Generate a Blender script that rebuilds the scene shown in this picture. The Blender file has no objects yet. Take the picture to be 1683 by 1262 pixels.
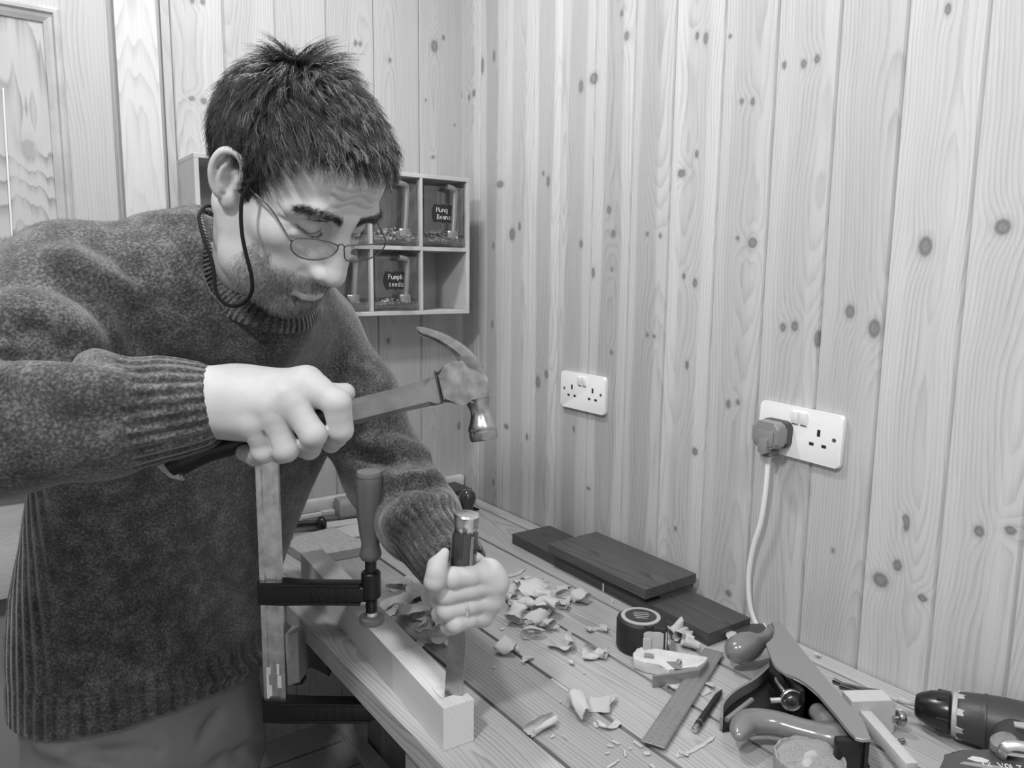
import bpy, bmesh, math, random
import numpy as np
from mathutils import Vector, Matrix, noise as mnoise

# ------------------------------------------------------------------ camera, world, lamps, exposure
EYE = 1.48
F = 1250.0
def _rot(yaw, pitch, roll):
    cy, sy = math.cos(yaw), math.sin(yaw)
    fwd = np.array([sy*math.cos(pitch), cy*math.cos(pitch), -math.sin(pitch)])
    right = np.array([cy, -sy, 0.0]); down = np.cross(fwd, right)
    cr, sr = math.cos(roll), math.sin(roll)
    return np.array([cr*right+sr*down, -sr*right+cr*down, fwd])
R = _rot(math.radians(35.6), math.radians(8.35), math.radians(-0.6))
CAM = np.array([0, 0, EYE])
scene = bpy.context.scene
cam_d = bpy.data.cameras.new('camera'); cam = bpy.data.objects.new('camera', cam_d)
scene.collection.objects.link(cam); scene.camera = cam
cam_d.sensor_fit = 'HORIZONTAL'; cam_d.sensor_width = 36.0; cam_d.lens = 36.0*F/1683.0
cam_d.clip_start = 0.02
cam.matrix_world = Matrix(((R[0][0], -R[1][0], -R[2][0], 0), (R[0][1], -R[1][1], -R[2][1], 0),
                           (R[0][2], -R[1][2], -R[2][2], EYE), (0, 0, 0, 1)))
scene.view_settings.view_transform = 'Standard'
scene.view_settings.look = 'None'
scene.view_settings.exposure = 0.24
scene.view_settings.gamma = 1.0
scene.view_settings.use_curve_mapping = False
world = bpy.data.worlds.new('world'); scene.world = world; world.use_nodes = True
world.node_tree.nodes['Background'].inputs[0].default_value = (1, 1, 1, 1)
world.node_tree.nodes['Background'].inputs[1].default_value = 0.50
def area_lamp(name, loc, target, size, power):
    l = bpy.data.lights.new(name, 'AREA'); l.shape = 'DISK'; l.size = size; l.energy = power
    o = bpy.data.objects.new(name, l); scene.collection.objects.link(o); o.location = loc
    o.rotation_euler = (Vector(target)-Vector(loc)).to_track_quat('-Z', 'Y').to_euler()
    return o
area_lamp('ceiling_spot', (-0.5, 0.2, 2.5), (0.6, 1.1, 1.0), 0.16, 15)
area_lamp('ceiling_spot', (0.35, 1.15, 2.5), (0.45, 1.0, 0.9), 0.16, 9)
area_lamp('ceiling_spot', (0.25, -0.35, 2.5), (0.7, 0.4, 1.0), 0.3, 6)

# ------------------------------------------------------------------ geometry of the place (metres)
BZ = EYE-0.579        # bench top
XW = 1.04             # right wall
YB = 1.68             # back wall
def ray(x, y): return R.T @ np.array([(x-841.5)/F, (y-631)/F, 1.0])
def at(x, y, d): return CAM+ray(x, y)*d
def onX(x, y, a): r = ray(x, y); return CAM+r*(a/r[0])
def onY(x, y, b): r = ray(x, y); return CAM+r*(b/r[1])
def onZ(x, y, z): r = ray(x, y); return CAM+r*((z-EYE)/r[2])
def proj(p):
    v = R @ (np.asarray(p, float)-CAM); return F*v[0]/v[2]+841.5, F*v[1]/v[2]+631, v[2]
def V3(p): return Vector((float(p[0]), float(p[1]), float(p[2])))

# ------------------------------------------------------------------ object helpers
C = scene.collection
def link_mesh(name, me, mat=None, parent=None, smooth=True):
    if mat is not None:
        for m in (mat if isinstance(mat, (list, tuple)) else [mat]): me.materials.append(m)
    if smooth and len(me.polygons): me.polygons.foreach_set('use_smooth', [True]*len(me.polygons))
    o = bpy.data.objects.new(name, me); C.objects.link(o)
    if parent is not None:
        o.parent = parent
        pm = full_matrix(parent)
        o.matrix_parent_inverse = pm.inverted()
    return o
def full_matrix(o):
    m = o.matrix_basis.copy()
    if o.parent: m = full_matrix(o.parent) @ o.matrix_parent_inverse @ m
    return m
def obj(name, bm, mat=None, parent=None, smooth=True, sharp=35):
    me = bpy.data.meshes.new(name); bmesh.ops.recalc_face_normals(bm, faces=bm.faces[:]); bm.to_mesh(me); bm.free()
    o = link_mesh(name, me, mat, parent, smooth)
    if smooth and sharp: me.set_sharp_from_angle(angle=math.radians(sharp))
    return o
def tag(o, label, cat, group=None, kind=None):
    o['label'] = label; o['category'] = cat
    if group: o['group'] = group
    if kind: o['kind'] = kind
    return o
def thing(name, loc, label, cat, group=None, rotz=0):
    o = bpy.data.objects.new(name, None); C.objects.link(o); o.location = V3(loc); o.rotation_euler = (0, 0, rotz)
    o.empty_display_size = 0.02
    return tag(o, label, cat, group)
def struct(o): o['kind'] = 'structure'; return o
def np_mesh(name, V, Fc):
    me = bpy.data.meshes.new(name)
    V = np.asarray(V, np.float32); Fc = np.asarray(Fc, np.int32)
    n, k = Fc.shape
    me.vertices.add(len(V)); me.vertices.foreach_set('co', V.ravel())
    me.loops.add(n*k); me.loops.foreach_set('vertex_index', Fc.ravel())
    me.polygons.add(n); me.polygons.foreach_set('loop_start', np.arange(0, n*k, k, dtype=np.int32))
    me.update(calc_edges=True); me.validate()
    return me
def fattr(me, name, vals):
    a = me.attributes.new(name, 'FLOAT', 'POINT'); a.data.foreach_set('value', np.asarray(vals, np.float32))
def new(): return bmesh.new()
def M_frame(o, x, y, z):
    x, y, z, o = map(V3, (x, y, z, o))
    return Matrix(((x.x, y.x, z.x, o.x), (x.y, y.y, z.y, o.y), (x.z, y.z, z.z, o.z), (0, 0, 0, 1)))
def nrm(v): v = np.asarray(v, float); return v/np.linalg.norm(v)
def axes(z, hint=(0, 0, 1)):
    z = nrm(z); h = np.asarray(hint, float)
    if abs(z@nrm(h)) > .99: h = np.array([1., 0, 0])
    x = nrm(np.cross(h, z)); y = np.cross(z, x); return x, y, z
def add_box(bm, c, s, M=None, bevel=0.0, seg=2):
    """box of size s centred on c, optionally in the frame M, edges bevelled"""
    r = bmesh.ops.create_cube(bm, size=1.0); vs = r['verts']
    for v in vs: v.co = Vector((v.co.x*s[0]+c[0], v.co.y*s[1]+c[1], v.co.z*s[2]+c[2]))
    if bevel > 0:
        es = list({e for v in vs for e in v.link_edges})
        r2 = bmesh.ops.bevel(bm, geom=es, offset=bevel, segments=seg, profile=.5, affect='EDGES')
        vs = list({v for f in r2['faces'] for v in f.verts} | {v for v in vs if v.is_valid})
    if M is not None:
        for v in vs: v.co = M @ v.co
    return vs
def add_prism(bm, pts, h, M=None, bevel=0.0, seg=2):
    """closed 2-D outline pts (x, y) raised from z=0 to z=h (or h=(z0,z1))"""
    z0, z1 = h if isinstance(h, tuple) else (0, h)
    a = [bm.verts.new((p[0], p[1], z0)) for p in pts]; b = [bm.verts.new((p[0], p[1], z1)) for p in pts]
    n = len(pts); fs = []
    fs.append(bm.faces.new(a[::-1])); fs.append(bm.faces.new(b))
    for i in range(n): fs.append(bm.faces.new((a[i], a[(i+1) % n], b[(i+1) % n], b[i])))
    vs = a+b
    if bevel > 0:
        es = list(fs[0].edges)+list(fs[1].edges)
        r2 = bmesh.ops.bevel(bm, geom=es, offset=bevel, segments=seg, profile=.5, affect='EDGES')
        vs = list({v for f in r2['faces'] for v in f.verts} | {v for v in vs if v.is_valid})
    if M is not None:
        for v in vs: v.co = M @ v.co
    return vs
def add_lathe(bm, prof, M=None, n=28, close=True):
    """prof = [(radius, z), ...] turned about z"""
    rings = []
    for r, z in prof:
        rings.append([bm.verts.new((r*math.cos(2*math.pi*i/n), r*math.sin(2*math.pi*i/n), z)) for i in range(n)])
    for a, b in zip(rings[:-1], rings[1:]):
        for i in range(n): bm.faces.new((a[i], a[(i+1) % n], b[(i+1) % n], b[i]))
    if close: bm.faces.new(rings[0][::-1]); bm.faces.new(rings[-1])
    vs = [v for r in rings for v in r]
    if M is not None:
        for v in vs: v.co = M @ v.co
    return vs
def axis_M(a, b, hint=(0, 0, 1)):
    """frame with origin a and z towards b"""
    x, y, z = axes(np.asarray(b, float)-np.asarray(a, float), hint); return M_frame(a, x, y, z)
def catmull(P, n=6, closed=False):
    P = [np.asarray(p, float) for p in P]; out = []
    m = len(P); rng = range(m if closed else m-1)
    for i in rng:
        p0 = P[(i-1) % m] if (closed or i > 0) else 2*P[0]-P[1]
        p1 = P[i]; p2 = P[(i+1) % m]
        p3 = P[(i+2) % m] if (closed or i+2 < m) else 2*P[-1]-P[-2]
        for k in range(n):
            t = k/n
            out.append(.5*((2*p1)+(-p0+p2)*t+(2*p0-5*p1+4*p2-p3)*t*t+(-p0+3*p1-3*p2+p3)*t**3))
    if not closed: out.append(P[-1])
    return out
def add_tube(bm, P, r, n=10, closed=False, flat=None, hint=(0, 0, 1), cap=True):
    """tube along points P; r scalar or list; flat=(a,b) scales the section axes"""
    P = [np.asarray(p, float) for p in P]; m = len(P)
    rr = r if hasattr(r, '__len__') else [r]*m
    fa, fb = flat or (1, 1)
    rings = []; x = None
    for i in range(m):
        if closed: t = P[(i+1) % m]-P[(i-1) % m]
        else: t = P[min(i+1, m-1)]-P[max(i-1, 0)]
        t = nrm(t)
        if x is None: x, y, _ = axes(t, hint)
        x = nrm(x-(x@t)*t); y = np.cross(t, x)
        rings.append([bm.verts.new(V3(P[i]+rr[i]*(fa*x*math.cos(2*math.pi*k/n)+fb*y*math.sin(2*math.pi*k/n)))) for k in range(n)])
    pr = list(zip(rings[:-1], rings[1:]))
    if closed: pr.append((rings[-1], rings[0]))
    for a, b in pr:
        for i in range(n): bm.faces.new((a[i], a[(i+1) % n], b[(i+1) % n], b[i]))
    if cap and not closed: bm.faces.new(rings[0][::-1]); bm.faces.new(rings[-1])
    return [v for r_ in rings for v in r_]

# ------------------------------------------------------------------ materials
def _nt(name):
    m = bpy.data.materials.new(name); m.use_nodes = True; nt = m.node_tree
    return m, nt, nt.nodes['Principled BSDF']
def N(nt, t, **kw):
    n = nt.nodes.new(t)
    for k, v in kw.items():
        if k.startswith('i_'):
            key = k[2:]; key = int(key) if key.isdigit() else key.replace('_', ' ')
            n.inputs[key].default_value = v
        else: setattr(n, k, v)
    return n
def L(nt, a, ai, b, bi): nt.links.new(a.outputs[ai], b.inputs[bi])
def grey(v): return (v, v, v, 1)
def ramp(nt, stops):
    r = nt.nodes.new('ShaderNodeValToRGB'); e = r.color_ramp.elements
    e[0].position, e[0].color = stops[0][0], grey(stops[0][1]); e[1].position, e[1].color = stops[-1][0], grey(stops[-1][1])
    for p, v in stops[1:-1]: x = e.new(p); x.color = grey(v)
    return r
def plain(name, v, rough=.5, metal=0., var=.0, vscale=30, bump=0., bscale=200, spec=.5, coat=0, ):
    """one colour, optionally mottled and finely bumped"""
    m, nt, b = _nt(name)
    b.inputs['Roughness'].default_value = rough; b.inputs['Metallic'].default_value = metal
    b.inputs['Specular IOR Level'].default_value = spec; b.inputs['Base Color'].default_value = grey(v)
    if coat: b.inputs['Coat Weight'].default_value = coat; b.inputs['Coat Roughness'].default_value = .08
    tc = N(nt, 'ShaderNodeTexCoord')
    if var:
        n = N(nt, 'ShaderNodeTexNoise', i_Scale=vscale, i_Detail=6.); L(nt, tc, 'Object', n, 'Vector')
        r = ramp(nt, [(.3, max(0, v*(1-var))), (.7, v*(1+var))]); L(nt, n, 'Fac', r, 'Fac'); L(nt, r, 'Color', b, 'Base Color')
    if bump:
        n = N(nt, 'ShaderNodeTexNoise', i_Scale=bscale, i_Detail=4.); L(nt, tc, 'Object', n, 'Vector')
        bp = N(nt, 'ShaderNodeBump', i_Strength=bump, i_Distance=.002); L(nt, n, 'Fac', bp, 'Height'); L(nt, bp, 'Normal', b, 'Normal')
    return m
def wood_attr(name, v, contrast=.25, period=.0045, knot=.12, rough=.5, fine=.12, coat=0.):
    """timber whose growth rings, knots and board tone follow the mesh attributes phi / kd / tone / along"""
    m, nt, b = _nt(name); b.inputs['Roughness'].default_value = rough
    b.inputs['Specular IOR Level'].default_value = .3
    if coat: b.inputs['Coat Weight'].default_value = coat; b.inputs['Coat Roughness'].default_value = .25
    phi = N(nt, 'ShaderNodeAttribute', attribute_name='phi'); kd = N(nt, 'ShaderNodeAttribute', attribute_name='kd')
    tone = N(nt, 'ShaderNodeAttribute', attribute_name='tone'); al = N(nt, 'ShaderNodeAttribute', attribute_name='along')
    ac = N(nt, 'ShaderNodeAttribute', attribute_name='across')
    # fibre noise stretched along the board
    cv = N(nt, 'ShaderNodeCombineXYZ'); L(nt, ac, 'Fac', cv, 'X'); L(nt, al, 'Fac', cv, 'Y')
    mp = N(nt, 'ShaderNodeMapping'); mp.inputs['Scale'].default_value = (420, 9, 1); L(nt, cv, 'Vector', mp, 'Vector')
    n1 = N(nt, 'ShaderNodeTexNoise', i_Scale=1., i_Detail=3., i_Roughness=.65); L(nt, mp, 'Vector', n1, 'Vector')
    mp2 = N(nt, 'ShaderNodeMapping'); mp2.inputs['Scale'].default_value = (60, 2.2, 1); L(nt, cv, 'Vector', mp2, 'Vector')
    n2 = N(nt, 'ShaderNodeTexNoise', i_Scale=1., i_Detail=2.); L(nt, mp2, 'Vector', n2, 'Vector')
    # rings: saw wave of phi, soft dark latewood line; ring spacing wanders
    ph = N(nt, 'ShaderNodeMath', operation='MULTIPLY_ADD'); ph.inputs[1].default_value = 1/period; L(nt, phi, 'Fac', ph, 0)
    w = N(nt, 'ShaderNodeMath', operation='MULTIPLY'); w.inputs[1].default_value = 1.4; L(nt, n2, 'Fac', w, 0); L(nt, w, 0, ph, 2)
    fr = N(nt, 'ShaderNodeMath', operation='FRACT'); L(nt, ph, 0, fr, 0)
    rr = ramp(nt, [(0, 0), (.45, .12), (.82, .75), (.9, 1.), (1., .0)]); L(nt, fr, 0, rr, 'Fac')
    # ring strength varies slowly
    n3 = N(nt, 'ShaderNodeMapRange'); n3.inputs[1].default_value = .3; n3.inputs[2].default_value = .7; n3.inputs[3].default_value = .25; n3.inputs[4].default_value = 1.0
    L(nt, n2, 'Fac', n3, 0)
    rs = N(nt, 'ShaderNodeMath', operation='MULTIPLY'); L(nt, rr, 'Color', rs, 0); L(nt, n3, 0, rs, 1)
    f1 = N(nt, 'ShaderNodeMath', operation='MULTIPLY_ADD'); f1.inputs[1].default_value = -contrast; f1.inputs[2].default_value = 1.0; L(nt, rs, 0, f1, 0)
    f2 = N(nt, 'ShaderNodeMath', operation='MULTIPLY_ADD'); f2.inputs[1].default_value = fine*2; f2.inputs[2].default_value = 1.0-fine; L(nt, n1, 'Fac', f2, 0)
    f3 = N(nt, 'ShaderNodeMath', operation='MULTIPLY'); L(nt, f1, 0, f3, 0); L(nt, f2, 0, f3, 1)
    f4 = N(nt, 'ShaderNodeMath', operation='MULTIPLY'); L(nt, f3, 0, f4, 0); L(nt, tone, 'Fac', f4, 1)
    f5 = N(nt, 'ShaderNodeMath', operation='MULTIPLY'); f5.inputs[1].default_value = v; L(nt, f4, 0, f5, 0)
    # knots
    kr = ramp(nt, [(.0, .95), (.12, .75), (.24, .95), (.30, .70), (.37, .20), (.60, 0.0)]); kk = N(nt, 'ShaderNodeMath', operation='MULTIPLY'); kk.inputs[1].default_value = .33
    L(nt, kd, 'Fac', kk, 0); L(nt, kk, 0, kr, 'Fac')
    mx = N(nt, 'ShaderNodeMix', data_type='RGBA'); L(nt, kr, 'Color', mx, 'Factor')
    cc = N(nt, 'ShaderNodeCombineColor'); L(nt, f5, 0, cc, 0); L(nt, f5, 0, cc, 1); L(nt, f5, 0, cc, 2)
    L(nt, cc, 0, mx, 'A'); mx.inputs['B'].default_value = grey(knot); L(nt, mx, 'Result', b, 'Base Color')
    bp = N(nt, 'ShaderNodeBump', i_Strength=.25, i_Distance=.0006); L(nt, n1, 'Fac', bp, 'Height'); L(nt, bp, 'Normal', b, 'Normal')
    return m
def wood(name, v, contrast=.3, scale=(60, 4, 60), rough=.5, rings=12., coat=0.):
    """timber for small things: grain along the object's y"""
    m, nt, b = _nt(name); b.inputs['Roughness'].default_value = rough; b.inputs['Specular IOR Level'].default_value = .35
    if coat: b.inputs['Coat Weight'].default_value = coat; b.inputs['Coat Roughness'].default_value = .12
    tc = N(nt, 'ShaderNodeTexCoord'); mp = N(nt, 'ShaderNodeMapping'); mp.inputs['Scale'].default_value = scale
    L(nt, tc, 'Object', mp, 'Vector')
    n = N(nt, 'ShaderNodeTexNoise', i_Scale=1., i_Detail=4., i_Distortion=.6); L(nt, mp, 'Vector', n, 'Vector')
    a = N(nt, 'ShaderNodeMath', operation='MULTIPLY'); a.inputs[1].default_value = rings; L(nt, n, 'Fac', a, 0)
    f = N(nt, 'ShaderNodeMath', operation='FRACT'); L(nt, a, 0, f, 0)
    r = ramp(nt, [(0, v*1.05), (.5, v), (.85, v*(1-contrast)), (1, v*1.03)]); L(nt, f, 0, r, 'Fac'); L(nt, r, 'Color', b, 'Base Color')
    return m
def sm1(t, seed, f0, n=4):
    rs = np.random.RandomState(seed); out = 0*t
    for k in range(n):
        out = out+np.sin(t*f0*(1.7**k)*2*math.pi+rs.rand()*6.283)/(1.5**k)*(.6+.8*rs.rand())
    return out/2.2
def wood_fields(u, v, z, seed, knots=(), pith=None, wob=.010, depth=.02, slope=0.):
    """u across, v along, z depth: returns phi, kd"""
    rs = np.random.RandomState(seed)
    uc = pith if pith is not None else rs.uniform(-.02, .12)
    d = depth+(.018 if not slope else .006)*sm1(v, seed+1, .55 if not slope else 1.1)+slope*v
    phi = np.sqrt((u-uc+wob*sm1(v, seed+2, .5)+.0015*sm1(v, seed+5, 3.))**2+(d+z)**2)+.003*sm1(v, seed+3, 1.3)
    kd = np.full_like(u, 3.0)
    for (ku, kv, ru, rv) in knots:
        du, dv = (u-ku), (v-kv)
        q = np.sqrt((du/ru)**2+(dv/rv)**2)
        phi = phi+ru*1.1*np.exp(-(du/(ru*2.4))**2-(dv/(rv*3.0))**2)
        kd = np.minimum(kd, q)
    return phi, np.minimum(kd, 3.0)
def wood_box(name, M, W, Ln, T, mat, seed, parent=None, knots=(), tone=1.0, du=.007, dv=.02, bevel=.0012, pith=None, depth=.02, wob=.01, zoff=0., slope=0.):
    """board: x across 0..W, y along 0..Ln, z 0..T, placed by matrix M; carries the grain attributes"""
    nu, nv, nz = max(1, int(W/du)), max(1, int(Ln/dv)), max(1, int(T/.008))
    bm = bmesh.new(); vid = {}
    def vtx(i, j, k):
        key = (i, j, k)
        if key not in vid: vid[key] = bm.verts.new((W*i/nu, Ln*j/nv, T*k/nz))
        return vid[key]
    for i in range(nu):
        for j in range(nv):
            bm.faces.new((vtx(i, j, nz), vtx(i+1, j, nz), vtx(i+1, j+1, nz), vtx(i, j+1, nz)))
            bm.faces.new((vtx(i, j, 0), vtx(i, j+1, 0), vtx(i+1, j+1, 0), vtx(i+1, j, 0)))
    for k in range(nz):
        for i in range(nu):
            bm.faces.new((vtx(i, 0, k), vtx(i+1, 0, k), vtx(i+1, 0, k+1), vtx(i, 0, k+1)))
            bm.faces.new((vtx(i, nv, k), vtx(i, nv, k+1), vtx(i+1, nv, k+1), vtx(i+1, nv, k)))
        for j in range(nv):
            bm.faces.new((vtx(0, j, k), vtx(0, j, k+1), vtx(0, j+1, k+1), vtx(0, j+1, k)))
            bm.faces.new((vtx(nu, j, k), vtx(nu, j+1, k), vtx(nu, j+1, k+1), vtx(nu, j, k+1)))
    if bevel:
        bm.edges.ensure_lookup_table()
        es = [e for e in bm.edges if e.is_manifold and e.calc_face_angle(0) > .5]
        bmesh.ops.bevel(bm, geom=es, offset=bevel, segments=2, profile=.5, affect='EDGES', clamp_overlap=True)
    me = bpy.data.meshes.new(name); bm.to_mesh(me); bm.free()
    co = np.zeros(len(me.vertices)*3, np.float32); me.vertices.foreach_get('co', co); co = co.reshape(-1, 3).astype(float)
    phi, kd = wood_fields(co[:, 0], co[:, 1], T-co[:, 2]+zoff, seed, knots, pith, wob, depth, slope)
    fattr(me, 'phi', phi); fattr(me, 'kd', kd); fattr(me, 'tone', np.full(len(co), tone))
    fattr(me, 'along', co[:, 1]+seed*1.37); fattr(me, 'across', co[:, 0]+co[:, 2]*.7+seed*.31)
    o = link_mesh(name, me, mat, parent, True); me.set_sharp_from_angle(angle=math.radians(35))
    o.matrix_basis = M if isinstance(M, Matrix) else Matrix.Translation(M)
    return o

# ------------------------------------------------------------------ signed-distance modelling (bodies, cloth)
class SDF:
    def __init__(s, lo, hi, h):
        s.lo = np.asarray(lo, float); s.h = h
        s.n = np.ceil((np.asarray(hi, float)-s.lo)/h).astype(int)+1
        s.D = np.full(s.n, 1.0, np.float32)
    def _sub(s, lo, hi):
        a = np.clip(np.floor((np.asarray(lo)-s.lo)/s.h).astype(int), 0, s.n-1)
        b = np.clip(np.ceil((np.asarray(hi)-s.lo)/s.h).astype(int)+1, 1, s.n)
        if (b <= a).any(): return None
        ax = [(s.lo[i]+s.h*np.arange(a[i], b[i])).astype(np.float32) for i in range(3)]
        X, Y, Z = ax[0][:, None, None], ax[1][None, :, None], ax[2][None, None, :]
        return (slice(a[0], b[0]), slice(a[1], b[1]), slice(a[2], b[2])), X, Y, Z
    def _comb(s, sl, d, k, op):
        o = s.D[sl]
        if op == 'u':
            if k > 0: hh = np.maximum(k-np.abs(o-d), 0)/k; s.D[sl] = np.minimum(o, d)-hh*hh*k*.25
            else: s.D[sl] = np.minimum(o, d)
        elif op == 's':
            d = -d
            if k > 0: hh = np.maximum(k-np.abs(o-d), 0)/k; s.D[sl] = np.maximum(o, d)+hh*hh*k*.25
            else: s.D[sl] = np.maximum(o, d)
    def cap(s, a, b, ra, rb=None, k=0., op='u'):
        rb = ra if rb is None else rb; a = np.asarray(a, float); b = np.asarray(b, float)
        m = max(ra, rb)+k+3*s.h
        q = s._sub(np.minimum(a, b)-m, np.maximum(a, b)+m)
        if q is None: return
        sl, X, Y, Z = q; ab = b-a; L2 = ab@ab+1e-12
        t = np.clip(((X-a[0])*ab[0]+(Y-a[1])*ab[1]+(Z-a[2])*ab[2])/L2, 0, 1)
        d = np.sqrt((X-a[0]-t*ab[0])**2+(Y-a[1]-t*ab[1])**2+(Z-a[2]-t*ab[2])**2)-(ra+(rb-ra)*t)
        s._comb(sl, d.astype(np.float32), k, op)
    def chain(s, P, rr, k=0., op='u'):
        for i in range(len(P)-1): s.cap(P[i], P[i+1], rr[i], rr[i+1], k, op)
    def ell(s, c, r, Rm=None, k=0., op='u'):
        c = np.asarray(c, float); r = np.asarray(r, float)
        m = r.max()+k+3*s.h; q = s._sub(c-m, c+m)
        if q is None: return
        sl, X, Y, Z = q; dx, dy, dz = X-c[0], Y-c[1], Z-c[2]
        if Rm is not None:
            Rm = np.asarray(Rm, float)  # columns = local axes
            u = dx*Rm[0, 0]+dy*Rm[1, 0]+dz*Rm[2, 0]; v = dx*Rm[0, 1]+dy*Rm[1, 1]+dz*Rm[2, 1]; w = dx*Rm[0, 2]+dy*Rm[1, 2]+dz*Rm[2, 2]
        else: u, v, w = dx, dy, dz
        k0 = np.sqrt((u/r[0])**2+(v/r[1])**2+(w/r[2])**2); k1 = np.sqrt((u/r[0]**2)**2+(v/r[1]**2)**2+(w/r[2]**2)**2)+1e-9
        s._comb(sl, (k0*(k0-1)/k1).astype(np.float32), k, op)
    def func(s, lo, hi, fn, k=0., op='u'):
        q = s._sub(lo, hi)
        if q is None: return
        sl, X, Y, Z = q; s._comb(sl, fn(X, Y, Z).astype(np.float32), k, op)
    def mesh(s):
        D = s.D; neg = D < 0
        n = D.shape
        cnt = np.zeros((n[0]-1, n[1]-1, n[2]-1), np.int8)
        for i in (0, 1):
            for j in (0, 1):
                for k in (0, 1): cnt += neg[i:n[0]-1+i, j:n[1]-1+j, k:n[2]-1+k]
        act = (cnt > 0) & (cnt < 8); idx = np.argwhere(act)
        vid = np.full(act.shape, -1, np.int64); vid[act] = np.arange(len(idx))
        acc = np.zeros((len(idx), 3)); c = np.zeros(len(idx))
        cor = [(i, j, k) for i in (0, 1) for j in (0, 1) for k in (0, 1)]
        val = {q: D[idx[:, 0]+q[0], idx[:, 1]+q[1], idx[:, 2]+q[2]].astype(float) for q in cor}
        for a in cor:
            for ax in range(3):
                if a[ax]: continue
                b = list(a); b[ax] = 1; b = tuple(b)
                x = (val[a] < 0) != (val[b] < 0)
                t = val[a]/(val[a]-val[b]+1e-12)
                p = np.array(a, float)[None, :].repeat(len(idx), 0); p[:, ax] += t
                acc[x] += p[x]; c[x] += 1
        V = s.lo+(idx+acc/c[:, None])*s.h
        faces = []
        for ax in range(3):
            sl0 = [slice(None)]*3; sl1 = [slice(None)]*3; sl0[ax] = slice(0, -1); sl1[ax] = slice(1, None)
            ch = neg[tuple(sl0)] != neg[tuple(sl1)]
            e = np.argwhere(ch); o1, o2 = (ax+1) % 3, (ax+2) % 3
            ok = (e[:, o1] > 0) & (e[:, o2] > 0) & (e[:, o1] < n[o1]-1) & (e[:, o2] < n[o2]-1); e = e[ok]
            def g(d1, d2):
                q = e.copy(); q[:, o1] -= d1; q[:, o2] -= d2; return vid[q[:, 0], q[:, 1], q[:, 2]]
            Q = np.stack([g(1, 1), g(0, 1), g(0, 0), g(1, 0)], 1)
            fl = ~neg[e[:, 0], e[:, 1], e[:, 2]]; Q[fl] = Q[fl][:, ::-1]
            faces.append(Q)
        Fc = np.concatenate(faces); Fc = Fc[(Fc >= 0).all(1)]
        return V, Fc
def relax(V, Fc, it=2, lam=.5):
    for _ in range(it):
        A = np.zeros_like(V); c = np.zeros(len(V))
        for i in range(4):
            j = (i+1) % 4
            np.add.at(A, Fc[:, i], V[Fc[:, j]]); np.add.at(A, Fc[:, j], V[Fc[:, i]])
            np.add.at(c, Fc[:, i], 1); np.add.at(c, Fc[:, j], 1)
        V = V+lam*(A/np.maximum(c, 1)[:, None]-V)
    return V
def vnormals(V, Fc):
    n = np.cross(V[Fc[:, 2]]-V[Fc[:, 0]], V[Fc[:, 3]]-V[Fc[:, 1]])
    Nn = np.zeros_like(V)
    for i in range(4): np.add.at(Nn, Fc[:, i], n)
    return Nn/(np.linalg.norm(Nn, axis=1)[:, None]+1e-12)

# ------------------------------------------------------------------ the room
M_wallwood = wood_attr('pine_cladding', .485, contrast=.26, period=.0050, knot=.17, rough=.42, fine=.15)
M_trim = wood_attr('pale_pine_trim', .50, contrast=.22, period=.0060, knot=.3, rough=.45, fine=.10)
M_door = wood_attr('grained_pine_door', .46, contrast=.62, period=.0105, knot=.3, rough=.45, fine=.08)
PW = .1032
def clad_wall(name, to_world, u0, board_edges, z0, z1, knots, seed, tone_fn):
    """tongue and groove cladding: one continuous mesh with V grooves. board_edges ascending in u"""
    cols, bid = [], []
    for bi, (a, b) in enumerate(zip(board_edges[:-1], board_edges[1:])):
        cols += [(a, -.0048, bi), (a+.0012, -.0048, bi), (a+.0038, -.0003, bi)]
        m = max(2, int((b-a)/.0042))
        for k in range(1, m): cols.append((a+.0038+(b-a-.0062)*k/m, 0., bi))
        cols += [(b-.0022, -.0003, bi)]
    cols.append((board_edges[-1], -.0048, len(board_edges)-2))
    zs = np.arange(z0, z1+.007, .007)
    u = np.array([c[0] for c in cols]); dep = np.array([c[1] for c in cols]); bi = np.array([c[2] for c in cols])
    U, Z = np.meshgrid(u, zs, indexing='ij'); Dp = np.repeat(dep[:, None], len(zs), 1); B = np.repeat(bi[:, None], len(zs), 1)
    V = to_world(U, Z, Dp).reshape(-1, 3)
    nu, nz = U.shape; idx = np.arange(nu*nz).reshape(nu, nz)
    Fc = np.stack([idx[:-1, :-1], idx[1:, :-1], idx[1:, 1:], idx[:-1, 1:]], -1).reshape(-1, 4)
    me = np_mesh(name, V, Fc)
    phi = np.zeros_like(U); kd = np.full_like(U, 3.); tone = np.ones_like(U)
    for b in range(len(board_edges)-1):
        m = B == b; ub = U[m]-board_edges[b]; zb = Z[m]
        kn = [(k[0]-board_edges[b], k[1], k[2], k[3]) for k in knots if board_edges[b]-.012 < k[0] < board_edges[b+1]+.006]
        rs = np.random.RandomState(seed+b*17)
        p, q = wood_fields(ub, zb, 0*ub, seed+b*17, kn, pith=rs.uniform(.01, .1), wob=.012, depth=rs.uniform(.012, .05))
        phi[m] = p; kd[m] = q; tone[m] = tone_fn(b, ub, zb, board_edges[b])
    fattr(me, 'phi', phi.ravel()); fattr(me, 'kd', kd.ravel()); fattr(me, 'tone', tone.ravel())
    fattr(me, 'along', Z.ravel()+B.ravel()*2.3); fattr(me, 'across', U.ravel()+B.ravel()*.37)
    o = link_mesh(name, me, M_wallwood, None, True); me.set_sharp_from_angle(angle=math.radians(30))
    return struct(o)

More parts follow.
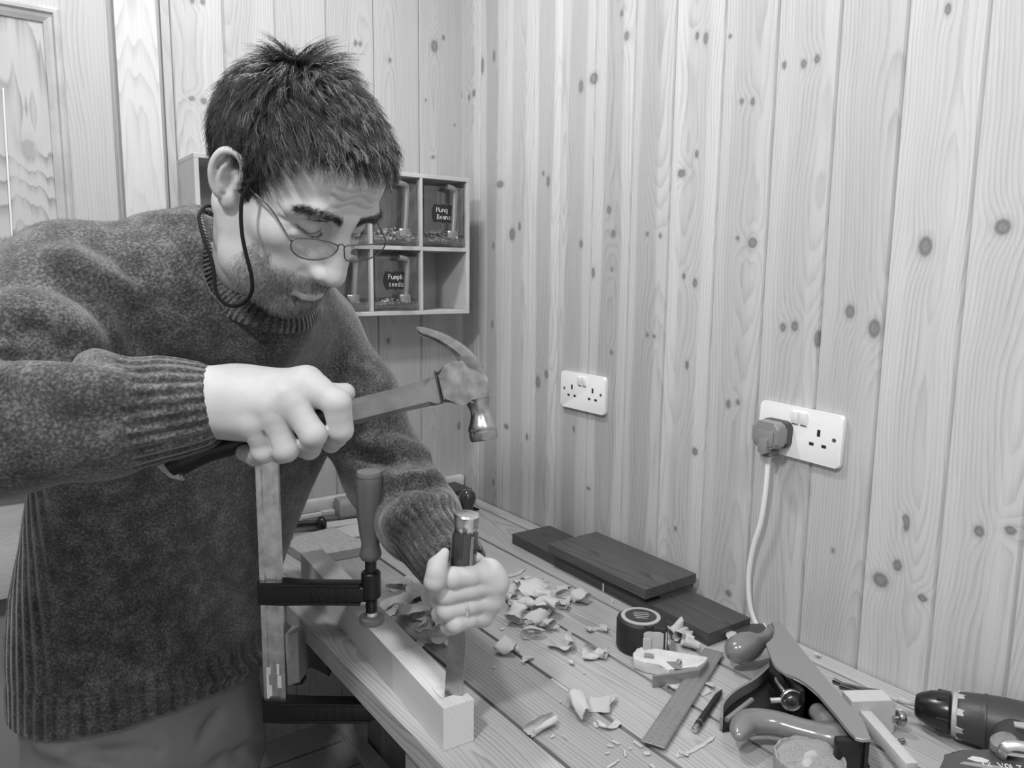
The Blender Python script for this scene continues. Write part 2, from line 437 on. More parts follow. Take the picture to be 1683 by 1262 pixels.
# right wall: u = Y, board edges measured on the photograph
eR = [1.70, 1.596, 1.491, 1.382, 1.286, 1.182, 1.072, .973, .866, .764, .660, .563, .462, .366, .262, .16, .057, -.046, -.15]
eR = sorted(eR)
kR = []
for x, y, rx, ry in [(976,129,7,8),(955,142,4,9),(1022,22,3,5),(1030,59,4,7),(812,92,2.5,8),(793,108,2.5,12),(779,153,3,5),(771,160,2,5),(758,157,2,5),(822,303,6,5),
      (1001,345,4,6),(1008,384,4,6),(854,372,2.5,6),(842,385,5,9),(811,404,2,5),(901,298,3,8),(893,285,2,4),(955,401,3,6),(1146,59,3,6),(1160,63,4,9),(1289,107,3,6),(1321,105,5,7),
      (1343,97,5,7),(1219,167,4,5),(1237,167,4,6),(1120,285,7,6),(1145,253,3,6),(1212,392,3,4),(1237,399,8,8),(1521,405,11,15),(1648,373,13,12),(1397,512,8,10),(1437,540,10,14),
      (1343,557,5,13),(1287,538,5,7),(1306,536,6,8),(1124,454,3,5),(1142,465,4,7),(1129,600,3,7),(1197,664,4,7),(1213,661,3,5),(967,802,4,3),(898,615,3,6),(884,628,4,9),
      (1142,742,5,6),(1005,579,3,4),(1064,550,3,4),(1075,553,3,3),(1006,443,2,3),(975,448,3,8),(1064,385,2.5,4),(1085,387,3,4),(1609,873,8,9),(1661,872,10,7),(1447,953,12,11),(1475,929,7,9),
      (1516,983,8,6),(1490,860,3,14),(1369,905,3,3),(943,705,2,5),(832,701,4,4),(809,533,2,6),(811,792,2,4),(1488,850,3,3),(1197,975,5,5),(866,718,2,5),(1110,869,3,4),(1558,15,4,9),(1200,60,2,3)]:
    p = onX(x, y, XW); d = ray(x, y); s = XW/d[0]/F       # metres per pixel
    asp = abs(nrm(d)[0]) ; kR.append((p[1], p[2], max(.0045, rx*s/asp*.95), max(.0045, ry*s*1.15)))
def toneR(b, u, z, e0):
    rs = np.random.RandomState(900+b*7)
    base = 1.0+rs.uniform(-.07, .06); far = np.clip((e0-.62)/.3, 0, 1)
    w = PW; edge = .042+.006*sm1(z, 40+b, .7)+.003*sm1(z, 60+b, 3.)
    # heartwood stripe down the middle of the farther boards, sapwood at its sides
    lo, hi = .028+.006*sm1(z, 80+b, .6), .078+.006*sm1(z, 90+b, .5)
    s = 1/(1+np.exp(-(u-lo)/.0012))*(1/(1+np.exp((u-hi)/.0012)))
    amp = (.27*rs.uniform(.6, 1.2))*far+.06*(1-far)
    t = base*(1.10-amp*s)
    if e0 < .5: t = t*1.03
    return t*(1+.02*sm1(z+u*3, 70+b, 1.1))
wall_right = clad_wall('wall_right', lambda U, Z, Dp: np.stack([XW-Dp, U, Z], -1), 0, eR, 0.0, 2.3, kR, 100, toneR)

# back wall: u = X
eB = [e for e in [-1.05+i*.114 for i in range(12)] if e < .33]+[.365, .469, .576, .690, .804, .921, 1.06]
kB = []
for x, y, rx, ry in [(315,162,5,4),(335,166,5,5),(316,2,4,4),(333,3,4,5),(584,71,3,5),(592,72,3,4),(714,76,6,9),(729,62,3,4),(641,99,3,4),(712,258,3,3),(747,206,2,3),(638,560,3,5),(754,700,3,6),(700,165,2,3)]:
    p = onY(x, y, YB); s = YB/ray(x, y)[1]/F; kB.append((p[0], p[2], rx*s*1.1, ry*s*1.1))
def toneB(b, u, z, e0):
    rs = np.random.RandomState(300+b*11)
    return (.90+rs.uniform(-.06, .06))*(1+.06*np.tanh((u-.055+.01*sm1(z, b, .5))/.004)*rs.uniform(-1, 1))*(1+.02*sm1(z, 5+b, 1.1))
wall_back = clad_wall('wall_back', lambda U, Z, Dp: np.stack([U, YB+Dp*-1, Z], -1), 0, eB, 0.0, 2.3, kB, 500, toneB)

M_floor = wood_attr('worn_floor_boards', .12, contrast=.2, period=.008, knot=.05, rough=.6)
fl = bmesh.new()
for i in range(22): add_box(fl, (-1.0+.05+i*.1*1.0, .6, -.01), (.097, 2.6, .02), bevel=.002, seg=1)
o = obj('floor', fl, plain('dark_floor', .10, rough=.6, var=.3, vscale=8)); struct(o)
bm = bmesh.new(); add_box(bm, (-.95-.02, .55, 1.15), (.04, 2.5, 2.3)); o = obj('wall_left', bm, plain('painted_wall', .5, rough=.8, var=.04, vscale=4)); struct(o)

# pale trim and panelled door on the back wall
def pxB(x, y, yw): p = onY(x, y, yw); return p[0], p[2]
zt, zb_ = 2.25, .0
Yf = YB-.024
xa = pxB(186, 0, Yf)[0]; xb = pxB(255, 0, Yf)[0]
def wall_board(name, x0, x1, z0, z1, y0, th, mat, seed, tone=1., parent=None, pith=None, depth=.02, wob=.01, knots=(), slope=0.):
    """upright board on the back wall, front face at y0, grain vertical"""
    M = M_frame((x0, y0+th, z0), (1, 0, 0), (0, 0, 1), (0, -1, 0))
    return wood_box(name, M, x1-x0, z1-z0, th, mat, seed, parent, knots, tone, dv=.02, pith=pith, depth=depth, wob=wob, slope=slope)
t1 = wall_board('trim_1', xa, xb, 0, zt, Yf, .022, M_trim, 11, 1.05, depth=.01, slope=.05, pith=.03); struct(t1)
xs0, xs1 = pxB(88, 10, YB-.012)[0], pxB(171, 0, YB-.012)[0]
door = bpy.data.objects.new('door_1', None); C.objects.link(door); door.location = ((xs0-.75), YB-.01, 0); door['kind'] = 'structure'
st = wall_board('door_stile', pxB(97, 18, YB-.014)[0], xa-.012, 0.01, zt-.02, YB-.014, .012, M_trim, 21, .86, parent=door)
zr = pxB(60, 8, YB-.014)[1]
rl = wall_board('door_rail', pxB(97, 18, YB-.014)[0]-.62, pxB(97, 18, YB-.014)[0], zr, zt-.02, YB-.014, .012, M_trim, 23, .95, parent=door)
xm1 = pxB(97, 18, YB-.014)[0]
pk = [(.60-(xm1-pxB(46, 245, YB)[0]), pxB(46, 245, YB)[1]-.3, .014, .017)]
pn = wall_board('door_panel', xm1-.60, xm1-.022, .3, zr-.02, YB-.006, .005, M_door, 31, .95, parent=door, pith=.512, depth=.01, wob=.004, knots=pk, slope=.14)
# moulding round the panel: stepped profile, mitred at the corner
bm = bmesh.new()
prof = [(0, .012), (.005, .016), (.010, .015), (.013, .009), (.018, .008), (.026, .003), (.026, 0), (0, 0)]
cs = [(xm1, .30), (xm1, zr)], [(xm1, zr), (xm1-.6, zr)]
def moul(xc, zc, r): return None
rings = []
for (px_, pz_, dx, dz) in [(xm1, .31, -1, 0), (xm1, zr, -1, -1), (xm1-.60, zr, 0, -1)]:
    rings.append([bm.verts.new((px_+dx*a, YB-.006-h, pz_+dz*a)) for a, h in prof])
for a, b in zip(rings[:-1], rings[1:]):
    for i in range(len(prof)): bm.faces.new((a[i], a[(i+1) % len(prof)], b[(i+1) % len(prof)], b[i]))
obj('door_moulding', bm, plain('moulding_pine', .42, rough=.45, var=.12, vscale=25), door, sharp=20)
bm = bmesh.new(); 
P = [onY(5, 145, YB-.008), onY(11, 250, YB-.008), onY(18, 360, YB-.008), onY(25, 472, YB-.008)]
add_tube(bm, catmull(P, 5), .0016, 6); obj('pale_line', bm, plain('white_line', .75), door)  # thin pale line running down the door panel
# narrow strip and bead beside the trim, its shadow line put into the tone
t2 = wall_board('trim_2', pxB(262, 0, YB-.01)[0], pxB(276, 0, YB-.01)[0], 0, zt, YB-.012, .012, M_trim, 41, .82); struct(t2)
# batten running along the back wall above the bench
b0 = onY(571, 807, YB-.02)
bm = bmesh.new(); add_box(bm, ((.42+XW)/2+.0, YB-.012, BZ+.035), (XW-.43, .022, .028), bevel=.003); add_box(bm, ((.42+XW)/2, YB-.016, BZ+.012), (XW-.43, .028, .016), bevel=.003)
o = obj('trim_3', bm, plain('pale_batten', .6, rough=.5, var=.08)); struct(o)

# ------------------------------------------------------------------ workbench
M_bench = wood_attr('bench_pine', .42, contrast=.46, period=.0058, knot=.10, rough=.42, fine=.14, coat=.12)
M_block = wood_attr('fresh_planed_softwood', .66, contrast=.16, period=.0048, knot=.4, rough=.55, fine=.05)
M_dark = wood_attr('dark_stained_hardwood', .075, contrast=.65, period=.0052, knot=.02, rough=.42, fine=.35)
M_rough = wood_attr('rough_sawn_edge', .26, contrast=.3, period=.004, knot=.08, rough=.7, fine=.3)
bench = thing('workbench', (.72, .6, 0), 'long planked wooden workbench running along the boarded wall', 'workbench')
Y0, Y1 = -.35, YB-.03
xs = [(.417, .535), (.541, .643), (.6495, .757), (.763, .878), (.8845, .998), (1.003, 1.036)]
for i, (a, b) in enumerate(xs):
    M = Matrix.Translation((a, Y0, BZ-.034))
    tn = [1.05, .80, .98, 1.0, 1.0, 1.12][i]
    kn = {1: [(.05, 1.62, .008, .02)], 3: [(.04, 1.0, .006, .012)], 0: [(.075, .80, .006, .012)]}.get(i, [])
    wood_box('top_plank', M, b-a, Y1-Y0, .034, M_bench, 700+i*3, bench, kn, tn, dv=.015, slope=[.055, 0, .012, 0, .03, 0][i], pith=[.03, -.01, .05, .05, .08, .0][i], depth=[-.052, .03, .0, .02, .0, .02][i], wob=.014, bevel=.002)
for y in (-.25, .40, 1.45):
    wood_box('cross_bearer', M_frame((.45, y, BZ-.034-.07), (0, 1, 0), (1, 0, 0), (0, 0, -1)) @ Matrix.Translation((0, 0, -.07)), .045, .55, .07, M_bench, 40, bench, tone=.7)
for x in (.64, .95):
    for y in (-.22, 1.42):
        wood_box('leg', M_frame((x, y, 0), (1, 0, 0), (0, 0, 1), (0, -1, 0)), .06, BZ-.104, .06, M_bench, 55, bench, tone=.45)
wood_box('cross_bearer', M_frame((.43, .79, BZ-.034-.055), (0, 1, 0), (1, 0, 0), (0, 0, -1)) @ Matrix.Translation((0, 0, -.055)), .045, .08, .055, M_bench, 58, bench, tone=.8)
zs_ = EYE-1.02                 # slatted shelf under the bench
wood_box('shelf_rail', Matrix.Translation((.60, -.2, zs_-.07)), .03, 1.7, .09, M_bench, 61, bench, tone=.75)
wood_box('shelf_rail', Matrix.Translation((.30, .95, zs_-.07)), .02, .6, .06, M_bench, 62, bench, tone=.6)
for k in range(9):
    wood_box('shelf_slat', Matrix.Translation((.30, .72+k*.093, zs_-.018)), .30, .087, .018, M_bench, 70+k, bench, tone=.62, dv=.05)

# ------------------------------------------------------------------ the two light blocks on the bench edge
ang = math.atan2(.731-.739, .473-.432)
Mb = Matrix.Translation((.432, .739, BZ+.0005)) @ Matrix.Rotation(math.radians(-4), 4, 'Z')
near = wood_box('wood_block', Mb, .042, .158, .0555, M_block, 7, None, (), 1.0, du=.003, dv=.01, pith=-.012, depth=.035, bevel=.0008)
# mortise: a hole cut through the top grid with walls
def cut_mortise(o, x0, x1, y0, y1, zt, dz):
    bm = bmesh.new(); bm.from_mesh(o.data)
    for ax, v in ((0, x0), (0, x1), (1, y0), (1, y1)):
        n = Vector((1, 0, 0)) if ax == 0 else Vector((0, 1, 0)); p = n*v
        g = [f for f in bm.faces if f.calc_center_median().z > zt-.001]
        ge = list({e for f in g for e in f.edges}); gv = list({w for f in g for w in f.verts})
        bmesh.ops.bisect_plane(bm, geom=gv+ge+g, plane_co=p, plane_no=n, dist=1e-6)
    fs = [f for f in bm.faces if f.normal.z > .9 and f.calc_center_median().z > zt-.001 and x0 < f.calc_center_median().x < x1 and y0 < f.calc_center_median().y < y1]
    r = bmesh.ops.extrude_face_region(bm, geom=fs)
    for v in r['geom']:
        if isinstance(v, bmesh.types.BMVert): v.co.z -= dz
    bmesh.ops.delete(bm, geom=fs, context='FACES_ONLY')
    bm.to_mesh(o.data); bm.free()
cut_mortise(near, .009, .035, .022, .052, .0555, .005)
tag(near, 'pale square-section wooden block at the bench corner with the chisel cutting into it', 'wood block')
far = wood_box('wood_block', Mb @ Matrix.Translation((0, .1585, 0)), .042, .44, .0545, M_block, 9, None, ((.02, .35, .004, .006),), .86, du=.005, dv=.02, pith=.05, depth=.02, bevel=.001)
tag(far, 'long pale wooden batten under the clamp pad, butted behind the chiselled block', 'wood block')

# ------------------------------------------------------------------ dark boards by the wall
def quad_board(name, A, B, Cc, z0, th, mat, seed, tone=1., **kw):
    """board from near-left corner A, near-right B, far-left C (world xy), bottom at z0"""
    A, B, Cc = [np.array([p[0], p[1], 0.]) for p in (A, B, Cc)]
    y = nrm(Cc-A); x = np.cross(y, [0, 0, 1]); x = x if x@(B-A) > 0 else -x
    W = (B-A)@x; Ln = np.linalg.norm(Cc-A)
    o_ = A+((B-A)@y)*0*y
    z = np.cross(x, y); 
    M = M_frame((o_[0], o_[1], z0), x, y, (0, 0, 1)) if z[2] > 0 else M_frame((o_[0]+x[0]*W, o_[1]+x[1]*W, z0), -x, y, (0, 0, 1))
    return wood_box(name, M, W, Ln, th, mat, seed, None, tone=tone, **kw)
zt1 = BZ+.022
a = onZ(1165, 1041, zt1); b = onZ(1246, 1021, zt1); c = onZ(842, 877, zt1)
b = np.array([min(b[0], XW-.012), b[1], 0])
d1 = quad_board('dark_board', a, b, c, BZ+.0005, .0215, M_dark, 81, 1.0, pith=.055, depth=.0, slope=.07, wob=.01, dv=.02, bevel=.0015)
tag(d1, 'long dark-stained board lying on the bench beneath the shorter dark board', 'board')
zt2 = BZ+.0225+.010+.018
a = onZ(1061, 969, zt2); b = onZ(1163, 950, zt2); c = onZ(901, 893, zt2)
sp = quad_board('dark_batten', onZ(1085, 975, zt2-.018), onZ(1150, 962, zt2-.018), onZ(960, 915, zt2-.018), BZ+.0225, .0095, M_dark, 83, 1.15)
tag(sp, 'thin dark strip of wood sandwiched between the two dark boards', 'board')
b = np.array([min(b[0], XW-.008), b[1], 0])
d2 = quad_board('dark_board', a, b, c, BZ+.0325, .0175, M_dark, 86, 1.15, pith=.03, depth=.06, slope=-.02, bevel=.0035)
tag(d2, 'shorter dark board with worn edges resting on the long dark board', 'board')
d3 = quad_board('dark_offcut', onZ(1216, 1046, BZ+.012), onZ(1262, 1034, BZ+.012), onZ(1200, 1025, BZ+.012), BZ+.0005, .011, M_dark, 88, .9)
tag(d3, 'small dark offcut poking out from the near end of the long dark board', 'board')
M_chip = plain('pale_wood_chip', .62, rough=.8, var=.08)
for (x, y, w_, h_) in ((994, 962, .004, .016), (1009, 980, .004, .006)):
    p = onZ(x, y+10, BZ); bm = new(); add_box(bm, (p[0]-.004, p[1], BZ+.0005+h_/2), (.0015, w_, h_), bevel=.0004, seg=1)
    tag(obj('wood_sliver', bm, M_chip), 'tiny pale upright sliver against the side of the long dark board, %s' % ('the taller one' if h_ > .01 else 'the shorter one'), 'wood sliver')

# ------------------------------------------------------------------ F-clamp
M_black = plain('black_painted_iron', .012, rough=.32, bump=.3, bscale=400)
M_steel = plain('bright_steel', .82, rough=.25, metal=1., var=.25, vscale=60)
M_grip = plain('red_plastic_grip', .12, rough=.38)
M_padgrey = plain('grey_plastic_pad', .22, rough=.45)
Zb = BZ+.0555
pad = onZ(611, 1022, Zb)
clampt = thing('bar_clamp', pad, 'tall steel bar clamp with black arms and a smooth turning handle', 'clamp')
armd = nrm(at(447, 975, .0+1.0)-at(612, 975, 1.0)); armd = nrm([armd[0], armd[1], 0])
perp = np.cross([0, 0, 1], armd)
SP = np.array([pad[0], pad[1], 0])
dsp = (R @ (pad-CAM))[2]
# rail stands where its pixel column is, at the depth found along the arm direction
def rail_xy(L_): return SP+armd*L_
best = min(np.linspace(.05, .25, 400), key=lambda q: abs(proj([*(rail_xy(q)[:2]), BZ+.05])[0]-449))
RX = rail_xy(best)
def zat(XY, ypx): return min(np.linspace(.3, 1.5, 2400), key=lambda z: abs(proj([XY[0], XY[1], z])[1]-ypx))
zl = zat(RX, 1165); zu = zat(RX, 972); ztop = zat(RX, 700)
s_sp = zat(SP, 960)
Mr = M_frame((RX[0], RX[1], 0), armd, perp, (0, 0, 1))
bm = new(); add_prism(bm, [(-.0165, -.004), (-.0165, .004), (-.009, .004), (-.0075, .0015), (.0075, .0015), (.009, .004), (.0165, .004), (.0165, -.004), (.009, -.004), (.0075, -.0015), (-.0075, -.0015), (-.009, -.004)][::-1], (zl-.02, ztop), Mr)
# make the broad face look to the camera: bar section 26 mm wide along the arm
obj('rail', bm, M_steel, clampt, sharp=20)
def arm(z, L_, name, ends):
    bm = new()
    pts = [(.019, -.018), (.019, .018), (-.02, .018), (-L_*.55, .014), (-L_, .012), (-L_, -.012), (-L_*.55, -.016), (-.02, -.018)]
    # outline in the (arm, up) plane, thickness across
    M = Mr @ Matrix(((1, 0, 0, 0), (0, 0, 1, 0), (0, 1, 0, z), (0, 0, 0, 1)))
    add_prism(bm, pts[::-1], (-.0105, .0105), M, bevel=.003)
    for k in range(5):
        x = -L_*.42-.0135*k
        add_box(bm, (x, 0, .0108), (.003, .022, .003), M, bevel=.001)
        add_box(bm, (x, 0, -.0108), (.003, .022, .003), M, bevel=.001)
    add_box(bm, (-L_*.5, .0135, .0), (L_*.9, .004, .024), M, bevel=.001)
    add_box(bm, (-L_*.5, -.0145, .0), (L_*.9, .004, .024), M, bevel=.001)
    return obj(name, bm, M_black, clampt)
Ls = np.linalg.norm(RX-SP)
arm(zu, Ls-.008, 'sliding_arm', 0); arm(zl, Ls+.005, 'fixed_arm', 0)
bm = new(); add_lathe(bm, [(.013, -.020), (.0145, -.018), (.0145, .018), (.013, .020)], Matrix.Translation((SP[0], SP[1], s_sp)), 28)
obj('nut_boss', bm, M_black, clampt)
bm = new(); prof = []
z0 = Zb+.012; z1 = zat(SP, 915)
z = z0
while z < s_sp-.019:
    prof += [(.0078, z), (.0092, z+.0012), (.0078, z+.0028)]; z += .0040
prof += [(.0085, s_sp-.018), (.0085, z1+.004)]
add_lathe(bm, prof, Matrix.Translation((SP[0], SP[1], 0)), 20); obj('threaded_spindle', bm, M_black, clampt)
zg0, zg1 = zat(SP, 918), zat(SP, 774); H_ = zg1-zg0
bm = new()
n = 40
prof = [(.0, 0), (.0135, 0), (.0158, .03), (.0165, .06), (.0138, .14), (.0130, .18), (.0160, .3), (.0192, .5), (.0200, .72), (.0192, .86), (.0180, .935), (.0176, .94)]
vs = add_lathe(bm, [(r, zg0+t*H_) for r, t in prof], Matrix.Translation((SP[0], SP[1], 0)), n)
for v in vs:   # flattened facets between rounded flutes
    a_ = math.atan2(v.co.y-SP[1], v.co.x-SP[0]); t = (v.co.z-zg0)/H_
    if .2 < t < .9:
        f = 1-.085*max(0, math.cos(4*(a_-.6)))**3*math.sin((t-.2)/.7*math.pi)**.5
        v.co.x = SP[0]+(v.co.x-SP[0])*f; v.co.y = SP[1]+(v.co.y-SP[1])*f
g = obj('handle', bm, M_grip, clampt)
bm = new(); add_lathe(bm, [(.0176, zg0+.94*H_), (.0186, zg0+.945*H_), (.0188, zg0+.975*H_), (.0178, zg1), (0.0, zg1+.001)], Matrix.Translation((SP[0], SP[1], 0)), 32, close=False); obj('handle_cap', bm, plain('cap_plastic', .17, rough=.4), clampt)
bm = new(); add_lathe(bm, [(.0178, Zb+.0005), (.0188, Zb+.003), (.0188, Zb+.009), (.0165, Zb+.0105), (.008, Zb+.0105)], Matrix.Translation((SP[0], SP[1], 0)), 32); obj('pressure_pad', bm, M_padgrey, clampt)
bm = new(); add_lathe(bm, [(.0095, Zb+.010), (.0095, Zb+.0135), (.0075, Zb+.018), (.006, Zb+.021)], Matrix.Translation((SP[0], SP[1], 0)), 24); obj('swivel_ball', bm, M_steel, clampt)
# strips of torn white tape on the rail foot
bm = new()
for (x_, z_, w_, h_) in ((-.010, .030, .004, .045), (-.0085, .052, .006, .012), (.006, .055, .004, .018), (.0075, .035, .006, .02), (-.006, .02, .004, .018)):
    for s_ in (-1, 1): add_box(bm, (-x_, s_*.0040, zl+.012+z_), (w_, .0006, h_), Mr, bevel=.0002, seg=1)
obj('paint_flecks', bm, plain('white_paint', .85, rough=.6), clampt)

# ------------------------------------------------------------------ chisel
M_chand = plain('dark_polished_handle', .035, rough=.16, coat=.6, var=.15, vscale=25)
M_amber = plain('handle_stripe', .22, rough=.2, coat=.4)
cb = onZ(745, 1147, Zb-.004); ctp = at(767, 843, (R@(cb-CAM))[2]-.035)
M_blade = plain('worn_blade_steel', .5, rough=.3, metal=1., var=.25, vscale=45)
chis = thing('chisel', cb, 'wide steel chisel with dark handle and steel striking cap standing in the pale block', 'chisel')
zc = nrm(ctp-cb); xc = nrm(np.cross(zc, -R[2])); xc = xc*(1 if xc@R[0] > 0 else -1)
xc = nrm(xc*math.cos(-.22)+np.cross(zc, xc)*math.sin(-.22))
yc = np.cross(zc, xc)
Mc = M_frame(cb, xc, yc, zc); LC = np.linalg.norm(ctp-cb)
bm = new()
bl = .095
rings = []
for t, w_, th in ((-.004, .0115, .0006), (.004, .0115, .0022), (.03, .0115, .0034), (.07, .0115, .0036), (bl-.012, .0113, .0038), (bl-.004, .0085, .005), (bl+.004, .005, .005), (bl+.02, .0045, .0045)):
    rings.append([bm.verts.new(Mc @ Vector((x_, y_, t))) for x_, y_ in ((-w_, -th*.5), (w_, -th*.5), (w_, th*.15), (w_*.8, th*.5), (-w_*.8, th*.5), (-w_, th*.15))])
for a_, b_ in zip(rings[:-1], rings[1:]):
    for i in range(6): bm.faces.new((a_[i], a_[(i+1) % 6], b_[(i+1) % 6], b_[i]))
bm.faces.new(rings[0][::-1]); bm.faces.new(rings[-1]); obj('blade', bm, M_blade, chis, sharp=20)
bm = new(); h0 = bl+.014
add_lathe(bm, [(.0085, h0), (.0105, h0+.006), (.0125, h0+.025), (.0145, h0+.06), (.0158, LC-.045), (.0158, LC-.03), (.0135, LC-.022), (.0135, LC-.016)], Mc, 36)
obj('handle', bm, M_chand, chis)
bm = new()
for a_ in (-2.2, -1.2, .9, 2.2):
    vs = add_box(bm, (0, 0, (h0+.06+LC-.03)/2), (.0045, .0012, LC-.03-h0-.05), None, bevel=.0005, seg=1)
    for v in vs: v.co = Mc @ (Matrix.Rotation(a_, 4, 'Z') @ Vector((v.co.x, v.co.y-.0158, v.co.z)))
obj('handle_stripes', bm, M_amber, chis)
bm = new(); add_lathe(bm, [(.0125, LC-.026), (.0135, LC-.024), (.0135, LC-.020), (.0145, LC-.018), (.0148, LC-.012), (.0152, LC-.006), (.0158, LC-.003), (.0145, LC-.0005), (.0, LC+.0008)], Mc, 36, close=False)
obj('striking_cap', bm, M_steel, chis)

# ------------------------------------------------------------------ sockets, plug and flex
M_white = plain('white_plastic', .80, rough=.28)
M_slot = plain('socket_slot_dark', .01, rough=.8)
M_plug = plain('grey_rubber_plug', .23, rough=.45, bump=.1)
def wall_M(px, py, tilt=0.):
    p = onX(px, py, XW)
    return M_frame(p, (0, -1, 0), (0, 0, 1), (-1, 0, 0)) @ Matrix.Rotation(tilt, 4, 'Z'), p
def rrect(w, h, r, n=5, cx=0, cy=0):
    out = []
    for (sx, sy, a0) in ((1, 1, 0), (-1, 1, 90), (-1, -1, 180), (1, -1, 270)):
        for k in range(n+1):
            a_ = math.radians(a0+90*k/n); out.append((cx+sx*(w/2-r)+r*math.cos(a_), cy+sy*(h/2-r)+r*math.sin(a_)))
    return out
def socket(px, py, label, tilt=0., k=1.0):
    M, p = wall_M(px, py, tilt); M = M @ Matrix.Diagonal((k, k*.94, k, 1))
    t = thing('double_socket', p, label, 'socket')
    bm = new(); add_prism(bm, rrect(.146, .086, .006), (.0006, .0095), M, bevel=.003, seg=3); obj('faceplate', bm, M_white, t, sharp=50)
    for s in (-1, 1):
        for nm, cx, cy, w, h in (('earth_slot', s*.0345, .008, .005, .011), ('live_slot', s*.0345+.0105, -.012, .0075, .0048), ('neutral_slot', s*.0345-.0105, -.012, .0075, .0048)):
            bm = new(); add_box(bm, (cx, cy, .0096), (w, h, .0008), M); obj(nm, bm, M_slot, t)
        sw = new(); add_box(sw, (s*.0075, .026, .0110), (.0115, .021, .0045), M @ Matrix.Translation((0, .026, .011)) @ Matrix.Rotation(.12, 4, 'X') @ Matrix.Translation((0, -.026, -.011)), bevel=.001)
        obj('rocker_switch', sw, M_white, t)
        bm = new(); add_box(bm, (s*.0075, .0145, .0097), (.010, .0015, .0006), M); obj('switch_shadow_gap', bm, M_slot, t)
        bm = new(); add_lathe(bm, [(.0033, .0093), (.0033, .0099)], M @ Matrix.Translation((s*.0605, .002, 0)), 16); obj('fixing_screw', bm, plain('screw_recess', .08, rough=.5), t)
    return M, t
M1, s1 = socket(962, 644, 'white double socket with nothing plugged in, nearer the room corner', k=.955)
M2, s2 = socket(1318, 711, 'white double socket with a grey plug in its left outlet', tilt=-.03, k=.99)
plug = thing('mains_plug', M2 @ Vector((-.034, 0, .02)), 'grey moulded plug pushed into the left outlet of the near socket', 'plug')
bm = new(); Mp = M2 @ Matrix.Translation((-.0345, -.006, .0098))
add_prism(bm, rrect(.050, .046, .010), (0, .012), Mp, bevel=.002); obj('plug_base', bm, plain('dark_plug_base', .06, rough=.5), plug)
bm = new(); add_prism(bm, rrect(.048, .044, .010), (.0121, .036), Mp, bevel=.006, seg=4); obj('plug_body', bm, M_plug, plug)
bm = new(); add_prism(bm, rrect(.032, .028, .004, cy=-.004), (.0355, .0375), Mp, bevel=.0015); add_prism(bm, rrect(.016, .026, .003, cy=-.018), (.028, .041), Mp, bevel=.002)
add_prism(bm, rrect(.014, .012, .003, cy=-.033), (.008, .028), Mp, bevel=.002)
for k in range(3): add_prism(bm, rrect(.017, .0022, .001, cy=-.030-.004*k), (.006, .030), Mp, bevel=.0006)
obj('strain_relief', bm, M_plug, plug)
bm = new()
ptsF = [(1263, 752, .022), (1259, 800, .022), (1251, 855, .020), (1239, 895, .018), (1232, 930, .016), (1230, 960, .014), (1232, 990, .012), (1237, 1012, .010), (1246, 1030, .008), (1256, 1044, .006)]
P = [onX(x, y, XW-d) for x, y, d in ptsF]; P[-1][2] = BZ+.006
P.insert(0, Mp @ Vector((0, -.040, .018)))
add_tube(bm, catmull(P, 6), .0042, 12); fx = obj('power_flex', bm, M_white)
tag(fx, 'white mains cable hanging from the grey plug down behind the dark boards', 'cable')

print('RAIL', proj([RX[0],RX[1],BZ]), 'pad', proj(pad), 'chisel', proj(cb), proj(ctp))

# ------------------------------------------------------------------ the man: materials
def skin_mat(name, v):
    m, nt, b = _nt(name); b.inputs['Roughness'].default_value = .55; b.inputs['Specular IOR Level'].default_value = .28
    b.inputs['Subsurface Weight'].default_value = .12; b.inputs['Subsurface Radius'].default_value = (.006, .006, .006); b.inputs['Subsurface Scale'].default_value = 1.0
    tc = N(nt, 'ShaderNodeTexCoord')
    n = N(nt, 'ShaderNodeTexNoise', i_Scale=26., i_Detail=5.); L(nt, tc, 'Object', n, 'Vector')
    r = ramp(nt, [(.3, v*.9), (.7, v*1.07)]); L(nt, n, 'Fac', r, 'Fac')
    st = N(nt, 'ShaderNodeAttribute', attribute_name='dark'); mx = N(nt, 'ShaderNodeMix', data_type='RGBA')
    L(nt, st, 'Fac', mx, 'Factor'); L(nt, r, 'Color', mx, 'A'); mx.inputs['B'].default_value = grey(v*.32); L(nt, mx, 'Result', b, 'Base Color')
    n2 = N(nt, 'ShaderNodeTexVoronoi', i_Scale=1200.); L(nt, tc, 'Object', n2, 'Vector')
    n3 = N(nt, 'ShaderNodeTexNoise', i_Scale=130., i_Detail=3.); L(nt, tc, 'Object', n3, 'Vector')
    ad = N(nt, 'ShaderNodeMath', operation='MULTIPLY_ADD'); ad.inputs[1].default_value = .35; L(nt, n2, 'Distance', ad, 0); L(nt, n3, 'Fac', ad, 2)
    bp = N(nt, 'ShaderNodeBump', i_Strength=.20, i_Distance=.0010); L(nt, ad, 0, bp, 'Height'); L(nt, bp, 'Normal', b, 'Normal')
    return m
M_skin = skin_mat('skin', .50)

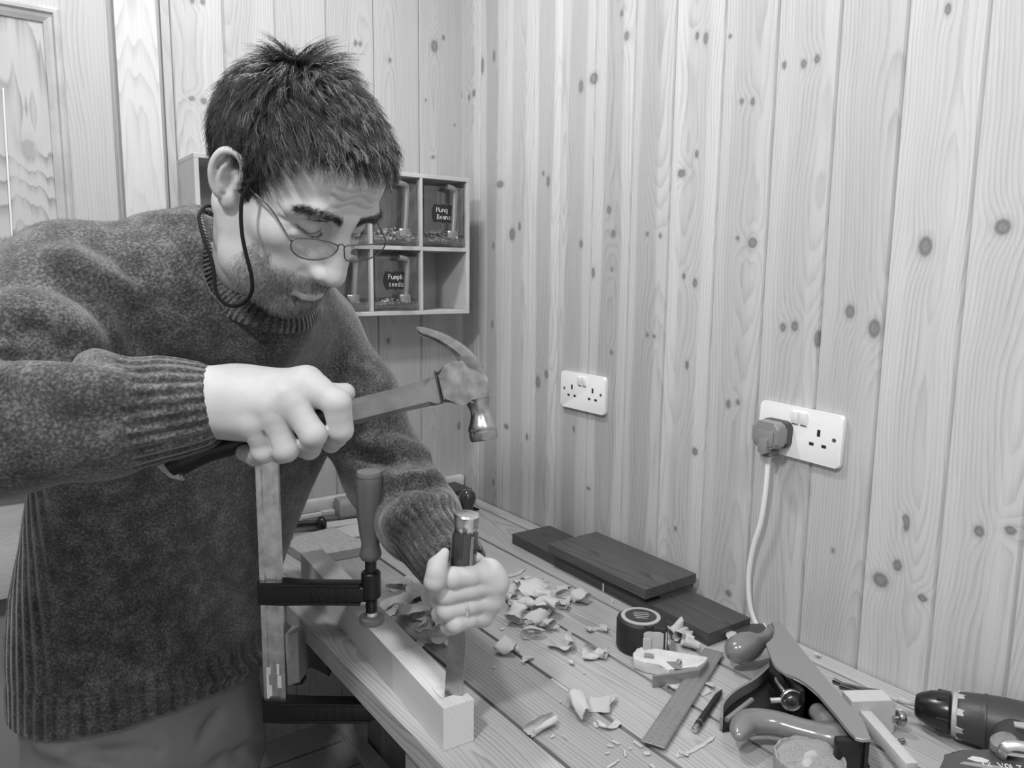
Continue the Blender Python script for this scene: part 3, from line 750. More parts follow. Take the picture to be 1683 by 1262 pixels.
# head pose (columns: his right, his forward, his up), solved from the face landmarks
HR = np.array([[-0.936, 0.289, 0.199], [-0.349, -0.716, -0.604], [-0.032, -0.635, 0.772]])
_u, _s, _v = np.linalg.svd(HR); HR = _u @ _v
HT = np.array([0.312, 0.872, 0.095+EYE])
def H2W(p): return np.asarray(p) @ HR.T+HT
def W2H(p): return (np.asarray(p)-HT) @ HR
def sx(v, s): return (v[0]*s, v[1], v[2])
EZ = .0052
def sxe(v, s): return (v[0]*s, v[1], v[2]+EZ)
def head_sdf():
    h = SDF((-.108, -.135, -.16), (.108, .15, .15), .0016)
    # skull
    h.ell((0, -.008, .043), (.0755, .097, .083))
    h.ell((0, -.030, .03), (.072, .074, .078), k=.02)
    h.ell((0, .040, .048), (.064, .052, .062), k=.03)
    # face block
    h.ell((0, .030, -.028), (.060, .060, .074), k=.03)
    h.ell((0, .045, -.060), (.044, .045, .045), k=.03)
    for s in (-1, 1):
        h.ell(sx((.049, .050, -.022), s), (.020, .024, .018), k=.022)       # cheekbone
        h.cap(sx((.062, -.008, -.040), s), sx((.052, .022, -.085), s), .016, .015, k=.03)   # ramus
        h.cap(sx((.052, .022, -.085), s), sx((.020, .070, -.104), s), .015, .016, k=.022)
        h.ell(sx((.034, .056, -.064), s), (.020, .024, .026), k=.022)         # cheek
    h.ell((0, .075, -.104), (.022, .017, .016), k=.018)                      # chin
    h.ell((0, .040, -.096), (.034, .045, .018), k=.02)                       # under-jaw
    # brow ridge and sockets
    for s in (-1, 1):
        h.cap(sxe((.012, .089, .017), s), sxe((.034, .086, .022), s), .0088, .0095, k=.014)
        h.cap(sxe((.034, .086, .022), s), sxe((.055, .066, .013), s), .0092, .008, k=.014)
        h.ell(sxe((.032, .099, .000), s), (.021, .019, .0145), k=.012, op='s')
        # eyeball under lowered lids, pouch below
        h.ell(sxe((.0325, .0745, .001), s), (.0150, .0135, .0125), k=.004)
        h.cap(sxe((.020, .083, -.0135), s), sxe((.045, .077, -.0125), s), .0045, .004, k=.006)
        h.chain([sxe((.018, .088, -.018), s), sxe((.030, .087, -.0225), s), sxe((.046, .078, -.019), s)], [.0012, .0016, .001], k=.006, op='s')
        h.cap(sxe((.054, .072, .002), s), sxe((.064, .058, .008), s), .0009, k=.004, op='s'); h.cap(sxe((.054, .071, -.002), s), sxe((.064, .057, -.006), s), .0009, k=.004, op='s')
        # lid margin crease
        P = [sxe((.0195, .0862, -.0045), s), sxe((.027, .0895, -.0068), s), sxe((.035, .0885, -.0068), s), sxe((.047, .079, -.003), s)]
        h.chain(P, [.0012, .0014, .0014, .001], k=.0015, op='s')
        P = [sxe((.020, .086, .0085), s), sxe((.030, .088, .0115), s), sxe((.042, .083, .010), s)]
        h.chain(P, [.0012, .0014, .001], k=.004, op='s')
    h.cap((0, .086, .020), (0, .092, .006), .010, .0075, k=.012)
    # nose
    h.cap((0, .085, -.015), (0, .094, -.042), .012, .0145, k=.012)
    h.chain([(0, .091, .008), (0, .104, -.012), (0, .1125, -.031)], [.0078, .0092, .0098], k=.013)
    h.ell((0, .1135, -.0415), (.0098, .0105, .0088), k=.010); h.cap((0, .1125, -.020), (0, .1165, -.036), .0062, .0070, k=.008)
    for s in (-1, 1):
        h.ell(sx((.0130, .0985, -.0445), s), (.0062, .0120, .0072), k=.0075)
        pass
        pass
        h.ell(sx((.0062, .108, -.0535), s), (.0030, .0050, .0040), k=.003, op='s')
        h.cap(sx((.0245, .0850, -.050), s), sx((.0325, .0755, -.068), s), .0016, .002, k=.007, op='s')   # smile fold
        h.cap(sx((.0125, .088, -.022), s), sx((.020, .086, -.036), s), .006, .005, k=.012)
    h.cap((0, .112, -.047), (0, .098, -.056), .0045, .005, k=.006)
    # mouth area
    h.ell((0, .080, -.066), (.028, .020, .020), k=.012)
    h.chain([(-.027, .081, -.0735), (-.011, .0965, -.0690), (0, .0980, -.0700), (.011, .0965, -.0690), (.027, .081, -.0735)], [.002, .0036, .0034, .0036, .002], k=.005)
    h.chain([(-.023, .083, -.0780), (-.010, .0945, -.0800), (0, .0965, -.0800), (.010, .0945, -.0800), (.023, .083, -.0780)], [.0028, .0056, .0060, .0056, .0028], k=.006)
    h.chain([(-.030, .082, -.0765), (-.013, .0970, -.0738), (0, .1005, -.0742), (.013, .0970, -.0738), (.030, .082, -.0765)], [.0012, .0011, .0008, .0011, .0012], k=.0030, op='s')
    h.cap((-.012, .090, -.0885), (.012, .090, -.0885), .003, k=.008, op='s')
    # forehead furrows follow the surface
    def fy_(x, z):
        ys = np.arange(.13, .02, -.0012); ix = np.round((np.stack([np.full_like(ys, x), ys, np.full_like(ys, z)], 1)-h.lo)/h.h).astype(int)
        v = h.D[ix[:, 0], ix[:, 1], ix[:, 2]]; return ys[np.argmax(v < 0)]
    for z, a_, w_ in ((.042, .004, .034), (.051, .005, .038), (.060, .004, .036), (.069, .003, .028)):
        P = []
        for x in np.linspace(-w_, w_, 15):
            zz = z+a_*math.cos(x/w_*math.pi*1.5)*.5+.0015*math.sin(x*160+z*900); P.append((x, fy_(x, zz)+.0010, zz))
        h.chain(P, [.0004+.0013*math.sin(math.pi*(i+.5)/15) for i in range(15)], k=.0028, op='s')
    # ears
    for s in (-1, 1):
        ax_ = nrm(sx((.80, .60, .04), s)); up = np.array([0, -.12, 1.]); up = nrm(up-(up@ax_)*ax_); fw = np.cross(up, ax_)
        Re = np.stack([fw, up, ax_], 1)
        c = np.array(sx((.0790, -.004, .001), s))
        E = lambda a, b, d: c+fw*a*(-1 if False else 1)+up*b+ax_*d
        sg = 1 if fw[1] > 0 else -1
        G = lambda a, b, d: c+fw*(a*sg)+up*b+ax_*d          # a forward, b up, d outward
        h.ell(G(-.002, .004, .002), (.0165, .0300, .0055), Re, k=.007); h.cap(sx((.066, -.004, .0), s), G(.004, 0, 0), .016, .012, k=.008)
        h.ell(G(.004, -.022, .004), (.0090, .0110, .0045), Re, k=.005)       # lobe
        h.ell(G(.003, -.003, .0115), (.0085, .0130, .0065), Re, k=.004, op='s')   # concha
        h.ell(G(-.003, .014, .0125), (.0085, .0100, .0045), Re, k=.004, op='s')
        P = [G(a*1.0, b, d) for a, b, d in ((.010, .002, .008), (.013, .014, .009), (.010, .026, .010), (.000, .0325, .011), (-.011, .029, .012), (-.0165, .017, .012), (-.0165, .003, .0115), (-.012, -.010, .010), (-.005, -.020, .008))]
        h.chain(catmull(P, 3), [.0034]*25, k=.003)
        P = [G(a, b, d) for a, b, d in ((-.004, .020, .008), (-.008, .008, .0095), (-.0075, -.004, .009), (-.002, -.013, .008))]
        h.chain(catmull(P, 3), [.0024]*10, k=.003)
        h.ell(G(.0105, -.003, .008), (.003, .005, .003), Re, k=.003)         # tragus
    return h
import time as _time
_t0 = _time.time()
hs = head_sdf()
# neck: from under the skull to the collar
neck_lo = W2H(at(425, 495, 1.0)); neck_top = np.array([0, -.030, -.045])
hs2 = hs
hs.cap(neck_top, neck_top+(neck_lo-neck_top)*.55, .054, .056, k=.025)
hs.cap((.028, .035, -.10), neck_top+(neck_lo-neck_top)*.5, .018, .03, k=.03)
for s in (-1, 1): hs.cap(sx((.055, -.02, -.035), s), neck_top+(neck_lo-neck_top)*.55+np.array([s*.02, .035, 0]), .012, .010, k=.02)   # neck muscle
HV, HF = hs.mesh(); HV = relax(HV, HF, 1, .4); HN = vnormals(HV, HF)
print('head', len(HV), _time.time()-_t0)

def lerp(a, b, t): return a+(b-a)*t
def sstep(e0, e1, x): t = np.clip((x-e0)/(e1-e0), 0, 1); return t*t*(3-2*t)
def scalp(P):
    """1 on hair-bearing scalp, 0 on the face (head coordinates)"""
    x, y, z = np.abs(P[:, 0]), P[:, 1], P[:, 2]
    # front hairline height as a function of |x| and y
    front = .079-.10*np.clip(x-.030, 0, 1)*.35+.012*np.exp(-((x-.046)/.012)**2)
    side = np.where(y > .040, front-(x > .058)*0, 9)
    m_front = sstep(-.004, .004, z-(.1035+.009*np.exp(-((x-.040)/.014)**2)-(np.clip(x-.052, 0, 1)*2.6)))
    # temples and sideburn edge: hair behind this y
    edge = np.interp(z, [-.06, -.03, -.028, -.005, .02, .04, .055, .07, .09], [-.20, -.03, .018, .024, .030, .040, .046, .052, .12])
    m_side = sstep(-.004, .004, edge-y)
    # lower edge: sideburn in front of the ear, then above the ear, then nape
    low = np.interp(y, [-.12, -.06, -.040, -.022, .008, .012, .024, .04], [-.060, -.055, -.03, .034, .030, -.012, -.018, .01])
    low = np.where(x < .05, np.interp(y, [-.2, -.02], [-.06, -.05]), low)
    m_low = sstep(-.004, .004, z-low)
    return np.maximum(m_front*(y > .0)*(z > .03), m_side)*m_low
def near_ear(P):
    x, y, z = np.abs(P[:, 0]), P[:, 1], P[:, 2]
    return (x > .0765) & (z < .036) & (z > -.045) & (y < .006)
def beard(P):
    x, y, z = np.abs(P[:, 0]), P[:, 1], P[:, 2]
    # moustache, chin and jaw
    b = sstep(-.048, -.060, z)*sstep(.028, .052, y)
    jaw = sstep(-.036, -.060, z+(.055-x)*.5)*(x > .03)*sstep(.038, .056, y)*(y < .07)
    lips = (x < .025) & (z > -.084) & (z < -.0705) & (y > .078)
    m = np.clip(b*(x < .075)+jaw*.8, 0, 1)*(z > -.13)*(y < .104)
    m = np.where(lips, 0, m)
    m = np.where((x < .034) & (z > -.068) & (z < -.056) & (y > .07), 1.0, m)
    return m
M_hair = None
def hair_mat(name, v):
    m, nt, b = _nt(name); b.inputs['Roughness'].default_value = .38; b.inputs['Specular IOR Level'].default_value = .6
    a = N(nt, 'ShaderNodeAttribute', attribute_name='g'); r = ramp(nt, [(0, v*.45), (.55, v), (.8, v*2.2), (1, .42)]); L(nt, a, 'Fac', r, 'Fac'); L(nt, r, 'Color', b, 'Base Color')
    return m
def strands(name, roots, nors, dirs, lens, rad, seg, mat, parent, gvals, curl=.0, seed=3, droop=None, lift=.25, cluster=None):
    """roots in world space. each strand: triangular tapered tube following dirs"""
    rs = np.random.RandomState(seed); n = len(roots)
    P = roots.copy(); d = dirs+nors*lift; d /= np.linalg.norm(d, axis=1)[:, None]
    pts = [P.copy()]
    step = (lens/seg)[:, None]
    cv = rs.randn(n, 3)*curl if cluster is None else cluster
    for s in range(seg):
        d = d+cv/seg+(0 if droop is None else droop/seg)+rs.randn(n, 3)*.05
        d /= np.linalg.norm(d, axis=1)[:, None]
        P = P+d*step; pts.append(P.copy())
    pts = np.stack(pts, 1)                                     # n, seg+1, 3
    t = np.gradient(pts, axis=1); t /= np.linalg.norm(t, axis=2)[..., None]+1e-12
    rv = rs.randn(n, 1, 3); a = np.cross(t, rv); a /= np.linalg.norm(a, axis=2)[..., None]+1e-12; b = np.cross(t, a)
    w = rad*np.linspace(1, .25, seg+1)[None, :, None]*(.7+.6*rs.rand(n, 1, 1))
    V = np.stack([pts+w*(math.cos(q)*a+math.sin(q)*b) for q in (0, 2.094, 4.189)], 2)   # n, seg+1, 3, 3
    V = V.reshape(-1, 3); base = np.arange(n)[:, None, None]*(seg+1)*3
    k = np.arange(seg)[None, :, None]*3; j = np.arange(3)[None, None, :]; j2 = (j+1) % 3
    Q = np.stack([base+k+j, base+k+j2, base+k+3+j2, base+k+3+j], -1).reshape(-1, 4)
    me = np_mesh(name, V, Q); fattr(me, 'g', np.repeat(gvals, (seg+1)*3))
    return link_mesh(name, me, mat, parent, True)
def pick(V, Fc, w, n, seed):
    """n random points on the quads weighted by area and vertex weight w; returns pos, normal"""
    rs = np.random.RandomState(seed)
    A = np.linalg.norm(np.cross(V[Fc[:, 2]]-V[Fc[:, 0]], V[Fc[:, 3]]-V[Fc[:, 1]]), axis=1)*w[Fc].mean(1)
    c = np.cumsum(A); f = np.searchsorted(c, rs.rand(n)*c[-1]); f = np.minimum(f, len(Fc)-1)
    u, v = rs.rand(n, 1), rs.rand(n, 1); q = Fc[f]
    return (V[q[:, 0]]*(1-u)*(1-v)+V[q[:, 1]]*u*(1-v)+V[q[:, 2]]*u*v+V[q[:, 3]]*(1-u)*v), f
person = thing('person', (.3, 1.05, 0), 'man in a dark knitted sweater and spectacles swinging a hammer over the bench', 'person')
# ------------------------------------------------------------------ body mesh with the head, hair, brows, beard
me = np_mesh('body', H2W(HV), HF)
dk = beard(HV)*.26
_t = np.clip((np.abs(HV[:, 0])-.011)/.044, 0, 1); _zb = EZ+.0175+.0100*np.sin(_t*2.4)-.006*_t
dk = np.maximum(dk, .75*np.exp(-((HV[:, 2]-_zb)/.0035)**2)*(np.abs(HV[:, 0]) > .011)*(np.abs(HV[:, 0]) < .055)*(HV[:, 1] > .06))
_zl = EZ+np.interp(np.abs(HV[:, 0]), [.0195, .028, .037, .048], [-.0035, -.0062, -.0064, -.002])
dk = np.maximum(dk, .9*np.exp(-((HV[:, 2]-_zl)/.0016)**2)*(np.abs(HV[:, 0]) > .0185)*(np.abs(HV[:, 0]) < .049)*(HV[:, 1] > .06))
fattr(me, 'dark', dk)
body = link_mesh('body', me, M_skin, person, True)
M_hair = hair_mat('dark_greying_hair', .030)
M_beard = hair_mat('stubble', .15)
sc = scalp(HV)*(~near_ear(HV))
# short underlayer hugging the scalp
m = (sc > .75) & ~((np.abs(HV[:, 0]) > .066) & (HV[:, 1] < .014) & (HV[:, 2] < .036))
capV = HV+HN*(.0040*sstep(.3, 1., sc)*np.clip(sstep(-.03, .05, HV[:, 2]), .35, 1))[:, None]
fm = m[HF].all(1); used = np.unique(HF[fm]); rem = -np.ones(len(HV), int); rem[used] = np.arange(len(used))
me = np_mesh('hair', H2W(capV[used]), rem[HF[fm]]); fattr(me, 'g', np.full(len(used), .12)); hair = link_mesh('hair', me, plain('hair_underlayer', .02, rough=1., spec=.05), person, True)
def flow(P, Nm, seed=1):
    """combing direction away from the crown, forward over the forehead (head coordinates)"""
    cr = np.array([.004, -.062, .118]); d = P-cr; r = np.linalg.norm(d, axis=1)[:, None]
    d = d/(r+1e-6)
    sw = np.cross(np.broadcast_to(nrm(cr), d.shape), d)*np.exp(-r/.03)*1.0
    d = d+sw+np.array([0, .35, -.15])*sstep(.0, .06, P[:, 1:2])
    d = d-(d*Nm).sum(1)[:, None]*Nm
    return d/(np.linalg.norm(d, axis=1)[:, None]+1e-9)
def skullD(P):
    out = None
    for c, r in (((0, -.008, .043), (.0755, .097, .083)), ((0, -.030, .03), (.072, .074, .078)), ((0, .040, .048), (.064, .052, .062))):
        q = P-np.array(c); r = np.array(r); k0 = np.sqrt(((q/r)**2).sum(-1)); k1 = np.sqrt(((q/r**2)**2).sum(-1))+1e-9; d = k0*(k0-1)/k1
        if out is None: out = d
        else: h_ = np.maximum(.02-np.abs(out-d), 0)/.02; out = np.minimum(out, d)-h_*h_*.005
    return out
def skullN(P):
    e = 1e-4; g = np.stack([skullD(P+np.eye(3)[i]*e)-skullD(P-np.eye(3)[i]*e) for i in range(3)], -1)
    return g/(np.linalg.norm(g, axis=-1, keepdims=True)+1e-9)
rs = np.random.RandomState(5)
w = sc**2; SEG = 7
NG = 2600; NH = 34000
gp, gf = pick(HV, HF, w, NG, 9)
hp, hf = pick(HV, HF, w, NH, 8)
CR = np.array([.004, -.050, .122])
zt_ = sstep(.0, .09, gp[:, 2]); fr_ = sstep(.03, .07, gp[:, 1])
tuft = np.exp(-(np.linalg.norm(gp-CR, axis=1)/.026)**2)
gl = (.014+.015*zt_+.006*rs.rand(NG))*(1-.48*fr_)
gr = rs.randn(NG, 3)
# slow swirl field shared by neighbouring locks
sw = np.stack([np.sin(gp[:, 0]*70+gp[:, 1]*45+1), np.sin(gp[:, 1]*60+gp[:, 2]*50+2), np.sin(gp[:, 2]*65+gp[:, 0]*55)], 1)
P = gp.copy(); G_ = [P.copy()]; dprev = None
for s_ in range(SEG):
    n_ = skullN(P); d = flow(P, n_)+gr*.22+sw*.28
    d = d-(d*n_).sum(1)[:, None]*n_; d /= np.linalg.norm(d, axis=1)[:, None]
    if dprev is not None: d = .5*d+.5*dprev; d /= np.linalg.norm(d, axis=1)[:, None]
    up = (tuft*1.3+.10+.10*np.abs(gr[:, 2]))[:, None]
    P = P+(d+n_*up)*(gl/SEG)[:, None]; dprev = d
    t_ = (s_+1)/SEG; tgt = .0035+.0085*np.sin(min(t_, .75)*math.pi/1.5)*(.35+.65*zt_)*(1+.3*gr[:, 0])+tuft*.020*t_
    P = P+n_*((tgt-skullD(P))*(.55))[:, None]
    G_.append(P.copy())
G_ = np.stack(G_, 1)
ci = np.concatenate([np.argmin(((p_[:, None, :]-gp[None])**2).sum(-1), 1) for p_ in np.array_split(hp, 40)])
tt = np.linspace(0, 1, SEG+1)[None, :, None]
off = (hp-gp[ci])[:, None, :]
sc_l = (.75+.4*rs.rand(NH))[:, None, None]
pts = gp[ci][:, None, :]+(G_[ci]-gp[ci][:, None, :])*sc_l+off*(1-.45*tt)+rs.randn(NH, 1, 3)*.0022*tt**1.5+rs.randn(NH, SEG+1, 3)*.00022
n0 = skullN(hp)
gv = np.clip(.30+.16*rs.randn(NH)+.16*gr[ci][:, 1]+.24*sstep(.02, .07, hp[:, 1])+.24*sstep(.02, .10, hp[:, 2])-.12*sstep(-.02, -.08, hp[:, 1]), 0, 1)
def strands_pts(name, pts, rad, mat, parent, gvals, seed=3):
    rs = np.random.RandomState(seed); n, m, _ = pts.shape; seg = m-1
    t = np.gradient(pts, axis=1); t /= np.linalg.norm(t, axis=2)[..., None]+1e-12
    a = np.cross(t, rs.randn(n, 1, 3)); a /= np.linalg.norm(a, axis=2)[..., None]+1e-12; b = np.cross(t, a)
    w = rad*np.linspace(1, .3, m)[None, :, None]*(.7+.6*rs.rand(n, 1, 1))
    V = np.stack([pts+w*(math.cos(q)*a+math.sin(q)*b) for q in (0, 2.094, 4.189)], 2).reshape(-1, 3)
    base = np.arange(n)[:, None, None]*m*3; k = np.arange(seg)[None, :, None]*3; j = np.arange(3)[None, None, :]; j2 = (j+1) % 3
    Q = np.stack([base+k+j, base+k+j2, base+k+3+j2, base+k+3+j], -1).reshape(-1, 4)
    me = np_mesh(name, V, Q); fattr(me, 'g', np.repeat(gvals, m*3)); return link_mesh(name, me, mat, parent, True)
strands_pts('hair_strands', H2W(pts), .00024, M_hair, hair, gv, 4)
# brows
rs = np.random.RandomState(15); R_, D_ = [], []
for s in (-1, 1):
    t = rs.rand(1100); x = s*(.011+.044*t); z = EZ+.0175+.0100*np.sin(t*2.4)-.006*t+rs.randn(1100)*.0026*(1.2-.6*t); y = np.interp(t, [0, .5, 1], [.100, .0955, .073])
    P = np.stack([x, y, z], 1); k = [np.argmin(((HV-p)**2).sum(1)) for p in P]; P = HV[k]; Nn = HN[k]
    R_.append(np.c_[P, Nn]); D_.append(np.stack([s*np.ones(1100)*.9, -.1*np.ones(1100), .5-.9*t], 1))
for R1, D1 in zip(R_, D_):
    D1 = D1+rs.randn(1100, 3)*.25; Dn = D1/np.linalg.norm(D1, axis=1)[:, None]
    strands('eyebrow', H2W(R1[:, :3]), R1[:, 3:] @ HR.T, Dn @ HR.T, (.0048+.003*rs.rand(1100)), .00015, 4, M_hair, person, np.clip(.2+.2*rs.randn(1100), 0, 1), seed=6, lift=.10)
# lashes on the lowered lids
R_, D_ = [], []
for s in (-1, 1):
    for i in range(90):
        t = i/89; P = np.array([s*lerp(.0195, .048, t), np.interp(t, [0, .3, .6, 1], [.0865, .0905, .089, .078]), EZ+np.interp(t, [0, .3, .6, 1], [-.0035, -.006, -.0062, -.002])])
        R_.append(P); D_.append([s*(t-.4)*.8, .8, -.55])
R_ = np.array(R_); D_ = np.array(D_)+rs.randn(180, 3)*.12; D_ /= np.linalg.norm(D_, axis=1)[:, None]
for q in (slice(0, 90), slice(90, 180)):
    strands('eyelashes', H2W(R_[q]), D_[q] @ HR.T, D_[q] @ HR.T, (.0035+.0015*rs.rand(90)), .00016, 3, M_hair, person, np.full(90, .0), seed=7, lift=0.)
# beard stubble
bw = beard(HV); pos, f = pick(HV, HF, bw, 14000, 21); nr = HN[HF[f, 0]]
d = np.array([0, .05, -1.])[None]+rs.randn(14000, 3)*.5+np.stack([np.sign(pos[:, 0])*.3*(pos[:, 2] > -.07), 0*pos[:, 0], 0*pos[:, 0]], 1)
d /= np.linalg.norm(d, axis=1)[:, None]
st = np.clip((pos[:, 1]-.01)/.06, 0, 1)
strands('beard', H2W(pos), nr @ HR.T, d @ HR.T, (.0010+.0035*st)*(.6+.9*rs.rand(14000)), .00014, 3, M_beard, person, np.clip(.62+.3*rs.randn(14000), 0, 1), seed=9, lift=.7)
print('chin depth', proj(H2W((0, .075, -.117))), 'ear', proj(H2W((.085,0,0))), 'jaw', proj(H2W((.055,.02,-.08))))
# ------------------------------------------------------------------ spectacles and their cord
M_frame_ = plain('grey_metal_frame', .16, rough=.3, metal=.7)
M_cord = plain('black_cord', .008, rough=.8, spec=.15)
def glass_mat(name, tint=.92, rough=.0):
    m, nt, b = _nt(name); b.inputs['Base Color'].default_value = grey(tint); b.inputs['Roughness'].default_value = rough
    b.inputs['Transmission Weight'].default_value = 1.0; b.inputs['IOR'].default_value = 1.45; return m
def clear_mat(name, trans, refl=.1, rough=.05):
    """thin clear sheet: see-through with a surface reflection"""
    m = bpy.data.materials.new(name); m.use_nodes = True; nt = m.node_tree; nt.nodes.clear()
    out = nt.nodes.new('ShaderNodeOutputMaterial'); tr = nt.nodes.new('ShaderNodeBsdfTransparent'); tr.inputs[0].default_value = grey(trans)
    gl = nt.nodes.new('ShaderNodeBsdfGlossy'); gl.inputs['Roughness'].default_value = rough; gl.inputs['Color'].default_value = grey(.9)
    lw = nt.nodes.new('ShaderNodeLayerWeight'); lw.inputs['Blend'].default_value = .35
    mr = nt.nodes.new('ShaderNodeMapRange'); mr.inputs[3].default_value = refl; mr.inputs[4].default_value = min(.9, refl*3+.12); L(nt, lw, 'Fresnel', mr, 0)
    mx = nt.nodes.new('ShaderNodeMixShader'); L(nt, mr, 0, mx, 'Fac'); L(nt, tr, 0, mx, 1); L(nt, gl, 0, mx, 2); L(nt, mx, 0, out, 'Surface')
    return m
M_lens = clear_mat('spectacle_glass', .97, .04, .02)
specs = thing('spectacles', H2W((0, .11, -.02)), 'thin metal-framed spectacles worn low on the nose', 'glasses')
pl_n = nrm(HR @ np.array([0, 1, -.12])); 
def on_head_plane(px, py, yloc, wrap=0.):
    o_ = H2W((0, yloc, -.02)); r = ray(px, py); t = ((o_-CAM)@pl_n)/(r@pl_n); return CAM+r*t
def lens_from(pxs, nm, y):
    P = [on_head_plane(x, y_, y) for x, y_ in pxs]; P = catmull(P, 5, closed=True)
    bm = new(); add_tube(bm, P, .0008, 8, closed=True); obj('rim', bm, M_frame_, specs)
    c = sum(P)/len(P); bm = new()
    f_, b_ = [], []
    for q in P: f_.append(bm.verts.new(V3(q+pl_n*.0006))); b_.append(bm.verts.new(V3(q-pl_n*.0008)))
    cf, cb_ = bm.verts.new(V3(c+pl_n*.0022)), bm.verts.new(V3(c+pl_n*.0008))
    for i in range(len(P)):
        j = (i+1) % len(P); bm.faces.new((cf, f_[i], f_[j])); bm.faces.new((cb_, b_[j], b_[i])); bm.faces.new((f_[i], b_[i], b_[j], f_[j]))
    obj('lens', bm, M_lens, specs); return P
LR = lens_from([(478, 402), (484, 393), (505, 392), (535, 396), (555, 404), (551, 415), (537, 424), (515, 427), (494, 423), (481, 413)], 'lens', .117)
LL = lens_from([(567, 405), (580, 403), (605, 402), (628, 399), (633, 403), (622, 417), (602, 427), (582, 430), (568, 426), (566, 415)], 'lens', .117)
bm = new(); P = [on_head_plane(555, 404, .117), on_head_plane(559, 402, .119), on_head_plane(563, 402, .119), on_head_plane(567, 406, .117)]
add_tube(bm, catmull(P, 4), .0009, 8); obj('bridge', bm, M_frame_, specs)
for s_, px in ((1, (481, 396)), (-1, (632, 400))):
    h0_ = W2H(on_head_plane(*px, .117))
    P = [h0_, h0_+np.array([s_*.004, -.004, .002]), (s_*.0745, .062, h0_[2]*.4+.004), (s_*.0790, .025, .012), (s_*.0805, .006, .028), (s_*.0800, -.010, .030), (s_*.0790, -.024, .020)]
    bm = new(); add_tube(bm, [H2W(p) for p in catmull(P, 6)], .0011, 8); obj('temple_arm', bm, M_frame_, specs)
    P = [(s_*.0800, .022, .014), (s_*.0808, .006, .0285), (s_*.0803, -.010, .0305)]
    bm = new(); add_tube(bm, [H2W(p) for p in catmull(P, 5)], .0023, 8); obj('cord_grip', bm, M_cord, specs)
cd = (R @ (H2W((.085, .012, .020))-CAM))[2]
bm = new(); a_ = at(415, 297, cd-.003)
add_tube(bm, [at(404, 303, cd-.004), at(423, 293, cd-.002)], .0042, 10); 
obj('cord_slider', bm, M_cord, specs)
pts = [(411, 300, cd-.004), (399, 322, cd-.010), (396, 350, cd-.010), (398, 385, cd-.010), (405, 420, cd-.010), (413, 452, cd-.008), (414, 478, cd-.002), (402, 497, cd+.008), (382, 503, cd+.016), (364, 494, cd+.022), (354, 475, cd+.026), (352, 450, cd+.034), (347, 425, cd+.044), (336, 395, cd+.06), (329, 370, cd+.08), (328, 352, cd+.10), (345, 338, cd+.15), (400, 345, cd+.20)]
bm = new(); add_tube(bm, catmull([at(*p) for p in pts], 6), .0020, 8); obj('neck_cord', bm, M_cord, specs)
# ------------------------------------------------------------------ body pose (joints found from the photograph: pixel column, row, depth)
SHR = at(122, 484, .93); ELR = at(-175, 735, .70); WRR = at(322, 668, .765)
SHL = at(498, 562, 1.22); ELL = at(638, 780, 1.235); WRL = at(742, 925, 1.0)
NB = at(412, 470, 1.0)
PEL = at(228, 1180, 1.21)
bR = SHR-SHL; bR[2] = 0; bR = nrm(bR); bU = np.array([0, 0, 1.]); bF = np.cross(bU, bR)     # his right, up, front
bF = nrm(bF); 
if bF @ np.array([0, -1., 0]) < 0: bF = -bF
# torso sections: (pixel row, left px, right px, depth, half thickness)
rows = [(1225, 22, 436, 1.21, .112), (1180, 22, 438, 1.21, .114), (1100, 8, 446, 1.21, .118), (1000, 4, 456, 1.21, .120), (920, 12, 482, 1.21, .120), (840, 30, 512, 1.20, .118), (760, 42, 548, 1.19, .114), (680, 46, 566, 1.16, .112),
        (600, 44, 565, 1.12, .112), (530, 52, 560, 1.08, .108), (470, 92, 545, 1.04, .096), (420, 165, 510, 1.035, .082), (380, 250, 470, 1.03, .062)]
camR = R[0].copy(); camR[2] = 0; camR = nrm(camR)
secs = []
ca, sa = abs(bR@camR), abs(bF@camR)
phs = np.linspace(0, 2*math.pi, 72, endpoint=False)
for (y, xl, xr, dp, th) in rows:
    c = at((xl+xr)/2, y, dp); w_ = max(.06, (xr-xl)/2/F*dp*1.0)
    for _i in range(25):
        cs_, sn_ = np.cos(phs), np.sin(phs); k = (np.abs(cs_)**2.3+np.abs(sn_)**2.3)**(-1/2.3)
        O = c[None]+np.outer(cs_*k*w_, bR)+np.outer(sn_*k*th, bF)
        v = (O-CAM) @ R.T; px = F*v[:, 0]/v[:, 2]+841.5
        eL, eR_ = xl-px.min(), xr-px.max()
        c = c+camR*((eL+eR_)/2/F*dp); w_ = max(.035, w_+(eR_-eL)/2/F*dp*.7)
    secs.append((c[2], c[0], c[1], w_, th))
secs.sort(); secs = np.array(secs); print('torso widths', secs[:, 3].round(3))
ZHEM = at(150, 1207, 1.10)[2]
def loft(SC, cut_lo=None, grow=0., n_=2.3):
    def fn(X, Y, Z):
        z = Z[0, 0, :]; cx, cy, w_, t_ = [np.interp(z, SC[:, 0], SC[:, i])[None, None, :] for i in (1, 2, 3, 4)]
        w_ = w_+grow; t_ = t_+grow
        dx, dy = X-cx, Y-cy
        u = (dx*bR[0]+dy*bR[1])/w_; v = (dx*bF[0]+dy*bF[1])/t_
        k = (np.abs(u)**n_+np.abs(v)**n_)**(1/n_)
        d = (k-1)*np.minimum(w_, t_)*1.05
        d = np.maximum(d, Z-SC[-1, 0])
        if cut_lo is not None: d = np.maximum(d, cut_lo(X, Y)-Z)
        return d
    return fn
def hem(X, Y):   # hem dips at his right side
    return ZHEM+.022+.055*((X-PEL[0])*bR[0]+(Y-PEL[1])*bR[1])
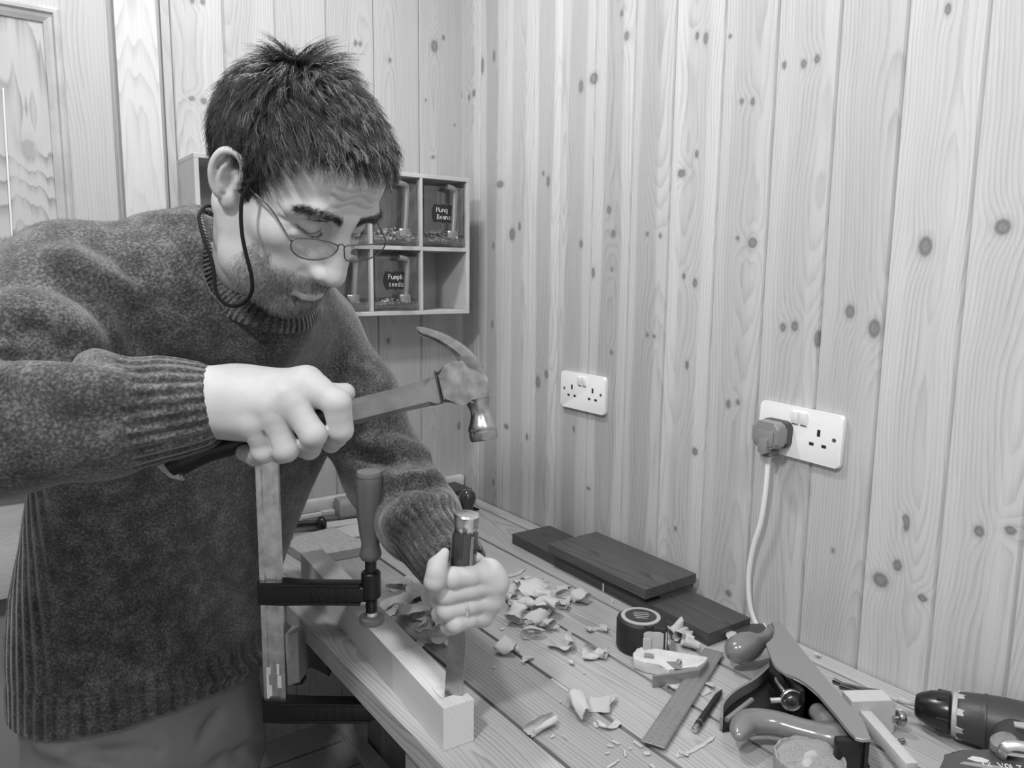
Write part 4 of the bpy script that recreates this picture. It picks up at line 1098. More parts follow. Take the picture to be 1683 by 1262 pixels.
def knit(name, v, rib=True):
    """felted wool knit: mottled yarn colour, fine loops, ribbing where the attribute rib > 0"""
    m, nt, b = _nt(name); b.inputs['Roughness'].default_value = .95; b.inputs['Specular IOR Level'].default_value = .1
    b.inputs['Sheen Weight'].default_value = .35; b.inputs['Sheen Roughness'].default_value = .5
    tc = N(nt, 'ShaderNodeTexCoord')
    n1 = N(nt, 'ShaderNodeTexNoise', i_Scale=330., i_Detail=4.); n2 = N(nt, 'ShaderNodeTexNoise', i_Scale=38., i_Detail=3.)
    L(nt, tc, 'Object', n1, 'Vector'); L(nt, tc, 'Object', n2, 'Vector')
    ad = N(nt, 'ShaderNodeMath', operation='MULTIPLY_ADD'); ad.inputs[1].default_value = .6; L(nt, n2, 'Fac', ad, 0); L(nt, n1, 'Fac', ad, 2)
    r = ramp(nt, [(.58, v*.42), (.8, v), (1.02, v*2.3)]); L(nt, ad, 0, r, 'Fac')
    rb = N(nt, 'ShaderNodeAttribute', attribute_name='rib'); ra = N(nt, 'ShaderNodeAttribute', attribute_name='ribamp')
    si = N(nt, 'ShaderNodeMath', operation='SINE'); L(nt, rb, 'Fac', si, 0)
    mu = N(nt, 'ShaderNodeMath', operation='MULTIPLY'); L(nt, si, 0, mu, 0); L(nt, ra, 'Fac', mu, 1)
    dk = N(nt, 'ShaderNodeMapRange'); dk.inputs[1].default_value = -1; dk.inputs[2].default_value = .1; dk.inputs[3].default_value = .62; dk.inputs[4].default_value = 1.
    L(nt, mu, 0, dk, 0)
    mm = N(nt, 'ShaderNodeMix', data_type='RGBA', blend_type='MULTIPLY'); mm.inputs['Factor'].default_value = 1.; L(nt, r, 'Color', mm, 'A'); L(nt, dk, 0, mm, 'B'); L(nt, mm, 'Result', b, 'Base Color')
    hh = N(nt, 'ShaderNodeMath', operation='MULTIPLY_ADD'); hh.inputs[1].default_value = 1.0; L(nt, mu, 0, hh, 0); L(nt, n1, 'Fac', hh, 2)
    bp = N(nt, 'ShaderNodeBump', i_Strength=.75, i_Distance=.0017); L(nt, hh, 0, bp, 'Height'); L(nt, bp, 'Normal', b, 'Normal')
    return m
M_knit = knit('dark_wool_knit', .068)
M_fuzz = hair_mat('wool_fuzz', .11)
lo = np.array([-.62, .25, .72+.0]); hi = np.array([.92, 1.35, 1.66])
allp = np.stack([SHR, ELR, WRR, SHL, ELL, WRL, PEL]); lo = allp.min(0)-.18; hi = allp.max(0)+.2; lo[2] = ZHEM-.04; hi[2] = 1.66
print('body box', lo, hi, 'ZHEM', ZHEM)
S = SDF(lo, hi, .0042)
S.func(lo, hi, loft(secs, hem), k=0.)
# shoulders slope from the neck
S.cap(NB+np.array([0, 0, -.035]), SHR, .066, .076, k=.05)
S.cap(NB+np.array([0, 0, -.05]), SHL, .070, .075, k=.05)
S.ell(at(330, 440, 1.0), (.09, .09, .07), k=.06)
# right arm: upper arm to elbow out of frame, forearm across the picture
S.cap(SHR, ELR, .080, .070, k=.05)
mid = at(170, 690, .735)
S.chain([ELR, at(0, 706, .715), mid, at(262, 672, .752), at(318, 669, .762)], [.068, .0600, .0535, .0478, .0445], k=.02)
# left arm
S.chain([SHL, at(578, 660, 1.23), ELL], [.082, .071, .066], k=.04)
S.chain([ELL, at(688, 852, 1.13), WRL], [.066, .058, .046], k=.03)
# folds
def surf(field, x, y, d0=.5, d1=1.5):
    ds = np.arange(d0, d1, .003); P = CAM+ray(x, y)[None]*ds[:, None]
    ix = np.round((P-field.lo)/field.h).astype(int); ok = ((ix >= 0) & (ix < field.n)).all(1); ix = np.clip(ix, 0, field.n-1)
    v = np.where(ok, field.D[ix[:, 0], ix[:, 1], ix[:, 2]], 1.); h_ = np.argmax(v < 0); return ds[h_] if (v < 0).any() else None
def fold(pts, r, k=.02, op='u', field=None):
    field = field or S; P2 = catmull([np.array([p[0], p[1], 0.]) for p in pts], 5); Q = []
    for p in P2:
        d = surf(field, p[0], p[1])
        if d is not None: Q.append(at(p[0], p[1], d+(r*.45 if op == 'u' else -r*.1)))
    Q = [q for i, q in enumerate(Q)]
    rr = [r*(.35+.65*math.sin(math.pi*(i+.5)/len(Q))) for i in range(len(Q))]
    for i in range(len(Q)-1):
        if np.linalg.norm(Q[i+1]-Q[i]) < .05: field.cap(Q[i], Q[i+1], rr[i], rr[i+1], k=k, op=op)
# upper arm / elbow creases
fold([(0, 515), (60, 530), (120, 560), (165, 600)], .016, .03)
fold([(0, 560), (60, 572), (120, 592)], .013, .02)
fold([(0, 538), (60, 552), (130, 585)], .008, .015, 's')
fold([(10, 585), (70, 594), (140, 606)], .007, .012, 's')
fold([(90, 420), (160, 470), (205, 540), (215, 590)], .010, .03)
fold([(180, 470), (225, 530), (240, 590)], .008, .02, 's')
fold([(20, 620), (110, 640), (190, 640)], .006, .03)
fold([(590, 725), (640, 738), (700, 745)], .011, .02)
fold([(560, 750), (620, 778), (690, 785), (720, 790)], .010, .02)
fold([(580, 742), (640, 760), (700, 766)], .006, .012, 's')
fold([(640, 860), (680, 835), (730, 820)], .007, .03)
fold([(620, 820), (670, 800), (730, 800)], .005, .02, 's')
fold([(120, 1125), (260, 1136), (380, 1110), (430, 1080)], .007, .02)
fold([(90, 1140), (260, 1150), (400, 1118), (430, 1098)], .004, .01, 's')
# neck opening
S.cap(at(408, 450, .965), at(425, 330, 1.0), .062, .080, k=.01, op='s')
S.ell(at(420, 440, .93), (.055, .06, .05), k=.01, op='s')
# hollow sleeve mouths
S.cap(at(300, 669, .758), at(345, 666, .768), .034, .036, k=.004, op='s')
S.cap(WRL+(WRL-ELL)*-.15, WRL+(WRL-ELL)*.3, .036, .038, k=.004, op='s')
BV, BF = S.mesh(); BV = relax(BV, BF, 2, .5); BN = vnormals(BV, BF)
print('sweater', len(BV), _time.time()-_t0)
def rib_fields(P):
    rib = np.zeros(len(P)); amp = np.zeros(len(P))
    # hem band
    dx = P-PEL; u = dx@bR; v = dx@bF; ang = np.arctan2(v/.14, u/.20)
    zh = hem(P[:, 0], P[:, 1])
    torso = (np.abs(u) < .30)
    mh = sstep(.066, .058, P[:, 2]-zh)*torso
    rib = np.where(mh > 0, ang*58, rib); amp = np.maximum(amp, mh)
    # side panel at his right flank
    ms = sstep(.0, .02, u-.135)*(P[:, 2] < at(60, 800, 1.05)[2]+.02)*(1-mh)*(v < .10)*torso
    rib = np.where((ms > 0) & (mh <= 0), ang*52+(P[:, 2]-zh)*18, rib); amp = np.maximum(amp, ms)
    # cuffs
    for a_, b_, frm, n_ in ((mid, WRR, .26, 27), (ELL, WRL, .66, 26)):
        ax_ = nrm(b_-a_); Ln = np.linalg.norm(b_-a_); q = P-a_; t = q@ax_/Ln; rad = q-np.outer(q@ax_, ax_); rr = np.linalg.norm(rad, axis=1)
        e1 = nrm(np.cross(ax_, [0, 0, 1])); e2 = np.cross(ax_, e1); an = np.arctan2(rad@e1, rad@e2)
        m = sstep(frm-.02, frm+.02, t)*(rr < .062)*(t < 1.3)
        rib = np.where(m > 0, an*n_, rib); amp = np.maximum(amp, m)
    return rib, amp
rib, amp = rib_fields(BV)
BV = BV+BN*(amp*.0005*np.sin(rib))[:, None]
me = np_mesh('sweater', BV, BF); fattr(me, 'rib', rib); fattr(me, 'ribamp', amp)
sweater = link_mesh('sweater', me, M_knit, person, True)
# fuzz fibres on the camera side
vis = ((BN*(CAM-BV)).sum(1)/np.linalg.norm(CAM-BV, axis=1) > -.25).astype(float)*(1-.6*amp)
pos, f = pick(BV, BF, vis, 42000, 31); nr = BN[BF[f, 0]]; rs = np.random.RandomState(8)
d = rs.randn(42000, 3); d -= (d*nr).sum(1)[:, None]*nr; d /= np.linalg.norm(d, axis=1)[:, None]
strands('wool_fuzz', pos-nr*.0008, nr, d, .003+.005*rs.rand(42000)**2, .00010, 4, M_fuzz, sweater, np.clip(.3+.3*rs.randn(42000), 0, .9), seed=10, lift=.45, curl=1.2)
# ribbed collar band
ring = [at(306, 355, 1.0), at(316, 402, .965), at(338, 450, .945), at(376, 490, .930), at(430, 514, .925), at(480, 520, .95), at(508, 508, .99), at(512, 480, 1.04), at(492, 440, 1.09), at(445, 400, 1.10), at(370, 366, 1.08), at(318, 345, 1.045)]
rc = catmull(ring, 14, closed=True); cc_ = sum(rc)/len(rc)
bm = new(); up_ = nrm(H2W((0, 0, .1))-at(405, 440, .95))
n_ = 14; rings = []; Ls_ = 0; rv, av = [], []
for i in range(len(rc)):
    t = nrm(rc[(i+1) % len(rc)]-rc[i-1]); inn = cc_-rc[i]; inn -= (inn@t)*t; inn = nrm(inn+up_*np.linalg.norm(inn)*.9); oth = np.cross(t, inn)
    Ls_ += np.linalg.norm(rc[i]-rc[i-1]); ring_ = []
    for k in range(n_):
        a_ = 2*math.pi*k/n_; ring_.append(bm.verts.new(V3(rc[i]+inn*(.0215)*math.cos(a_)+oth*.0075*math.sin(a_)))); rv.append(Ls_/.0068*2*math.pi); av.append(1.)
    rings.append(ring_)
for i in range(len(rings)):
    a, b = rings[i-1], rings[i]
    for k in range(n_): bm.faces.new((a[k], a[(k+1) % n_], b[(k+1) % n_], b[k]))
o = obj('ribbed_collar', bm, M_knit, sweater, sharp=None); fattr(o.data, 'rib', rv); fattr(o.data, 'ribamp', av)
# ------------------------------------------------------------------ trousers and shoes
M_twill = plain('grey_cotton_twill', .23, rough=.85, var=.12, vscale=14, bump=.5, bscale=900)
hx = PEL.copy(); FLR = np.array([PEL[0]+bR[0]*.11-.02, PEL[1]+bR[1]*.11, .07]); FLL = np.array([PEL[0]-bR[0]*.11+.02, PEL[1]-bR[1]*.11+.05, .07])
lo2 = np.array([PEL[0]-.32, PEL[1]-.32, -.01]); hi2 = np.array([PEL[0]+.32, PEL[1]+.36, ZHEM+.09])
T = SDF(lo2, hi2, .0065)
sc2 = secs.copy(); base = sc2[0].copy(); 
low_ = np.array([[ZHEM-.16, base[1], base[2], base[3]*.97, base[4]*.98], [ZHEM-.05, base[1], base[2], base[3]*.985, base[4]*1.0]])
sc3 = np.concatenate([low_, sc2[(sc2[:, 0] > ZHEM-.04) & (sc2[:, 0] < ZHEM+.12)]]); sc3[:, 3] -= .012; sc3[:, 4] -= .012
sc3 = np.concatenate([sc3, [[ZHEM+.085, sc3[-1, 1], sc3[-1, 2], sc3[-1, 3], sc3[-1, 4]]]]); sc3 = sc3[np.argsort(sc3[:, 0])]; sc3 = sc3[sc3[:, 0] <= ZHEM+.086]
T.func(lo2, hi2, loft(sc3, lambda X, Y: ZHEM-.15+0*X), k=0.)
ctr = np.array([sc3[0, 1], sc3[0, 2], ZHEM-.10])
for s_, fl_ in ((1, FLR), (-1, FLL)):
    hip = ctr+bR*s_*.088; kn = lerp(hip, fl_, .5)+bF*.02
    T.chain([hip, kn, fl_], [.092, .068, .062], k=.04)
for pts, r_, op in (([(60, 1215, .88), (110, 1235, .88), (200, 1262, .86)], .006, 'u'), ([(330, 1215, .87), (360, 1170, .88)], .004, 's'), ([(340, 1262, .86), (420, 1225, .9), (465, 1200, .95)], .006, 's'), ([(120, 1240, .87), (260, 1235, .86)], .004, 's')):
    fold([p[:2] for p in pts], r_, .015, op, T)
TV, TF = T.mesh(); TV = relax(TV, TF, 2)
link_mesh('trousers', np_mesh('trousers', TV, TF), M_twill, person, True)
M_shoe = plain('dark_shoe', .03, rough=.5)
for fl_ in (FLR, FLL):
    Q = SDF(np.array([fl_[0]-.2, fl_[1]-.3, -.01]), np.array([fl_[0]+.2, fl_[1]+.2, .14]), .006)
    a_ = np.array([fl_[0], fl_[1], .045])-bF*.03; b_ = a_+bF*.19; b_[2] = .032
    Q.cap(a_, b_, .045, .034, k=0); Q.cap(a_+[0, 0, .05], a_+bF*.02, .042, .045, k=.02)
    Q.func(Q.lo, Q.lo+Q.n*Q.h, lambda X, Y, Z: -(Z-.002)+0*X+0*Y, k=.004, op='x') if False else None
    v_, f_ = Q.mesh(); v_[:, 2] = np.maximum(v_[:, 2], .001); link_mesh('shoe', np_mesh('shoe', v_, f_), M_shoe, person, True)
# ------------------------------------------------------------------ hands
def hand_sdf(lo, hi, h=.0013): return SDF(lo, hi, h)
def add_hand_mesh(S_, name):
    v, f = S_.mesh(); v = relax(v, f, 2, .45); return v, f
parts_V, parts_F = [H2W(HV)], [HF]; off_ = len(HV); darks = [dk]
def finger(S_, P, r, k=.004):
    """P: knuckle, middle joint, end joint, tip; joints a little thicker than the shafts"""
    P = [np.asarray(p, float) for p in P]
    for i in range(3):
        m = (P[i]+P[i+1])/2; ra, rm, rb = r[i], (r[i]+r[i+1])/2*.955, r[i+1]
        S_.cap(P[i], m, ra, rm, k=k if i else 0.); S_.cap(m, P[i+1], rm, rb, k=k)
def crease(S_, a, b, r=.0012, k=.003): S_.cap(a, b, r, k=k, op='s')

# --- right hand round the hammer
HA0, HA1 = at(262, 762, .800), at(765, 628, .835)            # handle axis
hz = nrm(HA1-HA0)
def hax(px): return min([HA0+(HA1-HA0)*t for t in np.linspace(-.05, 1.1, 600)], key=lambda p: abs(proj(p)[0]-px))
wr = at(318, 656, .768)
RH = SDF(at(300, 560, .70)-.03, at(300, 560, .70)+.03, .01)
cor = np.array([at(x, y, d) for x in (285, 600) for y in (575, 790) for d in (.70, .87)])
RH = SDF(cor.min(0)-.005, cor.max(0)+.005, .0014)
mcp = {'i': at(502, 630, .748), 'm': at(470, 648, .738), 'r': at(443, 668, .736), 'l': at(424, 696, .742)}
# back of the hand
RH.cap(wr, lerp(wr, mcp['m'], .35), .0315, .030, k=.01); RH.cap(wr+[0, 0, -.002], lerp(wr, mcp['l'], .8)+R[2]*.004, .028, .017, k=.015)
for f_, r_ in (('i', .0165), ('m', .0155), ('r', .0150), ('l', .0145)):
    a_ = wr+(mcp[f_]-mcp['m'])*.45+(R[2]*-.004)
    RH.cap(a_, mcp[f_]+R[2]*.005, .0215, r_, k=.016)
    RH.cap(lerp(a_, mcp[f_], .45)-R[2]*.012, mcp[f_]-R[2]*.006, .0035, .0045, k=.012)      # tendon ridge
RH.ell(lerp(wr, mcp['m'], .55)+R[2]*.014, (.034, .034, .026), k=.02)          # palm flesh
RH.cap(lerp(wr, mcp['l'], .3)+R[2]*.008, mcp['l']+R[2]*.012, .022, .015, k=.015)
RH.cap(wr+R[2]*.006, mcp['i']+np.array([0, 0, -.012])+R[2]*.016, .020, .015, k=.015)
fing = {
 'i': ([mcp['i'], at(554, 663, .742), at(560, 706, .750), at(544, 728, .776)], [.0150, .0130, .0115, .0105]),
 'm': ([mcp['m'], at(515, 714, .738), at(508, 736, .762), at(490, 734, .790)], [.0150, .0132, .0118, .0105]),
 'r': ([mcp['r'], at(469, 738, .744), at(462, 743, .770), at(450, 738, .800)], [.0145, .0132, .0115, .0102]),
 'l': ([mcp['l'], at(434, 741, .750), at(420, 750, .772), at(402, 744, .790)], [.0135, .0122, .0102, .0090])}
for f_, (P, r) in fing.items():
    finger(RH, P, r, k=.006 if f_ == 'i' else .0022)
    RH.cap(P[0], lerp(P[0], P[1], .15), r[0]*1.02, r[0]*.97, k=.010)
for a_, b_ in (('l', 'r'),):                            # groove between the fingers
    A, B = fing[a_][0], fing[b_][0]
    for t0, t1 in ((.35, 1.),):
        p0 = (lerp(A[0], A[1], t0)+lerp(B[0], B[1], t0*.8))/2-R[2]*.011; p1 = (A[1]+lerp(B[0], B[1], .85))/2-R[2]*.011
        RH.cap(p0, p1, .0008, .0014, k=.004, op='s')

# thumb lies along the far side of the handle, only its end shows above it
RH.chain([wr+R[2]*.02+[0, 0, .004], at(480, 655, .805), at(532, 650, .815), at(567, 646, .822)], [.019, .0155, .0125, .0112], k=.010)
# room for the handle
rv_, rf_ = add_hand_mesh(RH, 'r')
print('rhand', len(rv_), _time.time()-_t0)

# --- left hand round the chisel handle
cor = np.array([at(x, y, d) for x in (685, 850) for y in (880, 1060) for d in (.86, 1.06)])
LH = SDF(cor.min(0)-.02, cor.max(0)+.02, .0014)
wl = at(752, 935, 1.005)
def chd(py): # depth of the chisel axis at a pixel row
    q = min([cb+(ctp-cb)*t for t in np.linspace(0, 1, 300)], key=lambda p: abs(proj(p)[1]-py)); return proj(q)[2]
fy = {'i': (935, 950, 957, .0126), 'm': (963, 977, 984, .0124), 'r': (990, 1003, 1008, .0117), 'l': (1014, 1025, 1029, .0105)}
lm = {}
for f_, (yk, ym, yt, r) in fy.items():
    if f_ == 'i': yk += 13
    dc = chd(ym); xk = {'i': 802, 'm': 812, 'r': 806, 'l': 792}[f_]; xm = {'i': 742, 'm': 733, 'r': 735, 'l': 748}[f_]
    K = at(xk, yk-5, dc+.004); Mj = at(xm, ym, dc-.026); Dj = at(xm-10, yt, dc-.006); Tp = at(xm+8, yt+2, dc+.022); lm[f_] = (K, Mj)
    LH.cap(K, lerp(K, Mj, .5)-R[2]*.003, r*1.15, r*1.0, k=.003); LH.cap(lerp(K, Mj, .5)-R[2]*.003, Mj, r*1.0, r*1.03, k=.003)
    LH.cap(Mj, Dj, r*1.05, r*.98, k=.003); LH.cap(Dj, Tp, r*.98, r*.9, k=.003)
    LH.ell(K+R[0]*.002, (r*1.06,)*3, k=.012)
    # back of the hand, turned away from the camera on the right-hand side
    LH.cap(K, wl+(K-at(790, 975, dc))*.35+R[2]*.004, r*1.3, .020, k=.010)
LH.ell(at(765, 965, 1.0), (.030, .028, .036), k=.02)
LH.cap(wl, at(770, 960, .985), .026, .028, k=.02)
for a_, b_ in (('i', 'm'), ('m', 'r'), ('r', 'l')):                             # clefts between the fingers
    ya, yb = fy[a_], fy[b_]; y0_, y1_ = (ya[1]+yb[1])/2+.5, (ya[0]+yb[0])/2-3
    dc = chd(y0_)
    P = [at(722, y0_+5, dc-.018), at(740, y0_+2, dc-.038), at(775, lerp(y0_, y1_, .5), dc-.034), at(803, y1_-2, dc-.022), at(818, y1_-8, dc-.012)]
    pass
# thumb up beside the handle
dc = chd(945)
LH.chain([wl+R[0]*-.006, at(712, 978, .950), at(714, 955, dc-.040)], [.019, .0145, .0124], k=.004); LH.chain([at(714, 955, dc-.040), at(719, 930, dc-.036), at(731, 908, dc-.026)], [.0124, .0122, .0058], k=.0012)
LH.ell(at(717, 946, dc-.040), (.0128, .0120, .0175), k=.0012)
lv_, lf_ = add_hand_mesh(LH, 'l')
print('lhand', len(lv_), _time.time()-_t0)

# --- arms and trunk under the clothes, coarse
UB = SDF(lo, np.array([hi[0], hi[1], NB[2]+.06]), .0065)
UB.func(lo, hi, loft(secs*np.array([1, 1, 1, .82, .78]), None), k=0.)
NBd = at(405, 500, 1.10)
UB.cap(at(412, 450, 1.02), NBd, .046, .05, k=.02)
UB.cap(NBd, SHR+[0, 0, -.01], .035, .045, k=.03); UB.cap(NBd, SHL, .030, .035, k=.01)
UB.chain([SHR, ELR, at(0, 706, .725), mid, wr], [.050, .040, .036, .030, .0295], k=.01); UB.chain([SHL, at(580, 660, 1.21), ELL, wl], [.045, .040, .036, .028], k=.01)
uv_, uf_ = UB.mesh(); uv_ = relax(uv_, uf_, 2)
for v, f in ((rv_, rf_), (lv_, lf_), (uv_, uf_)):
    parts_V.append(v); parts_F.append(f+off_); off_ += len(v); darks.append(np.zeros(len(v)))
old = body.data
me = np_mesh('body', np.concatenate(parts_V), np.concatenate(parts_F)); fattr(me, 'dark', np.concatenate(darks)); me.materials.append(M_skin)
me.polygons.foreach_set('use_smooth', [True]*len(me.polygons)); body.data = me
# nails
M_nail = plain('fingernail', .55, rough=.3)
# ring
rc_ = lerp(lm['r'][0], lm['r'][1], .64)-R[2]*.0022; xq = nrm(lm['r'][1]-lm['r'][0]); bm = new()
e1 = nrm(np.cross(xq, R[2])); e2 = nrm(np.cross(xq, e1))
add_tube(bm, [rc_+.0124*(math.cos(a)*e1+math.sin(a)*e2) for a in np.linspace(0, 2*math.pi, 40, endpoint=False)], .0016, 8, closed=True, flat=(1, .8))
tag(obj('finger_ring', bm, plain('polished_ring', .85, rough=.12, metal=1.)), 'plain polished band ring on the third finger of the hand gripping the chisel', 'ring')

# ------------------------------------------------------------------ claw hammer
M_hgrip = plain('black_rubber_grip', .012, rough=.42)
M_shaft = plain('brushed_grey_shaft', .24, rough=.35, metal=.6, var=.2, vscale=40)
M_head = plain('worn_hammer_steel', .42, rough=.27, metal=1., var=.35, vscale=70, bump=.25, bscale=90)
ham = thing('claw_hammer', at(560, 690, .82), 'worn steel claw hammer with a black rubber grip raised in the right hand', 'hammer')
def hpt(px, py, dd=0.): # point in the plane holding the hammer, dd behind it
    n_ = nrm(np.cross(hz, np.cross(R[2], hz)));
    r = ray(px, py); t = ((HA0-CAM)@n_)/(r@n_); return CAM+r*t+n_*dd
hn = nrm(np.cross(hz, np.cross(R[2], hz))); hy = np.cross(hn, hz)
if hy @ R[1] < 0: hy = -hy      # down in the picture
A_ = hpt(575, 678); B_ = hpt(722, 641)
bm = new()
Ms = M_frame(A_, hy, hn, nrm(B_-A_)); Ls2 = np.linalg.norm(B_-A_)
oct_ = lambda a, b, c: [(-a, -b+c), (-a+c, -b), (a-c*.7, -b), (a, -b+c*.7), (a, b-c*.7), (a-c*.7, b), (-a+c, b), (-a, b-c)]
rings = []
for t, a, b, c in ((-.10, .0125, .0095, .006), (0, .0135, .0100, .006), (.55, .0135, .0100, .006), (.86, .0145, .0105, .007), (.93, .0155, .011, .003), (1.0, .0150, .011, .0025)):
    rings.append([bm.verts.new(Ms @ Vector((p[0], p[1], t*Ls2))) for p in oct_(a, b, c)])
for p, q in zip(rings[:-1], rings[1:]):
    for i in range(8): bm.faces.new((p[i], p[(i+1) % 8], q[(i+1) % 8], q[i]))
bm.faces.new(rings[0][::-1]); bm.faces.new(rings[-1]); obj('shaft', bm, M_shaft, ham, sharp=18)
gp_ = [hpt(570, 679), hpt(520, 694), hpt(460, 710), hpt(400, 724), hpt(340, 740), hpt(300, 757), hpt(282, 768)]
bm = new(); add_tube(bm, catmull(gp_, 5), list(np.interp(np.linspace(0, 6, 31), range(7), [.0155, .0165, .0165, .0160, .0165, .0185, .0150])), 18, flat=(.78, 1.0), hint=hn); obj('grip', bm, M_hgrip, ham)
bm = new(); add_prism(bm, [(0, 0), (.020, -.004), (.026, .004), (.024, .017), (.028, .024), (.016, .021), (.004, .010)], (-.008, .008), M_frame(hpt(256, 752), nrm(hpt(300, 752)-hpt(256, 752)), nrm(hpt(256, 800)-hpt(256, 752)), hn), bevel=.003)
obj('butt_cap', bm, plain('pale_butt_cap', .42, rough=.4), ham)
# head: cheek block, neck and bell, claws
scl = 1/5.739
def hc(x, y): return (660+x*scl, 520+y*scl)
Mh = M_frame(hpt(*hc(330, 690)), nrm(hpt(*hc(830, 690))-hpt(*hc(330, 690))), hy, hn)
Mi = Mh.inverted()
def hl(x, y): q = Mi @ V3(hpt(*hc(x, y))); return (q.x, q.y)
ch = [hl(*p) for p in ((312, 528), (420, 500), (505, 455), (548, 400), (640, 330), (720, 400), (770, 480), (805, 580), (826, 690), (815, 760), (780, 815), (700, 840), (640, 835), (600, 805), (540, 796), (383, 818))]
bm = new(); add_prism(bm, ch, (-.0125, .0125), Mh, bevel=.0042, seg=3); obj('cheek', bm, M_head, ham)
n0, n1 = np.array(Mh @ Vector((*hl(722, 800), 0))), np.array(Mh @ Vector((*hl(782, 1165), 0))); Lb = np.linalg.norm(n1-n0)
bm = new(); add_lathe(bm, [(.0150, -.06*Lb), (.0125, .06*Lb), (.0104, .22*Lb), (.0106, .34*Lb), (.0130, .52*Lb), (.0158, .66*Lb), (.0160, .73*Lb), (.0154, .76*Lb), (.0158, .80*Lb), (.0156, .96*Lb), (.0146, 1.0*Lb), (.0, 1.01*Lb)], axis_M(n0, n1), 32, close=False); obj('striking_face', bm, M_head, ham)
cl = [(770, 560, 60), (690, 430, 58), (600, 345, 48), (500, 268, 38), (390, 212, 30), (270, 165, 24), (175, 135, 18), (135, 118, 8)]
top = [(790, 540), (735, 430), (650, 335), (545, 250), (420, 180), (300, 135), (200, 110), (132, 106)]
bot = [(640, 560), (560, 470), (520, 385), (430, 312), (330, 245), (240, 205), (180, 180), (150, 140)]
tp, bt_ = catmull([np.array([*hl(*p), 0]) for p in top], 3), catmull([np.array([*hl(*p), 0]) for p in bot], 3)
for s_ in (-1, 1):
    bm = new(); rings = []
    for i, (a, b) in enumerate(zip(tp, bt_)):
        t = i/(len(tp)-1); gap = np.interp(t, [0, .22, .3, 1], [0, 0, .0012, .0045]); out = np.interp(t, [0, .3, 1], [.0125, .0145, .0125])
        ring_ = []
        for (p, z) in ((a, gap), (a, out*.85), (a*.8+b*.2, out), (a*.25+b*.75, out*.95), (b, out*.75), (b, gap+.001)): ring_.append(bm.verts.new(Mh @ Vector((p[0], p[1], s_*z))))
        rings.append(ring_)
    for p, q in zip(rings[:-1], rings[1:]):
        for i in range(6): bm.faces.new((p[i], p[(i+1) % 6], q[(i+1) % 6], q[i]))
    bm.faces.new(rings[0]); bm.faces.new(rings[-1]); obj('claw', bm, M_head, ham, sharp=28)
bm = new(); x0_, x1_ = hl(318, 520), hl(375, 822)
add_prism(bm, [hl(306, 520), hl(322, 512), hl(386, 822), hl(372, 826)], (-.0132, .0132), Mh, bevel=.001); obj('collar_seam', bm, plain('seam', .03, rough=.5), ham)
# ------------------------------------------------------------------ wall rack of clear bins
Ysf = 1.53
M_rack = plain('rack_plywood', .46, rough=.5, var=.10, vscale=18)
rx0, rx1 = onY(320, 300, Ysf)[0], onY(772, 400, Ysf)[0]
rz0, rz1 = onY(772, 515, Ysf)[2], onY(772, 293, Ysf)[2]
rack = thing('wall_rack', ((rx0+rx1)/2, 1.6, rz0), 'wooden pigeonhole rack on the back wall holding clear scoop bins', 'rack')
th = .009; zm = onY(772, 411, Ysf)[2]; dpt = YB-.006-Ysf
def rpart(n, x0, x1, z0, z1, y0=Ysf, y1=YB-.006, m=None):
    bm = new(); add_box(bm, ((x0+x1)/2, (y0+y1)/2, (z0+z1)/2), (x1-x0, y1-y0, z1-z0), bevel=.0008, seg=1); return obj(n, bm, m or M_rack, rack)
rpart('top_panel', rx0, rx1, rz1-th, rz1); rpart('bottom_panel', rx0, rx1, rz0, rz0+th); rpart('middle_shelf', rx0+th, rx1-th, zm-th/2, zm+th/2)
rpart('side_panel', rx0, rx0+th, rz0+th, rz1-th); rpart('side_panel', rx1-th, rx1, rz0+th, rz1-th); rpart('back_panel', rx0, rx1, rz0, rz1, YB-.006, YB-.0025, plain('rack_back', .36, rough=.6, var=.08))
xd = [onY(693, 350, Ysf)[0]]; pitch = rx1-th/2-xd[0]
cols = [rx1-th/2-pitch*k for k in range(6)]
for k in range(1, 5):
    if cols[k] < rx0+.03: continue
    rpart('divider', cols[k]-th*.35, cols[k]+th*.35, zm+th/2, rz1-th); rpart('divider', cols[k]-th*.35, cols[k]+th*.35, rz0+th, zm-th/2)
M_acr = clear_mat('clear_acrylic', .975, .07)
M_label = plain('chalkboard_label', .012, rough=.7)
M_chalk = plain('chalk_writing', .8, rough=.9)
M_seed1 = plain('small_round_beans', .30, rough=.6, var=.3, vscale=300); M_seed2 = plain('pale_flat_seeds', .55, rough=.6, var=.3, vscale=200)
